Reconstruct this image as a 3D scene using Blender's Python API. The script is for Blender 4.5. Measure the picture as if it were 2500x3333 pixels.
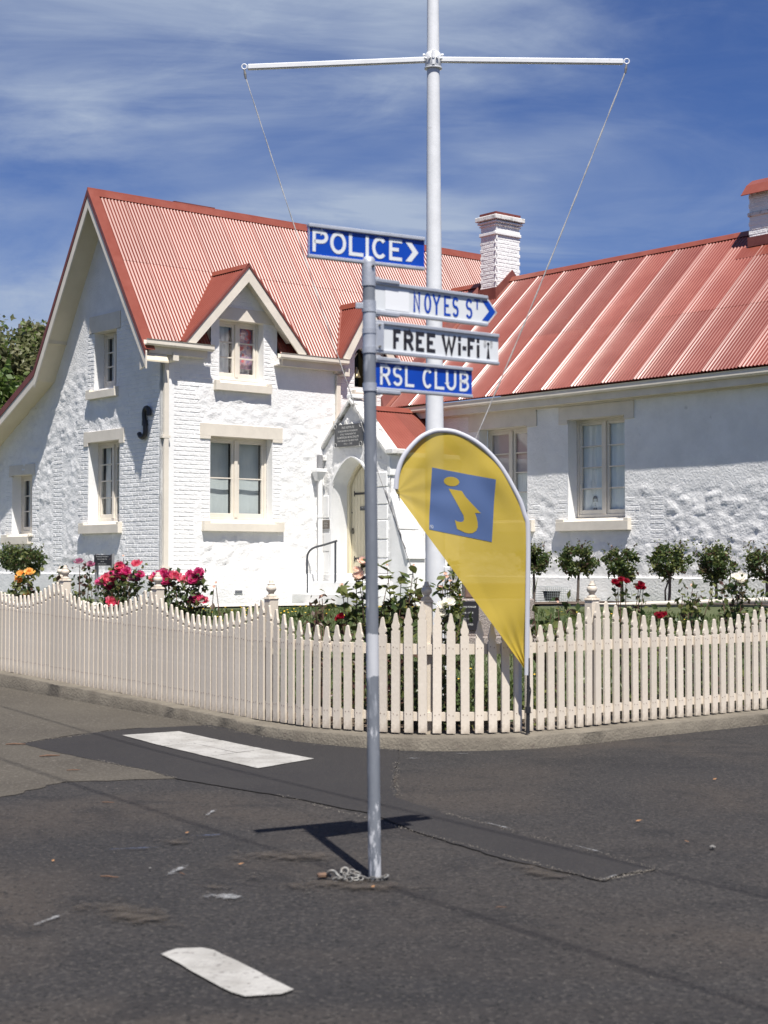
import bpy, bmesh, math, random
import numpy as np
from mathutils import Vector, Matrix
R = math.radians
rnd = random.Random(7)
sc = bpy.context.scene
for o in list(bpy.data.objects):
    bpy.data.objects.remove(o)

# ------------------------------------------------------------------ camera
cam_d = bpy.data.cameras.new('camera'); cam = bpy.data.objects.new('camera', cam_d)
sc.collection.objects.link(cam); sc.camera = cam
cam_d.sensor_fit = 'VERTICAL'; cam_d.sensor_height = 32.0; cam_d.sensor_width = 24.0; cam_d.lens = 50.0
cam.location = (0, 0, 1.515); cam.rotation_euler = (R(90 + 1.853), 0, 0)
cam_d.clip_start = .1; cam_d.clip_end = 6000
cam_d.dof.use_dof = True; cam_d.dof.focus_distance = 25.0; cam_d.dof.aperture_fstop = 4.2

# ------------------------------------------------------------------ sky and sun
EL = R(62.5); AZ = R(166.5)                       # azimuth clockwise from +Y
SUN = Vector((math.sin(AZ) * math.cos(EL), math.cos(AZ) * math.cos(EL), math.sin(EL)))
w = bpy.data.worlds.new('World'); sc.world = w; w.use_nodes = True
nt = w.node_tree; N = nt.nodes; Lk = nt.links; N.clear()
wo = N.new('ShaderNodeOutputWorld'); bg = N.new('ShaderNodeBackground')
sky = N.new('ShaderNodeTexSky'); sky.sky_type = 'NISHITA'; sky.sun_disc = False
sky.sun_elevation = EL; sky.sun_rotation = AZ
sky.altitude = 300; sky.air_density = 1.0; sky.dust_density = 0.1; sky.ozone_density = 4.0
bg.inputs[1].default_value = 0.10
# slightly deeper blue, then thin cirrus laid on a plane high above
gam = N.new('ShaderNodeGamma'); gam.inputs[1].default_value = 1.0
mul = N.new('ShaderNodeMix'); mul.data_type = 'RGBA'; mul.blend_type = 'MULTIPLY'; mul.inputs[0].default_value = 1
mul.inputs[7].default_value = (0.155, 0.27, 0.50, 1)
Lk.new(sky.outputs[0], gam.inputs[0]); Lk.new(gam.outputs[0], mul.inputs[6])
tc = N.new('ShaderNodeTexCoord'); sep = N.new('ShaderNodeSeparateXYZ'); Lk.new(tc.outputs['Generated'], sep.inputs[0])
def wm(op, a, b=None, c=None):
    n = N.new('ShaderNodeMath'); n.operation = op
    for i, x in enumerate((a, b, c)):
        if x is None: continue
        if isinstance(x, (int, float)): n.inputs[i].default_value = x
        else: Lk.new(x, n.inputs[i])
    return n.outputs[0]
zz = wm('ADD', wm('MAXIMUM', sep.outputs[2], 0.0), 0.16)
cx = wm('DIVIDE', sep.outputs[0], zz); cy = wm('DIVIDE', sep.outputs[1], zz)
cmb = N.new('ShaderNodeCombineXYZ'); Lk.new(cx, cmb.inputs[0]); Lk.new(cy, cmb.inputs[1])
def cloud(rot, scale, loc, nscale, detail, rough, dist, lo, hi):
    mp = N.new('ShaderNodeMapping'); mp.inputs['Rotation'].default_value = (0, 0, R(rot))
    mp.inputs['Scale'].default_value = scale; mp.inputs['Location'].default_value = loc
    Lk.new(cmb.outputs[0], mp.inputs[0])
    nz = N.new('ShaderNodeTexNoise'); nz.inputs['Scale'].default_value = nscale; nz.inputs['Detail'].default_value = detail
    nz.inputs['Roughness'].default_value = rough; nz.inputs['Distortion'].default_value = dist
    Lk.new(mp.outputs[0], nz.inputs['Vector'])
    mr = N.new('ShaderNodeMapRange'); mr.interpolation_type = 'SMOOTHSTEP'
    mr.inputs[1].default_value = lo; mr.inputs[2].default_value = hi
    Lk.new(nz.outputs[0], mr.inputs[0]); return mr.outputs[0]
c0 = cloud(30, (0.75, 0.50, 1), (9.9, 11.5, 0), 1.05, 4, .55, .5, .40, .60)         # where the cirrus lies
c1 = cloud(24, (0.9, 1.05, 1), (0.3, 2.1, 0), 1.35, 10, .60, .9, .36, .68)        # soft streaked veil
c2 = cloud(18, (1.2, 2.6, 1), (4.3, .7, 0), 2.2, 12, .66, 1.8, .42, .82)           # fine fibres
low = wm('MULTIPLY', wm('SUBTRACT', 1.0, wm('MINIMUM', wm('MULTIPLY', wm('MAXIMUM', sep.outputs[2], 0.0), 2.5), 1.0)), .72)
veil = wm('MULTIPLY', c0, wm('ADD', wm('MULTIPLY', c1, .80), .06))
cl = wm('ADD', veil, wm('MULTIPLY', wm('MULTIPLY', c2, wm('ADD', c0, .3)), .22))
cl = wm('MINIMUM', wm('ADD', wm('MULTIPLY', cl, .85), wm('MULTIPLY', low, wm('ADD', wm('MULTIPLY', c1, .65), .35))), .9)
cm = N.new('ShaderNodeMix'); cm.data_type = 'RGBA'
cm.inputs[7].default_value = (2.75, 3.25, 4.1, 1)
Lk.new(cl, cm.inputs[0]); Lk.new(mul.outputs[2], cm.inputs[6])
Lk.new(cm.outputs[2], bg.inputs[0]); Lk.new(bg.outputs[0], wo.inputs[0])

sd = bpy.data.lights.new('sun', 'SUN'); sd.energy = 5.0; sd.angle = R(.53); sd.color = (1, .955, .89)
so = bpy.data.objects.new('sun', sd); sc.collection.objects.link(so)
so.rotation_euler = SUN.to_track_quat('Z', 'Y').to_euler(); so.location = (5, -20, 40)

sc.view_settings.view_transform = 'Standard'; sc.view_settings.look = 'None'
sc.view_settings.gamma = 1; sc.view_settings.exposure = 0.68; sc.view_settings.use_curve_mapping = False
sc.cycles.max_bounces = 6; sc.cycles.transparent_max_bounces = 10

# ------------------------------------------------------------------ materials
MATS = {}
def mat(name, col, rough=.6, col2=None, nscale=8, bump=0, bscale=30, metal=0, spec=.5, detail=6, lo=.35, hi=.65, coat=0, fine=None, stretch=(1, 1, 1)):
    m = bpy.data.materials.new(name); m.use_nodes = True; t = m.node_tree; n = t.nodes; l = t.links
    p = n['Principled BSDF']
    p.inputs['Roughness'].default_value = rough; p.inputs['Metallic'].default_value = metal
    p.inputs['Specular IOR Level'].default_value = spec; p.inputs['Coat Weight'].default_value = coat
    p.inputs['Base Color'].default_value = (*col, 1)
    co = n.new('ShaderNodeTexCoord'); mp = n.new('ShaderNodeMapping'); l.new(co.outputs['Object'], mp.inputs[0])
    mp.inputs['Scale'].default_value = stretch
    cur = None
    if col2:
        nz = n.new('ShaderNodeTexNoise'); nz.inputs['Scale'].default_value = nscale; nz.inputs['Detail'].default_value = detail
        nz.inputs['Roughness'].default_value = .65
        l.new(mp.outputs[0], nz.inputs['Vector'])
        mr = n.new('ShaderNodeMapRange'); mr.inputs[1].default_value = lo; mr.inputs[2].default_value = hi
        l.new(nz.outputs[0], mr.inputs[0])
        mx = n.new('ShaderNodeMix'); mx.data_type = 'RGBA'; l.new(mr.outputs[0], mx.inputs[0])
        mx.inputs[6].default_value = (*col, 1); mx.inputs[7].default_value = (*col2, 1)
        cur = mx.outputs[2]; l.new(cur, p.inputs['Base Color'])
    if fine:                      # (colour, scale, lo, hi): a second, finer set of specks
        nz = n.new('ShaderNodeTexNoise'); nz.inputs['Scale'].default_value = fine[1]; nz.inputs['Detail'].default_value = 3
        l.new(mp.outputs[0], nz.inputs['Vector'])
        mr = n.new('ShaderNodeMapRange'); mr.inputs[1].default_value = fine[2]; mr.inputs[2].default_value = fine[3]
        l.new(nz.outputs[0], mr.inputs[0])
        mx = n.new('ShaderNodeMix'); mx.data_type = 'RGBA'; l.new(mr.outputs[0], mx.inputs[0])
        if cur: l.new(cur, mx.inputs[6])
        else: mx.inputs[6].default_value = (*col, 1)
        mx.inputs[7].default_value = (*fine[0], 1); l.new(mx.outputs[2], p.inputs['Base Color'])
    if bump:
        nb = n.new('ShaderNodeTexNoise'); nb.inputs['Scale'].default_value = bscale; nb.inputs['Detail'].default_value = 6
        l.new(mp.outputs[0], nb.inputs['Vector'])
        b = n.new('ShaderNodeBump'); b.inputs['Strength'].default_value = bump; b.inputs['Distance'].default_value = .02
        l.new(nb.outputs[0], b.inputs['Height']); l.new(b.outputs[0], p.inputs['Normal'])
    MATS[name] = m; return m
def leafmat(name, c1, c2, trans=.35, rough=.45, nscale=3):
    m = mat(name, c1, rough, c2, nscale, detail=3, lo=.4, hi=.6, spec=.4)
    t = m.node_tree; n = t.nodes; l = t.links; p = n['Principled BSDF']
    tr = n.new('ShaderNodeBsdfTranslucent'); mx = n.new('ShaderNodeMixShader'); mx.inputs[0].default_value = trans
    src = p.inputs['Base Color'].links[0].from_socket
    hs = n.new('ShaderNodeHueSaturation'); hs.inputs['Value'].default_value = 1.6; l.new(src, hs.inputs['Color'])
    l.new(hs.outputs[0], tr.inputs[0])
    l.new(p.outputs[0], mx.inputs[1]); l.new(tr.outputs[0], mx.inputs[2]); l.new(mx.outputs[0], n['Material Output'].inputs[0])
    return m
WHITE = mat('white_paint_wall', (.80, .795, .785), .8, (.71, .705, .695), 2.2, .6, 26, fine=((.55, .54, .52), 5, .70, .80))
WHITES = mat('white_paint_smooth', (.80, .80, .79), .65, (.74, .74, .73), 3, .15, 25)
CREAM = mat('cream_paint', (.70, .645, .555), .5, (.62, .57, .49), 3, .06, 30)
SOFFIT = mat('soffit_paint', (.66, .59, .45), .55, (.60, .53, .40), 2)
REDROOF = mat('red_corrugated_iron', (.185, .043, .027), .25, (.22, .062, .042), 1.5, spec=.9)
REDMAIN = mat('red_corrugated_iron_main', (.185, .043, .027), .36, (.22, .060, .041), 1.5, spec=.32)
REDFLASH = mat('red_flashing', (.195, .047, .027), .38, (.23, .065, .042), 3, .05, 20, spec=.6)
DARKRED = mat('dark_red_flashing', (.14, .035, .028), .5, (.19, .06, .045), 4, .1, 20)
FENCEP = mat('cream_fence_paint', (.70, .625, .525), .55, (.64, .565, .465), 6, .12, 60, fine=((.42, .34, .26), 14, .70, .78), stretch=(2, 2, .6))
def weather(m):
    t = m.node_tree; n = t.nodes; l = t.links; p = n['Principled BSDF']; src = p.inputs['Base Color'].links[0].from_socket
    oi = n.new('ShaderNodeObjectInfo'); mr = n.new('ShaderNodeMapRange'); mr.inputs[3].default_value = .90; mr.inputs[4].default_value = 1.04; l.new(oi.outputs['Random'], mr.inputs[0])
    hs = n.new('ShaderNodeHueSaturation'); l.new(mr.outputs[0], hs.inputs['Value']); l.new(src, hs.inputs['Color'])
    co = n.new('ShaderNodeTexCoord'); sx = n.new('ShaderNodeSeparateXYZ'); l.new(co.outputs['Object'], sx.inputs[0])
    nz = n.new('ShaderNodeTexNoise'); nz.inputs['Scale'].default_value = 16; nz.inputs['Detail'].default_value = 6; l.new(co.outputs['Object'], nz.inputs[0])
    # splashed soil on the feet of the boards, ragged upper limit
    a = n.new('ShaderNodeMath'); a.operation = 'MULTIPLY_ADD'; a.inputs[1].default_value = -.34; a.inputs[2].default_value = .17; l.new(nz.outputs[0], a.inputs[0])
    b = n.new('ShaderNodeMath'); b.operation = 'ADD'; l.new(a.outputs[0], b.inputs[0]); l.new(sx.outputs[2], b.inputs[1])
    r = n.new('ShaderNodeMapRange'); r.inputs[1].default_value = .075; r.inputs[2].default_value = .0; r.inputs[3].default_value = 0; r.inputs[4].default_value = .55; l.new(b.outputs[0], r.inputs[0])
    mx = n.new('ShaderNodeMix'); mx.data_type = 'RGBA'; l.new(r.outputs[0], mx.inputs[0]); l.new(hs.outputs[0], mx.inputs[6]); mx.inputs[7].default_value = (.30, .245, .185, 1); l.new(mx.outputs[2], p.inputs['Base Color'])
weather(FENCEP)
NAIL = mat('rusty_nail', (.16, .09, .06), .8)
KERB = mat('kerb_concrete', (.165, .145, .113), .9, (.11, .095, .074), 3.5, .6, 45, fine=((.12, .10, .08), 16, .62, .72))
CONC = mat('path_concrete', (.52, .50, .46), .9, (.44, .42, .38), 2, .3, 40)
STEPC = mat('step_painted_concrete', (.66, .66, .65), .8, (.58, .58, .57), 4, .3, 40)
ASPHP = mat('pale_asphalt', (.082, .073, .059), .92, (.057, .050, .041), .8, .9, 40, spec=.25, lo=.3, hi=.7, fine=((.125, .112, .096), 45, .52, .72))
ASPHD = mat('smooth_asphalt', (.0215, .020, .021), .9, (.029, .027, .0265), 1.1, .8, 60, spec=.3, lo=.3, hi=.7, fine=((.043, .039, .037), 55, .54, .74))
def asphalt():
    m = mat('coarse_asphalt', (.021, .0198, .0205), .9, (.032, .0295, .0285), .75, 0, spec=.3, lo=.3, hi=.72, fine=((.052, .047, .043), 38, .50, .74)); t = m.node_tree; n = t.nodes; l = t.links; p = n['Principled BSDF']
    src = p.inputs['Base Color'].links[0].from_socket; co = n.new('ShaderNodeTexCoord')
    def nz(sc_, det, lo, hi, dist=0):
        a = n.new('ShaderNodeTexNoise'); a.inputs['Scale'].default_value = sc_; a.inputs['Detail'].default_value = det; a.inputs['Distortion'].default_value = dist; l.new(co.outputs['Object'], a.inputs[0])
        r_ = n.new('ShaderNodeMapRange'); r_.inputs[1].default_value = lo; r_.inputs[2].default_value = hi; l.new(a.outputs[0], r_.inputs[0]); return r_.outputs[0]
    def mixc(f, a, col, mode='MIX', k=1):
        x = n.new('ShaderNodeMix'); x.data_type = 'RGBA'; x.blend_type = mode
        if k != 1:
            q = n.new('ShaderNodeMath'); q.operation = 'MULTIPLY'; q.inputs[1].default_value = k; l.new(f, q.inputs[0]); f = q.outputs[0]
        l.new(f, x.inputs[0]); l.new(a, x.inputs[6]); x.inputs[7].default_value = (*col, 1); return x.outputs[2]
    c = mixc(nz(.42, 6, .44, .64, .8), src, (.050, .041, .034), k=.75); c = mixc(nz(.23, 3, .50, .62, .4), c, (.017, .0168, .0185), k=.55)            # brownish worn areas
    c = mixc(nz(1.7, 8, .52, .66, 1.0), c, (.0145, .014, .015), k=.6)              # darker tar rich blotches
    vo = n.new('ShaderNodeTexVoronoi'); vo.inputs['Scale'].default_value = 70; l.new(co.outputs['Object'], vo.inputs[0])
    sp = n.new('ShaderNodeSeparateColor'); l.new(vo.outputs['Color'], sp.inputs[0]); r2 = n.new('ShaderNodeMapRange'); r2.inputs[1].default_value = .80; r2.inputs[2].default_value = .97; l.new(sp.outputs[0], r2.inputs[0])
    c = mixc(r2.outputs[0], c, (.085, .077, .070), k=.45)                           # pale stones in the seal
    r3 = n.new('ShaderNodeMapRange'); r3.inputs[1].default_value = .82; r3.inputs[2].default_value = .95; l.new(sp.outputs[1], r3.inputs[0]); c = mixc(r3.outputs[0], c, (.009, .009, .009), k=.8)
    l.new(c, p.inputs['Base Color'])
    b = n.new('ShaderNodeBump'); b.inputs['Strength'].default_value = .6; b.inputs['Distance'].default_value = .010; l.new(vo.outputs['Distance'], b.inputs['Height']); b2 = n.new('ShaderNodeBump'); b2.inputs['Strength'].default_value = .7; b2.inputs['Distance'].default_value = .02
    a = n.new('ShaderNodeTexNoise'); a.inputs['Scale'].default_value = 24; a.inputs['Detail'].default_value = 5; l.new(co.outputs['Object'], a.inputs[0]); l.new(a.outputs[0], b2.inputs['Height']); l.new(b.outputs[0], b2.inputs['Normal']); l.new(b2.outputs[0], p.inputs['Normal'])
    return m
ASPH = asphalt()
def worn(name, col, thr, nscale):
    """thin worn paint or dust: opaque only where the noise and the distance from the middle leave it"""
    m = mat(name, col, .95, tuple(c * .75 for c in col), 20); t = m.node_tree; n = t.nodes; l = t.links; p = n['Principled BSDF']
    uv = n.new('ShaderNodeTexCoord'); vm = n.new('ShaderNodeVectorMath'); vm.operation = 'MULTIPLY_ADD'; vm.inputs[1].default_value = (2, 2, 0); vm.inputs[2].default_value = (-1, -1, 0); l.new(uv.outputs['Generated'], vm.inputs[0])
    ln = n.new('ShaderNodeVectorMath'); ln.operation = 'LENGTH'; l.new(vm.outputs[0], ln.inputs[0])
    nz = n.new('ShaderNodeTexNoise'); nz.inputs['Scale'].default_value = nscale; nz.inputs['Detail'].default_value = 8; nz.inputs['Roughness'].default_value = .75; l.new(uv.outputs['Object'], nz.inputs[0])
    a = n.new('ShaderNodeMath'); a.operation = 'MULTIPLY_ADD'; a.inputs[1].default_value = -.42; l.new(ln.outputs['Value'], a.inputs[0]); l.new(nz.outputs[0], a.inputs[2])
    r = n.new('ShaderNodeMapRange'); r.inputs[1].default_value = thr; r.inputs[2].default_value = thr + .26; l.new(a.outputs[0], r.inputs[0])
    tr = n.new('ShaderNodeBsdfTransparent'); mx = n.new('ShaderNodeMixShader'); l.new(r.outputs[0], mx.inputs[0]); l.new(tr.outputs[0], mx.inputs[1]); l.new(p.outputs[0], mx.inputs[2]); l.new(mx.outputs[0], n['Material Output'].inputs[0]); return m
PAINT = mat('road_paint', (.36, .35, .33), .8, (.28, .27, .25), 4, .8, 45, lo=.42, hi=.6, fine=((.16, .15, .14), 30, .62, .70))
CHALK = worn('chalk_paint', (.30, .305, .31), .30, 26)
DUST = worn('sand_dust', (.070, .057, .045), .33, 9)
GALV = mat('galvanised_steel', (.20, .215, .24), .5, (.155, .17, .195), 9, .1, 60, metal=0, fine=((.47, .49, .52), 24, .60, .74), stretch=(1, 1, .25))
ALU = mat('aluminium_frame', (.50, .52, .56), .42, (.42, .44, .48), 12, metal=.35)
CLAMP = mat('cast_clamp', (.46, .48, .52), .45, (.38, .40, .44), 20, .1, 80, metal=.4)
BLUE = mat('sign_blue', (.002, .045, .34), .35, (.003, .053, .38), 5, spec=.5)
SIGNW = mat('sign_white', (.66, .68, .69), .35, (.62, .64, .65), 5)
BLACKP = mat('black_print', (.018, .016, .02), .5)
POLEW = mat('flagpole_white', (.70, .71, .72), .38, (.62, .63, .64), 5, .05, 30, fine=((.45, .45, .44), 11, .70, .80))
ROPE = mat('braided_rope', (.45, .44, .42), .8, (.25, .245, .24), 60)
CHAINM = mat('galvanised_chain', (.20, .205, .20), .55, (.13, .115, .10), 25, metal=.2)
RUST = mat('rusty_iron', (.17, .10, .06), .8, (.09, .055, .04), 14)
BLACKI = mat('black_iron', (.018, .018, .02), .45, (.03, .028, .027), 12, .1, 40)
DGREY = mat('dark_grey_paint', (.05, .055, .065), .4)
PLAQ = mat('slate_tablet', (.055, .058, .065), .5, (.075, .078, .085), 10)
BRONZE = mat('bronze_plaque', (.23, .20, .17), .45, (.17, .15, .13), 12, metal=.3)
LETTER = mat('incised_letter', (.55, .55, .53), .7)
DOOR = mat('cream_door', (.72, .655, .48), .55, (.66, .59, .42), 6, .08, 40, stretch=(1, 1, .3))
GRAN = mat('pebble_concrete', (.34, .29, .26), .9, (.20, .165, .15), 60, .8, 70, fine=((.50, .46, .42), 90, .58, .66))
BROWNG = mat('brown_granite', (.14, .085, .065), .5, (.19, .12, .095), 40)
CURT = mat('lace_curtain', (.80, .82, .82), .9, (.70, .72, .72), 5, .2, 20, stretch=(4, 4, .5))
BLIND = mat('roller_blind', (.55, .58, .58), .85, (.50, .53, .53), 3, stretch=(6, 6, 1))
PINKB = mat('pink_blind', (.66, .55, .53), .9, (.60, .50, .49), 3)
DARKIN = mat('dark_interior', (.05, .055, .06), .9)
BARK = mat('rose_bark', (.085, .068, .055), .9, (.14, .115, .10), 20, .5, 50)
STEM = mat('rose_stem', (.10, .085, .045), .7, (.13, .05, .04), 12)
SOIL = mat('garden_soil', (.085, .062, .045), .95, (.14, .105, .075), 9, .8, 35)
LAWN = mat('lawn_ground', (.055, .075, .026), .95, (.085, .095, .04), 3, .8, 60)
MULCH = mat('bark_mulch', (.13, .09, .065), .95, (.07, .05, .038), 25, .9, 40)
GRASS = leafmat('grass_blade', (.07, .115, .03), (.11, .13, .045), .3, .5, 2)
LEAFD = leafmat('rose_leaf_dark', (.040, .068, .022), (.068, .092, .030), .30, .38, 5)
LEAFR = leafmat('rose_leaf_red', (.085, .035, .030), (.075, .06, .03), .3, .4, 5)
LEAFL = leafmat('rose_leaf_light', (.10, .13, .035), (.16, .165, .055), .40, .42, 5)
TREEL = leafmat('tree_leaf_bright', (.075, .125, .026), (.115, .155, .036), .35, .45, 1.2)
TREEO = leafmat('tree_leaf_olive', (.135, .15, .065), (.17, .165, .09), .35, .5, 1.2)
CONIF = leafmat('conifer_leaf', (.075, .10, .02), (.12, .13, .025), .3, .5, 6)
P_PINK = leafmat('petal_pink', (.50, .018, .14), (.64, .14, .28), .35, .5, 9)
P_CORAL = leafmat('petal_coral', (.60, .055, .13), (.72, .26, .30), .35, .5, 9)
P_MAUVE = leafmat('petal_mauve', (.32, .08, .16), (.50, .28, .34), .3, .5, 9)
P_YEL = leafmat('petal_apricot', (.80, .44, .10), (.85, .60, .25), .4, .5, 8)
P_PALE = leafmat('petal_blush', (.78, .58, .47), (.82, .70, .62), .4, .5, 8)
P_WHITE = leafmat('petal_white', (.80, .77, .69), (.84, .82, .78), .4, .5, 8)
P_RED = leafmat('petal_crimson', (.28, .006, .022), (.18, .004, .018), .25, .5, 9)
P_DAND = leafmat('petal_yellow', (.85, .60, .02), (.85, .65, .05), .3, .5, 8)
WIRE = mat('galvanised_wire', (.32, .36, .37), .5, metal=.5)
BLACKB = mat('black_plastic', (.02, .02, .022), .5)
BARKW = mat('twig_wood', (.16, .085, .05), .9, (.10, .06, .04), 30)
DRYL = mat('dry_leaf', (.33, .17, .07), .8, (.22, .11, .05), 20)
PEB = mat('pale_pebble', (.24, .215, .18), .9, (.09, .08, .07), 30, lo=.42, hi=.58)
ORANGE = mat('orange_hose', (.75, .22, .06), .5)
BELL = mat('old_brass', (.45, .38, .22), .35, (.25, .2, .12), 10, metal=.8)
TIMBER = mat('grey_timber_post', (.23, .23, .24), .85, (.17, .17, .175), 9, .3, 30, stretch=(3, 3, .4))
LICH = mat('lichen_render', (.62, .61, .58), .85, (.70, .69, .67), 5, .3, 30, fine=((.16, .155, .14), 6, .55, .70))

def glassmat():
    m = bpy.data.materials.new('window_glass'); m.use_nodes = True; t = m.node_tree; n = t.nodes; l = t.links
    n.remove(n['Principled BSDF'])
    tr = n.new('ShaderNodeBsdfTransparent'); tr.inputs[0].default_value = (.90, .93, .93, 1)
    gl = n.new('ShaderNodeBsdfGlossy'); gl.inputs['Roughness'].default_value = .03
    tx = n.new('ShaderNodeTexCoord'); nz = n.new('ShaderNodeTexNoise'); nz.inputs['Scale'].default_value = 2.5
    b = n.new('ShaderNodeBump'); b.inputs['Strength'].default_value = .12; b.inputs['Distance'].default_value = .02
    l.new(tx.outputs['Object'], nz.inputs[0]); l.new(nz.outputs[0], b.inputs['Height'])
    l.new(b.outputs[0], gl.inputs['Normal'])
    ge = n.new('ShaderNodeNewGeometry'); dt = n.new('ShaderNodeVectorMath'); dt.operation = 'DOT_PRODUCT'
    l.new(ge.outputs['Incoming'], dt.inputs[0]); l.new(ge.outputs['Normal'], dt.inputs[1])
    def M_(op, a, b):
        k = n.new('ShaderNodeMath'); k.operation = op
        for q, x in enumerate((a, b)):
            if isinstance(x, (int, float)): k.inputs[q].default_value = x
            elif x is not None: l.new(x, k.inputs[q])
        return k.outputs[0]
    c_ = M_('SUBTRACT', 1.0, M_('ABSOLUTE', dt.outputs['Value'], 0)); ad = n.new('ShaderNodeMath'); ad.operation = 'MULTIPLY_ADD'
    l.new(M_('POWER', c_, 5.0), ad.inputs[0]); ad.inputs[1].default_value = .92; ad.inputs[2].default_value = .07
    mx = n.new('ShaderNodeMixShader'); l.new(ad.outputs[0], mx.inputs[0]); l.new(tr.outputs[0], mx.inputs[1]); l.new(gl.outputs[0], mx.inputs[2])
    l.new(mx.outputs[0], n['Material Output'].inputs[0]); return m
GLASS = glassmat()
def fabric(name, col, col2, trans, see):
    m = bpy.data.materials.new(name); m.use_nodes = True; t = m.node_tree; n = t.nodes; l = t.links
    p = n['Principled BSDF']; p.inputs['Roughness'].default_value = .55
    tx = n.new('ShaderNodeTexCoord'); nz = n.new('ShaderNodeTexNoise'); nz.inputs['Scale'].default_value = 3; nz.inputs['Detail'].default_value = 4
    l.new(tx.outputs['Object'], nz.inputs[0])
    mx = n.new('ShaderNodeMix'); mx.data_type = 'RGBA'; mx.inputs[6].default_value = (*col, 1); mx.inputs[7].default_value = (*col2, 1)
    l.new(nz.outputs[0], mx.inputs[0]); l.new(mx.outputs[2], p.inputs['Base Color'])
    tl = n.new('ShaderNodeBsdfTranslucent'); l.new(mx.outputs[2], tl.inputs[0])
    ts = n.new('ShaderNodeBsdfTransparent'); ts.inputs[0].default_value = (*[.5 + .5 * c for c in col], 1)
    m1 = n.new('ShaderNodeMixShader'); m1.inputs[0].default_value = trans
    m2 = n.new('ShaderNodeMixShader'); m2.inputs[0].default_value = see
    l.new(p.outputs[0], m1.inputs[1]); l.new(tl.outputs[0], m1.inputs[2])
    l.new(m1.outputs[0], m2.inputs[1]); l.new(ts.outputs[0], m2.inputs[2]); l.new(m2.outputs[0], n['Material Output'].inputs[0])
    return m
FLAGY = fabric('flag_yellow', (.50, .36, .032), (.56, .41, .055), .22, .10)
FLAGB = fabric('flag_blue', (.085, .145, .32), (.10, .165, .36), .25, .06)
FLAGW = fabric('flag_sleeve_white', (.62, .63, .68), (.56, .57, .62), .2, .0)

# ------------------------------------------------------------------ mesh helpers
C = sc.collection
class MB:
    def __init__(s): s.v = []; s.f = []
    def add(s, vs, fs):
        k = len(s.v); s.v += [tuple(map(float, p)) for p in vs]; s.f += [tuple(i + k for i in f) for f in fs]; return s
    def box(s, c, d, m=None):                       # centre, full size, optional 3x3/4x4 matrix about the centre
        hx, hy, hz = d[0] / 2, d[1] / 2, d[2] / 2
        p = [Vector((x, y, z)) for z in (-hz, hz) for y in (-hy, hy) for x in (-hx, hx)]
        if m is not None: p = [m @ q for q in p]
        return s.add([q + Vector(c) for q in p], [(0, 2, 3, 1), (4, 5, 7, 6), (0, 1, 5, 4), (2, 6, 7, 3), (0, 4, 6, 2), (1, 3, 7, 5)])
    def hexa(s, p):                                 # 8 corners: bottom ring 0-3, top ring 4-7
        return s.add(p, [(3, 2, 1, 0), (4, 5, 6, 7), (0, 1, 5, 4), (1, 2, 6, 5), (2, 3, 7, 6), (3, 0, 4, 7)])
    def tube(s, pts, r, n=8, caps=True):
        pts = [Vector(p) for p in pts]; rs = r if isinstance(r, (list, tuple)) else [r] * len(pts)
        ring = []; up = None
        for i, p in enumerate(pts):
            d = (pts[min(i + 1, len(pts) - 1)] - pts[max(i - 1, 0)]).normalized()
            if up is None or abs(up.dot(d)) > .99: up = Vector((0, 0, 1)) if abs(d.z) < .9 else Vector((1, 0, 0))
            a = d.cross(up).normalized(); b = a.cross(d).normalized(); up = b
            ring.append([p + (a * math.cos(2 * math.pi * k / n) + b * math.sin(2 * math.pi * k / n)) * rs[i] for k in range(n)])
        vs = [q for rr in ring for q in rr]; fs = []
        for i in range(len(pts) - 1):
            for k in range(n):
                fs.append((i * n + k, i * n + (k + 1) % n, (i + 1) * n + (k + 1) % n, (i + 1) * n + k))
        if caps: fs += [tuple(range(n))[::-1], tuple((len(pts) - 1) * n + k for k in range(n))]
        return s.add(vs, fs)
    def lathe(s, prof, c=(0, 0, 0), n=16):          # prof: (r, z)
        vs = [(c[0] + r * math.cos(2 * math.pi * k / n), c[1] + r * math.sin(2 * math.pi * k / n), c[2] + z) for r, z in prof for k in range(n)]
        fs = [(i * n + k, i * n + (k + 1) % n, (i + 1) * n + (k + 1) % n, (i + 1) * n + k) for i in range(len(prof) - 1) for k in range(n)]
        fs += [tuple(range(n))[::-1], tuple((len(prof) - 1) * n + k for k in range(n))]
        return s.add(vs, fs)
    def prism(s, pts, ex):                          # polygon (3D points), extruded by vector ex
        n = len(pts); p = [Vector(q) for q in pts]; e = Vector(ex)
        vs = p + [q + e for q in p]
        return s.add(vs, [tuple(range(n))[::-1], tuple(range(n, 2 * n))] + [(i, (i + 1) % n, n + (i + 1) % n, n + i) for i in range(n)])
    def mesh(s, name, m=None, smooth=False, fix=True, bevel=0):
        me = bpy.data.meshes.new(name); me.from_pydata(s.v, [], s.f)
        if fix or bevel:
            b = bmesh.new(); b.from_mesh(me)
            if fix: bmesh.ops.recalc_face_normals(b, faces=b.faces)
            if smooth:
                for e in b.edges:
                    if len(e.link_faces) == 2 and e.calc_face_angle(0) > .9: e.smooth = False
            if bevel:
                bmesh.ops.bevel(b, geom=[e for e in b.edges if len(e.link_faces) == 2 and e.calc_face_angle(0) > .6], offset=bevel, segments=1, affect='EDGES', clamp_overlap=True)
            b.to_mesh(me); b.free()
        if smooth: me.polygons.foreach_set('use_smooth', [True] * len(me.polygons))
        if m: me.materials.append(m)
        return me
    def build(s, name, m=None, parent=None, smooth=False, fix=True, bevel=0, **kw):
        return link(name, s.mesh(name, m, smooth, fix, bevel), parent, **kw)
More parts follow.
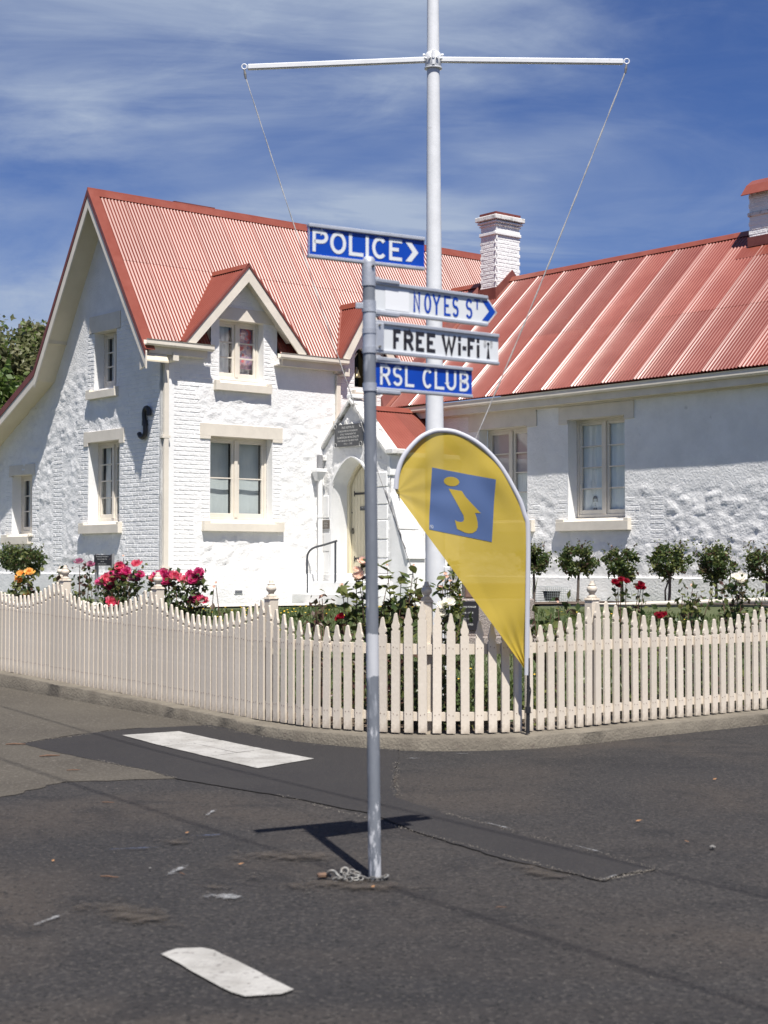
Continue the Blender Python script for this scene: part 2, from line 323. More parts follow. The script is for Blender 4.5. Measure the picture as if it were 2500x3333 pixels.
def link(name, me, parent=None, loc=None, **kw):
    o = bpy.data.objects.new(name, me); C.objects.link(o)
    if loc is not None: o.location = loc
    if parent: o.parent = parent
    for k, v in kw.items(): o[k] = v
    return o
def thing(name, label, cat, loc=(0, 0, 0), rz=0, group=None):
    o = bpy.data.objects.new(name, None); C.objects.link(o); o.location = loc; o.rotation_euler = (0, 0, rz)
    o.empty_display_size = .2; o['label'] = label; o['category'] = cat
    if group: o['group'] = group
    return o
def auto_smooth(o, ang=40):
    me = o.data; me.polygons.foreach_set('use_smooth', [True] * len(me.polygons))
    b = bmesh.new(); b.from_mesh(me)
    for e in b.edges:
        if len(e.link_faces) == 2 and e.calc_face_angle(0) > R(ang): e.smooth = False
    b.to_mesh(me); b.free()

# numpy noise
def _h(ix, iy, sd):
    h = (ix.astype(np.int64) * 374761393 + iy.astype(np.int64) * 668265263 + sd * 1274126177) & 0x7fffffff
    h = ((h ^ (h >> 13)) * 1274126177) & 0x7fffffff
    return ((h ^ (h >> 16)) & 0xffff) / 65535.0
def vnoise(x, y, sd=0):
    x0 = np.floor(x); y0 = np.floor(y); fx = x - x0; fy = y - y0
    fx = fx * fx * (3 - 2 * fx); fy = fy * fy * (3 - 2 * fy)
    a = _h(x0, y0, sd); b = _h(x0 + 1, y0, sd); c = _h(x0, y0 + 1, sd); d = _h(x0 + 1, y0 + 1, sd)
    return (a * (1 - fx) + b * fx) * (1 - fy) + (c * (1 - fx) + d * fx) * fy
def fbm(x, y, sd=0, o=4):
    r = 0; a = .5
    for i in range(o): r = r + a * vnoise(x * 2 ** i, y * 2 ** i, sd + i); a *= .5
    return r
def worley(x, y, sd=0):
    x0 = np.floor(x); y0 = np.floor(y); f1 = np.full(x.shape, 9.); f2 = np.full(x.shape, 9.); idv = np.zeros(x.shape)
    for dx in (-1, 0, 1):
        for dy in (-1, 0, 1):
            cx_, cy_ = x0 + dx, y0 + dy
            d = np.hypot(cx_ + _h(cx_, cy_, sd) - x, cy_ + _h(cx_, cy_, sd + 5) - y)
            nw = d < f1
            f2 = np.where(nw, f1, np.minimum(f2, d)); idv = np.where(nw, _h(cx_, cy_, sd + 9), idv); f1 = np.where(nw, d, f1)
    return f1, f2, idv

# ------------------------------------------------------------------ site geometry
U = Vector((math.sin(R(50)), math.cos(R(50)), 0)); V = Vector((math.cos(R(50)), -math.sin(R(50)), 0))
BC = Vector((-4.22, 30.1, 0))                       # building corner
def Wd(s, t, z=0): q = BC + U * s + V * t; return Vector((q.x, q.y, z))
P1 = Vector((-1.12, 14.40, 0))
def zroad(x, y):
    d = (x - P1.x) * (-V.x) + (y - P1.y) * (-V.y)
    return np.minimum(.026 * .5 * np.log1p(np.exp(np.clip((np.asarray(d) + .6) / .5, -40, 60))), .6)
_cp = [(-7.6, 14.0, .11), (-7.6, 8.4, .29), (-7.6, 3, .45), (-7.6, -6, .65), (-7.2, 15.9, .11), (-5.4, 16.2, .11), (-3, 16.2, .11), (2, 16.2, .14), (8, 16.2, .25),
       (-.5, .2, .76), (-.5, -5, .9), (-.5, -9, .95), (1.5, .3, .745), (3.2, .6, .715), (3.3, 2.5, .715), (5.6, 3, .74), (5.6, 8, .82), (4.6, 10.4, .95), (4.6, 7, .85), (5.6, 14, 1.0),
       (-1.3, -3.25, .86), (-1.9, 9.7, .38), (12, 10, 1.1), (12, -8, 1.1), (-3.5, 4, .60), (-5.2, 5.5, .47), (0, 12, .33), (-4.2, 14.2, .21)]
_A = np.array([(p[0], p[1]) for p in _cp]); _z = np.array([p[2] for p in _cp])
_D = np.hypot(_A[:, None, 0] - _A[None, :, 0], _A[:, None, 1] - _A[None, :, 1])
_M = np.block([[_D, np.c_[np.ones(len(_A)), _A]], [np.r_[np.ones((1, len(_A))), _A.T], np.zeros((3, 3))]])
_W = np.linalg.solve(_M, np.r_[_z, 0, 0, 0])
def zg_st(s, t):
    s = np.asarray(s, float); t = np.asarray(t, float)
    d = np.hypot(s[..., None] - _A[:, 0], t[..., None] - _A[:, 1])
    return d @ _W[:-3] + _W[-3] + _W[-2] * s + _W[-1] * t
def to_st(x, y): q = Vector((x, y, 0)) - BC; return q.dot(U), q.dot(V)
def zg(x, y): s, t = to_st(x, y); return float(zg_st(s, t))

# fence line: left run, rounded corner, right run
def catmull(P, n=10):
    out = []
    for i in range(len(P) - 1):
        p0, p1, p2, p3 = P[max(i - 1, 0)], P[i], P[i + 1], P[min(i + 2, len(P) - 1)]
        for k in range(n):
            t = k / n; out.append(.5 * ((2 * p1) + (p2 - p0) * t + (2 * p0 - 5 * p1 + 4 * p2 - p3) * t * t + (3 * p1 - p0 - 3 * p2 + p3) * t ** 3))
    out.append(P[-1]); return out
_arc = [P1, Vector((-1.03, 14.285, 0)), Vector((-.764, 13.94, 0)), Vector((-.50, 13.66, 0)), Vector((-.17, 13.42, 0)), Vector((.09, 13.28, 0)), Vector((.36, 13.205, 0)), Vector((.66, 13.21, 0)),
        Vector((1.04, 13.315, 0)), Vector((1.45, 13.58, 0)), Vector((1.86, 13.93, 0)), Vector((2.04, 14.085, 0))]
LEFTLEN = 9.0
fpath = [P1 - V * k for k in np.linspace(LEFTLEN, .3, 30)] + catmull(_arc, 8) + [_arc[-1] + U * k for k in np.linspace(.3, 9, 30)]
fcum = [0]
for a, b in zip(fpath, fpath[1:]): fcum.append(fcum[-1] + (b - a).length)
def fat(q):                                          # point, tangent and outward normal at arc length q
    i = min(max(np.searchsorted(fcum, q) - 1, 0), len(fpath) - 2)
    f = (q - fcum[i]) / (fcum[i + 1] - fcum[i]); p = fpath[i].lerp(fpath[i + 1], f)
    a = fpath[max(i - 1, 0)]; b = fpath[min(i + 2, len(fpath) - 1)]
    t = (b - a).normalized(); return p, t, Vector((t.y, -t.x, 0))
def fz(q):                                           # kerb top height along the fence
    return .11 + .0355 * max(0, LEFTLEN - q) + .02 * max(0, q - LEFTLEN - 5.5) / 3
KTOP = lambda q: fz(q)

# ------------------------------------------------------------------ ground
def axis(bp):                                        # breakpoints with steps
    out = [bp[0][0]]
    for (a, st), (b, _) in zip(bp, bp[1:]):
        n = max(1, int(round((b - a) / st))); out += list(np.linspace(a, b, n + 1)[1:])
    return np.array(out)
def sheet(name, xs, ys, zf, m, keep=None, **kw):
    X, Y = np.meshgrid(xs, ys); Z = zf(X, Y)
    v = np.c_[X.ravel(), Y.ravel(), Z.ravel()]; nx = len(xs)
    f = []
    for j in range(len(ys) - 1):
        for i in range(nx - 1):
            if keep is None or keep((xs[i] + xs[i + 1]) / 2, (ys[j] + ys[j + 1]) / 2): f.append((j * nx + i, j * nx + i + 1, (j + 1) * nx + i + 1, (j + 1) * nx + i))
    me = bpy.data.meshes.new(name); me.from_pydata(v.tolist(), [], f); me.materials.append(m)
    me.polygons.foreach_set('use_smooth', [True] * len(me.polygons))
    return link(name, me, **kw)
sheet('road', axis([(-3000, 500), (-500, 100), (-60, 10), (-12, .5), (12, 10), (60, 100), (500, 500), (3000, 1)]),
      axis([(-500, 100), (-30, 5), (0, .5), (30, 10), (90, 100), (500, 500), (4000, 1)]), lambda X, Y: zroad(X, Y), ASPH, kind='structure')
def sample_poly(poly, jag, seed, step=.09):
    r = random.Random(seed); out = []
    for i in range(len(poly)):
        a = Vector((*poly[i], 0)); b = Vector((*poly[(i + 1) % len(poly)], 0)); n = max(1, int((b - a).length / step)); nn = Vector((-(b - a).y, (b - a).x, 0)).normalized()
        for k in range(n):
            p = a.lerp(b, k / n); out.append(p + nn * (r.uniform(-jag, jag) * (0 if k == 0 else 1)))
    return out
def patch(name, poly, h, m, jag=.02, seed=1, **kw):
    pts = sample_poly(poly, jag, seed)
    bm = bmesh.new(); vs = [bm.verts.new((p.x, p.y, 0)) for p in pts]; f = bm.faces.new(vs)
    bmesh.ops.triangulate(bm, faces=[f])
    for k in range(3):
        es = [e for e in bm.edges if e.calc_length() > .7]
        if es: bmesh.ops.subdivide_edges(bm, edges=es, cuts=1); bmesh.ops.triangulate(bm, faces=bm.faces)
    for v_ in bm.verts: v_.co.z = float(zroad(v_.co.x, v_.co.y)) + h
    for f in bm.faces:
        f.normal_update()
        if f.normal.z < 0: f.normal_flip()
    me = bpy.data.meshes.new(name); bm.to_mesh(me); bm.free(); me.materials.append(m); return link(name, me, **kw)
_kl = [fat(q)[0] + fat(q)[2] * .12 for q in np.linspace(0, LEFTLEN, 12)]
patch('pale_asphalt', [(-2.60, 10.10), (-2.213, 11.147), (-1.448, 11.314), (-1.70, 11.75), (-2.20, 12.35), (-3.0, 13.30), (-2.50, 14.15), (-2.20, 14.45), (-1.65, 14.52)] + [(p.x, p.y) for p in _kl[::-1][1:]] + [(-9.5, 22), (-9.5, 9.5), (-4.5, 9.5)],
      .004, ASPHP, .03, 3, kind='structure')
_kc = [fat(q)[0] + fat(q)[2] * .12 for q in np.linspace(LEFTLEN - .55, LEFTLEN + 1.75, 9)]
patch('asphalt_trench_patch', [(-3.0, 13.25), (-2.50, 14.10), (-2.20, 14.40)] + [(p.x, p.y) for p in _kc] + [(.11, 12.3), (.07, 11.6), (.075, 10.40), (.35, 9.75), (.98, 8.55), (1.351, 7.963), (1.162, 7.845), (1.047, 7.664), (.58, 8.3), (.24, 8.95), (-.09, 9.75), (-.70, 10.50), (-1.448, 11.28), (-1.70, 11.72), (-2.20, 12.30)],
      .0065, ASPHD, .012, 5, kind='structure')
_a, _b, _c, _d = [Vector((*p, 0)) for p in ((-2.26, 13.86), (-1.81, 14.19), (-.545, 12.40), (-.933, 11.83))]
for f0, f1, g0, g1 in ((0, .34, 0, 1), (.343, .66, 0, .5), (.343, .66, .506, 1), (.663, 1, 0, 1)):      # laid as separate sheets of thermoplastic
    q4 = [(_a.lerp(_d, f)).lerp(_b.lerp(_c, f), g) for f, g in ((f0, g0), (f0, g1), (f1, g1), (f1, g0))]
    patch('road_marking', [(p.x + .006 * (f0 > 0), p.y + .008 * (g0 > 0)) for p in q4], .0125, PAINT, .005, int(f0 * 100 + g0 * 10), kind='structure')
_m2 = [(-.862, 6.235), (-.845, 6.27), (-.813, 6.325), (-.716, 6.339), (-.665, 6.301), (-.319, 5.72), (-.361, 5.659), (-.483, 5.629), (-.537, 5.683)]
patch('road_marking', _m2, .0085, PAINT, .005, 4, kind='structure')

# kerb along the fence
kb = MB(); prof = [(.215, None), (.21, -.012), (.195, 0), (-.22, 0), (-.22, -.25)]
qs = np.linspace(0, fcum[-1], 170); ring = []
for q in qs:
    p, t, n = fat(q); k = 0 if LEFTLEN - .15 < q else .0
    for off, dz in prof:
        off_ = off + (.012 * (vnoise(np.array(q * 5), np.array(off * 9), 3) - .5)) - (.06 if q < LEFTLEN - .1 and off > 0 else 0)
        pt = p + n * off_
        z = float(zroad(pt.x, pt.y)) - .05 if dz is None else KTOP(q) + dz + .008 * float(vnoise(np.array(q * 3.), np.array(off * 5 + 2.), 4) - .5) + (.012 if q < LEFTLEN - .1 else 0)
        ring.append((pt.x, pt.y, z))
n5 = len(prof); fs = []
for i in range(len(qs) - 1):
    for k in range(n5 - 1): fs.append((i * n5 + k, (i + 1) * n5 + k, (i + 1) * n5 + k + 1, i * n5 + k + 1))
kb.add(ring, fs); kerb = kb.build('kerb', KERB, kind='structure'); auto_smooth(kerb, 50)

# garden ground (in building axes, rounded at the corner)
fp2 = np.array([to_st(p.x, p.y) for p in fpath])
def inside_fence(s, t, m=.0):
    # signed test against the fence polyline
    d = np.hypot(fp2[:, 0] - s, fp2[:, 1] - t); i = int(np.argmin(d)); i0 = max(i - 1, 0); i1 = min(i + 1, len(fp2) - 1)
    tx, ty = fp2[i1] - fp2[i0]; cr = tx * (t - fp2[i, 1]) - ty * (s - fp2[i, 0])
    return cr < 0, d[i]
_s = axis([(-7.9, .14), (-4, .3), (8, 1.5), (22, 1)]); _t = axis([(-20, 1.5), (-4, .3), (10, .14), (16.4, 1)])
def keepg(s, t):
    ins, d = inside_fence(s, t); return (ins and d > .03) or (s > 1.6 and t < 16.25)
Sg, Tg = np.meshgrid(_s, _t); Zg = zg_st(Sg, Tg) - .02 + .02 * (fbm(Sg * 2.2, Tg * 2.2, 2) - .5)
nx = len(_s); gv = [tuple(Wd(s, t, z)) for s, t, z in zip(Sg.ravel(), Tg.ravel(), Zg.ravel())]; gf = []
for j in range(len(_t) - 1):
    for i in range(nx - 1):
        if keepg((_s[i] + _s[i + 1]) / 2, (_t[j] + _t[j + 1]) / 2): gf.append((j * nx + i, j * nx + i + 1, (j + 1) * nx + i + 1, (j + 1) * nx + i))
mb = MB(); mb.add(gv, gf)
gme = mb.mesh('garden_ground', LAWN, smooth=True); link('garden_ground', gme, kind='structure')
for p in gme.polygons[:1]:
    if p.normal.z < 0: gme.flip_normals()
# soil strip right behind the fence
mb = MB(); vv = []; qs2 = np.linspace(2, fcum[-1] - 3, 120)
for q in qs2:
    p, t, n = fat(q)
    for o_ in (-.1, -.45, -.75 - .2 * float(vnoise(np.array(q * 2.), np.array(1.), 6))):
        pt = p + n * o_; vv.append((pt.x, pt.y, max(zg(pt.x, pt.y), KTOP(q) - .03) + .015 if o_ < -.2 else KTOP(q) - .02))
mb.add(vv, [(i * 3 + k, (i + 1) * 3 + k, (i + 1) * 3 + k + 1, i * 3 + k + 1) for i in range(len(qs2) - 1) for k in range(2)])
mb.build('garden_bed_soil', SOIL, smooth=True, kind='structure')
def stquad(name, pts, h, m):
    mb = MB(); n = 12; a, b, c, d = [Vector((*p, 0)) for p in pts]; vs = []
    for j in range(n + 1):
        for i in range(n + 1):
            q = (a.lerp(b, i / n)).lerp(d.lerp(c, i / n), j / n); vs.append(tuple(Wd(q.x, q.y, float(zg_st(q.x, q.y)) + h)))
    mb.add(vs, [(j * (n + 1) + i, j * (n + 1) + i + 1, (j + 1) * (n + 1) + i + 1, (j + 1) * (n + 1) + i) for j in range(n) for i in range(n)])
    return mb.build(name, m, smooth=True, kind='structure')
stquad('garden_path', [(-1.9, -9), (-.9, -9), (-.9, 1.5), (-1.9, 1.5)], .012, CONC)
stquad('front_path', [(-.9, .45), (3.35, .45), (3.35, 1.5), (-.9, 1.5)], .012, CONC)
stquad('wing_path', [(4.45, 2.9), (5.6, 2.9), (5.6, 6.2), (4.45, 6.2)], .012, CONC)
stquad('rose_bed_mulch', [(3.9, 4.2), (5.1, 4.2), (5.1, 14), (3.9, 14)], .02, MULCH)

# ------------------------------------------------------------------ the building
ZB = .75
def L(s, t, z): return (s, -t, z - ZB)
bld = thing('heritage_building', 'white painted brick and rubble stone building with red corrugated iron roofs', 'building', (BC.x, BC.y, ZB), R(40))
def Pf(a, z, d): return L(a, d, z)                    # front wall
def Pg(a, z, d): return L(-d, a, z)                   # gable wall
def Pw(a, z, d): return L(5.75 - d, a, z)             # wing wall
def Pp(a, z, d): return L(3.9 - d, a, z)              # porch wall
def wbox(mb, P, a0, a1, z0, z1, d0, d1):
    return mb.hexa([P(a0, z0, d0), P(a1, z0, d0), P(a1, z0, d1), P(a0, z0, d1), P(a0, z1, d0), P(a1, z1, d0), P(a1, z1, d1), P(a0, z1, d1)])
OPEN = {'f': [(1.132, 2.608, 2.33, 3.985), (1.335, 2.39, 5.09, 6.275), (4.71, 5.15, 5.19, 6.02)],
        'g': [(-2.475, -1.612, 5.0, 6.14), (-2.69, -1.478, 2.33, 3.945), (-5.99, -5.07, 2.14, 3.42)],
        'w': [(5.074, 6.474, 2.345, 4.206), (2.647, 4.0, 2.355, 4.176)]}
# zones of exposed brickwork (rest is rubble stone under thick paint)
def bz_f(a, z):
    if a < .06 or z < 1.34 or z > 7.0: return False
    if z > 5.55 and not (1.14 < a < 2.68): return False
    if z > ftop(a) - .22: return False
    if a < .90 + .14 * math.sin(z * 2.1): return True
    if 4.9 < z < 5.55 and a < 1.1: return True
    if z > 5.0 and (1.12 < a < 2.69 if z < 5.5 else 1.23 < a < 2.58): return True
    if 2.1 < z < 4.2 and (.9 < a < 1.13 or 2.61 < a < 2.86 - .05 * ((z * 6) % 2 > 1)): return True
    if 4.35 < a < 5.55 and 4.9 < z < 6.4: return True
    return False
def bz_g(a, z):
    if a > -.03 or z < 1.34 or z > 6.6 or z > gtop(a) - .45: return False
    if z > 5.2 and a > -.35: return False
    if a > -1.28: return True
    if 2.0 < z < 4.3 and (-3.02 - .12 * ((z * 6) % 2 > 1) < a < -2.69 or a > -1.48): return True
    if 4.9 < z < 6.3 and (-2.75 < a < -2.47 or a > -1.62): return True
    if 1.9 < z < 3.7 and (-6.3 < a < -5.99 or -5.07 < a < -4.75 - .1 * ((z * 6) % 2 > 1)): return True
    if 1.5 < z < 3.9 and -4.15 < a < -3.75: return True
    return False
def bz_w(a, z):
    if z < 1.30 or z > 2.75: return False
    for a0, a1 in ((5.074, 6.474), (2.647, 4.0)):
        if z > 2.1 and (a0 - .26 - .1 * ((z * 6) % 2 > 1) < a < a0 or a1 < a < a1 + .24 + .12 * ((z * 6) % 2 > 1)): return True
    if z > 1.7 and 7.05 < a < 7.4: return True
    return False
def wall(name, key, P, a0, a1, z0, z1, step, keep, depth, reveal, m, opens):
    A = set(np.round(np.arange(a0, a1 + 1e-6, step), 4)); Zs = set(np.round(np.arange(z0, z1 + 1e-6, step), 4))
    for o in opens: A |= {o[0], o[1]}; Zs |= {o[2], o[3]}
    def clean(S, keys):
        S = sorted(S); out = []
        for x in S:
            if x not in keys and any(abs(x - k) < step * .4 for k in keys): continue
            out.append(x)
        return np.array(out)
    A = clean(A, {k for o in opens for k in o[:2]}); Zs = clean(Zs, {k for o in opens for k in o[2:]})
    X, Z = np.meshgrid(A, Zs); D = depth(X, Z)
    fade = np.ones_like(X)
    for o in opens:
        dx = np.maximum(np.maximum(o[0] - X, X - o[1]), 0); dz = np.maximum(np.maximum(o[2] - Z, Z - o[3]), 0)
        fade = np.minimum(fade, np.clip(np.hypot(dx, dz) / .1, 0, 1))
    D = D * fade
    mb = MB(); nx = len(A)
    vs = [P(a, z, d) for a, z, d in zip(X.ravel(), Z.ravel(), D.ravel())]; fs = []
    for j in range(len(Zs) - 1):
        zc = (Zs[j] + Zs[j + 1]) / 2
        for i in range(nx - 1):
            ac = (A[i] + A[i + 1]) / 2
            if any(o[0] < ac < o[1] and o[2] < zc < o[3] for o in opens) or not keep(ac, zc): continue
            fs.append((j * nx + i, j * nx + i + 1, (j + 1) * nx + i + 1, (j + 1) * nx + i))
    mb.add(vs, fs); me = mb.mesh(name, m, smooth=True, fix=False)
    o = link(name, me, bld)
    for q in opens:
        rv = MB(); b0, b1, c0, c1 = q
        for p in (((b0, c0), (b0, c1)), ((b1, c1), (b1, c0)), ((b0, c1), (b1, c1)), ((b1, c0), (b0, c0))):
            (x0, y0), (x1, y1) = p
            rv.add([P(x0, y0, 0), P(x1, y1, 0), P(x1, y1, -reveal), P(x0, y0, -reveal)], [(0, 1, 2, 3)])
        rv.build('reveal', WHITES, o, fix=False)
    return o
def rubble(seed, amp=1.0):
    def f(X, Z):
        wx = X + .20 * (fbm(X * 3.5, Z * 3.5, seed + 40) - .5); wz = Z + .16 * (fbm(X * 3.5, Z * 3.5, seed + 50) - .5)
        f1, f2, idv = worley(wx / .30, wz / .17, seed); g1, g2, gid = worley(wx / .11, wz / .085, seed + 21)
        edge = np.clip((f2 - f1) / .22, 0, 1) ** .7; big = vnoise(X * 1.7, Z * 1.7, seed + 77)
        d = edge * (.006 + .020 * idv) * (.35 + .9 * big) - .010 + .030 * (fbm(X * 7, Z * 9, seed + 3, 4) - .47) + .013 * np.clip((g2 - g1) / .4, 0, 1) * gid + .030 * (fbm(X * 15, Z * 17, seed + 7, 3) - .42)
        return d * amp
    return f
def zoned(bz, rub, smooth=None):
    bv = np.vectorize(lambda a, z: 1.0 if bz(a, z) else 0.0)
    def f(X, Z):
        m = bv(X, Z); k = np.ones((3, 3)) / 9
        mp = np.pad(m, 1, mode='edge'); m = sum(mp[i:i + m.shape[0], j:j + m.shape[1]] for i in range(3) for j in range(3)) / 9
        r = rub(X, Z)
        if smooth is not None: sm = smooth(X, Z); r = r * (1 - sm) + .010 * (fbm(X * 4, Z * 5, 91) - .5) * sm
        return r * (1 - m) - .003 * m
    return f
def mroof(t): return 8.86 - 1.546 * (t + 1.94)        # main roof surface (front slope)
def gtop(t):
    if t > -1.94: return mroof(t)
    if t > -4.12: return 8.86 - 1.546 * (-1.94 - t)
    return 5.49 - .489 * (-4.12 - t)
sm_g = lambda X, Z: np.clip((Z - 5.5 + .5 * np.sin(X * 1.3)) / .7, 0, 1)
gw = wall('gable_wall', 'g', Pg, -9.0, 0.0, .55, 8.75, .042, lambda a, z: z < gtop(a) - .05, zoned(bz_g, rubble(11, .75), sm_g), .22, WHITE, OPEN['g'])
def ftop(a):
    z = 5.62
    if 1.11 < a < 2.71: z = max(z, 7.22 - abs(a - 1.83) * 1.11)
    if 4.35 < a < 5.5: z = max(z, 6.85 - abs(a - 4.92) * 1.6)
    return z
sm_f = lambda X, Z: np.clip((Z - 4.75) / .15, 0, 1) * (X > 2.6)
fw = wall('front_wall', 'f', Pf, 0.0, 6.2, .5, 7.2, .04, lambda a, z: z < ftop(a), zoned(bz_f, rubble(23, .75), sm_f), .20, WHITE, OPEN['f'])
sm_w = lambda X, Z: np.clip((Z - 2.80 + .25 * (fbm(X * 2, Z * 2, 5) - .5)) / .10, 0, 1)
ww = wall('wing_wall', 'w', Pw, -.05, 13.0, .55, 4.62, .042, lambda a, z: True, zoned(bz_w, rubble(37, .80), sm_w), .24, WHITE, OPEN['w'])
# plinths
for nm, P, a0, a1, zt, d in (('plinth', Pf, 0, 3.9, 1.305, .05), ('plinth', Pg, -9, .05, 1.31, .05), ('plinth', Pw, 2.3, 13, 1.262, .06), ('plinth', Pp, -.0, 2.2, 1.305, .05)):
    A = np.arange(a0, a1 + .01, .06); Z = [.4, .6, .75, .85, .95, 1.05, 1.15, zt - .03, zt, zt + .012]; mb = MB(); vs = []
    for z in Z:
        for a in A:
            dd = d + .03 * float(fbm(np.array(a * 5.), np.array(z * 6.), 60, 4) - .47) * (1 if z < 1.0 else .25)
            if z == Z[-1]: dd = .0
            vs.append(P(a, z, dd))
    n_ = len(A); mb.add(vs, [(j * n_ + i, j * n_ + i + 1, (j + 1) * n_ + i + 1, (j + 1) * n_ + i) for j in range(len(Z) - 1) for i in range(n_ - 1)])
    auto_smooth(mb.build(nm, WHITE, bld, fix=False), 50)
mb = MB(); wbox(mb, Pf, .0, .05, .5, 5.3, -.02, .012); wbox(mb, Pg, -.012, .012, .5, 5.3, -.3, -.0); mb.build('corner_strip', WHITES, bld)

# bricks: one mesh per look, shared; those nearest are objects, the rest one joined part
def brick_mesh(seed, lx=.222, lz=.071, dp=.03):
    r = random.Random(seed); b = MB(); j = lambda k: r.uniform(-k, k)
    f = [(-lx / 2 + .008 + j(.004), -lz / 2 + .008 + j(.004)), (lx / 2 - .008 + j(.004), -lz / 2 + .008 + j(.004)), (lx / 2 - .008 + j(.004), lz / 2 - .008 + j(.004)), (-lx / 2 + .008 + j(.004), lz / 2 - .008 + j(.004))]
    o = [(-lx / 2, -lz / 2), (lx / 2, -lz / 2), (lx / 2, lz / 2), (-lx / 2, lz / 2)]
    vs = [(x, j(.0015), z) for x, z in f] + [(x, .0055, z) for x, z in o] + [(x, dp, z) for x, z in o]
    return vs, [(0, 1, 2, 3)] + [(i, i + 4, (i + 1) % 4 + 4, (i + 1) % 4) for i in range(4)] + [(i + 4, i + 8, (i + 1) % 4 + 8, (i + 1) % 4 + 4) for i in range(4)]
BRV = [brick_mesh(k) for k in range(5)]
BRM = []
for vs, fs in BRV:
    m_ = MB().add(vs, fs).mesh('brick', WHITE); BRM.append(m_)
allb = []
def collect(P, bz, wallo, a0, a1, z0, z1, rot, opens, off=.0):
    k = 0; z = z0 + .04
    while z < z1:
        A_ = np.arange(a0, a1 + .001, .02); okk = [bz(a, z) and not any(o[0] - .004 < a < o[1] + .004 and o[2] - .03 < z < o[3] + .03 for o in opens) for a in A_]
        i = 0
        while i < len(A_):
            if not okk[i]: i += 1; continue
            j = i
            while j + 1 < len(A_) and okk[j + 1]: j += 1
            lo_, hi_ = A_[i], A_[j]; i = j + 1; ln = hi_ - lo_
            if ln < .09: continue
            if ln > .5: lo_ -= 0; hi_ += rnd.choice((0, 0, .06)) if hi_ < a1 - .2 and not any(abs(hi_ - o[0]) < .04 for o in opens) else 0
            x = lo_; first = (k % 2 == 1)
            while x < hi_ - .05:
                bl = .115 if first else .236; first = False
                if hi_ - (x + bl) < .09: bl = hi_ - x
                bl = min(bl, hi_ - x); p = P(x + bl / 2, z, (-.0015 if wallo is ww else .0015) + rnd.uniform(0, .0035)); allb.append((Wd(p[0], -p[1], z).length, p, rot, wallo, (bl - .006) / .222)); x += bl
        z += .0835; k += 1
collect(Pf, bz_f, fw, 0, 5.6, 1.32, 7.1, 0, OPEN['f'])
collect(Pg, bz_g, gw, -6.4, 0, 1.32, 6.7, -90, OPEN['g'])
collect(Pw, bz_w, ww, 2, 7.6, 1.30, 2.8, -90, OPEN['w'])
allb.sort(key=lambda x: x[0])
# front faces point to local -Y for the front wall (local y = -t) and to local -X for the others
rest = MB()
for i, (d, p, rot, wo_, sx_) in enumerate(allb):
    k = rnd.randrange(5); M = Matrix.Translation(p) @ Matrix.Rotation(R(rot), 4, 'Z') @ Matrix.Rotation(R(rnd.uniform(-.9, .9)), 4, 'Y') @ Matrix.Diagonal((sx_, 1, 1, 1))
    if i < 296:
        o = bpy.data.objects.new('brick', BRM[k]); C.objects.link(o); o.parent = wo_; o.matrix_local = M
    else: rest.add([M @ Vector(v) for v in BRV[k][0]], BRV[k][1])

# windows
def notch_lintel(P, a0, a1, z0, z1, b0, b1, zo, d=.022):
    mb = MB(); pts = [(a0, z0), (b0, z0), (b0, zo), (b1, zo), (b1, z0), (a1, z0), (a1, z1), (a0, z1)]
    wbox(mb, P, a0, b0, z0, zo, -.05, d); wbox(mb, P, b1, a1, z0, zo, -.05, d); wbox(mb, P, a0, a1, zo, z1, -.05, d)
    wbox(mb, P, b0, b1, zo - .001, zo + .004, -.24, d - .001)
    return mb
def sill(P, a0, a1, z0, z1, b0, b1, rv, d=.10):
    mb = MB(); zf = z1 - .05
    wbox(mb, P, a0, a1, z0, zf, -.02, d)
    mb.hexa([P(b0 - .04, zf, -rv), P(b1 + .04, zf, -rv), P(b1 + .04, zf, d), P(b0 - .04, zf, d), P(b0 - .04, z1 + .03, -rv), P(b1 + .04, z1 + .03, -rv), P(b1 + .04, zf + .006, d), P(b0 - .04, zf + .006, d)])
    wbox(mb, P, a0, b0 - .04, zf, z1, -.02, d - .003); wbox(mb, P, b1 + .04, a1, zf, z1, -.02, d - .003)
    return mb
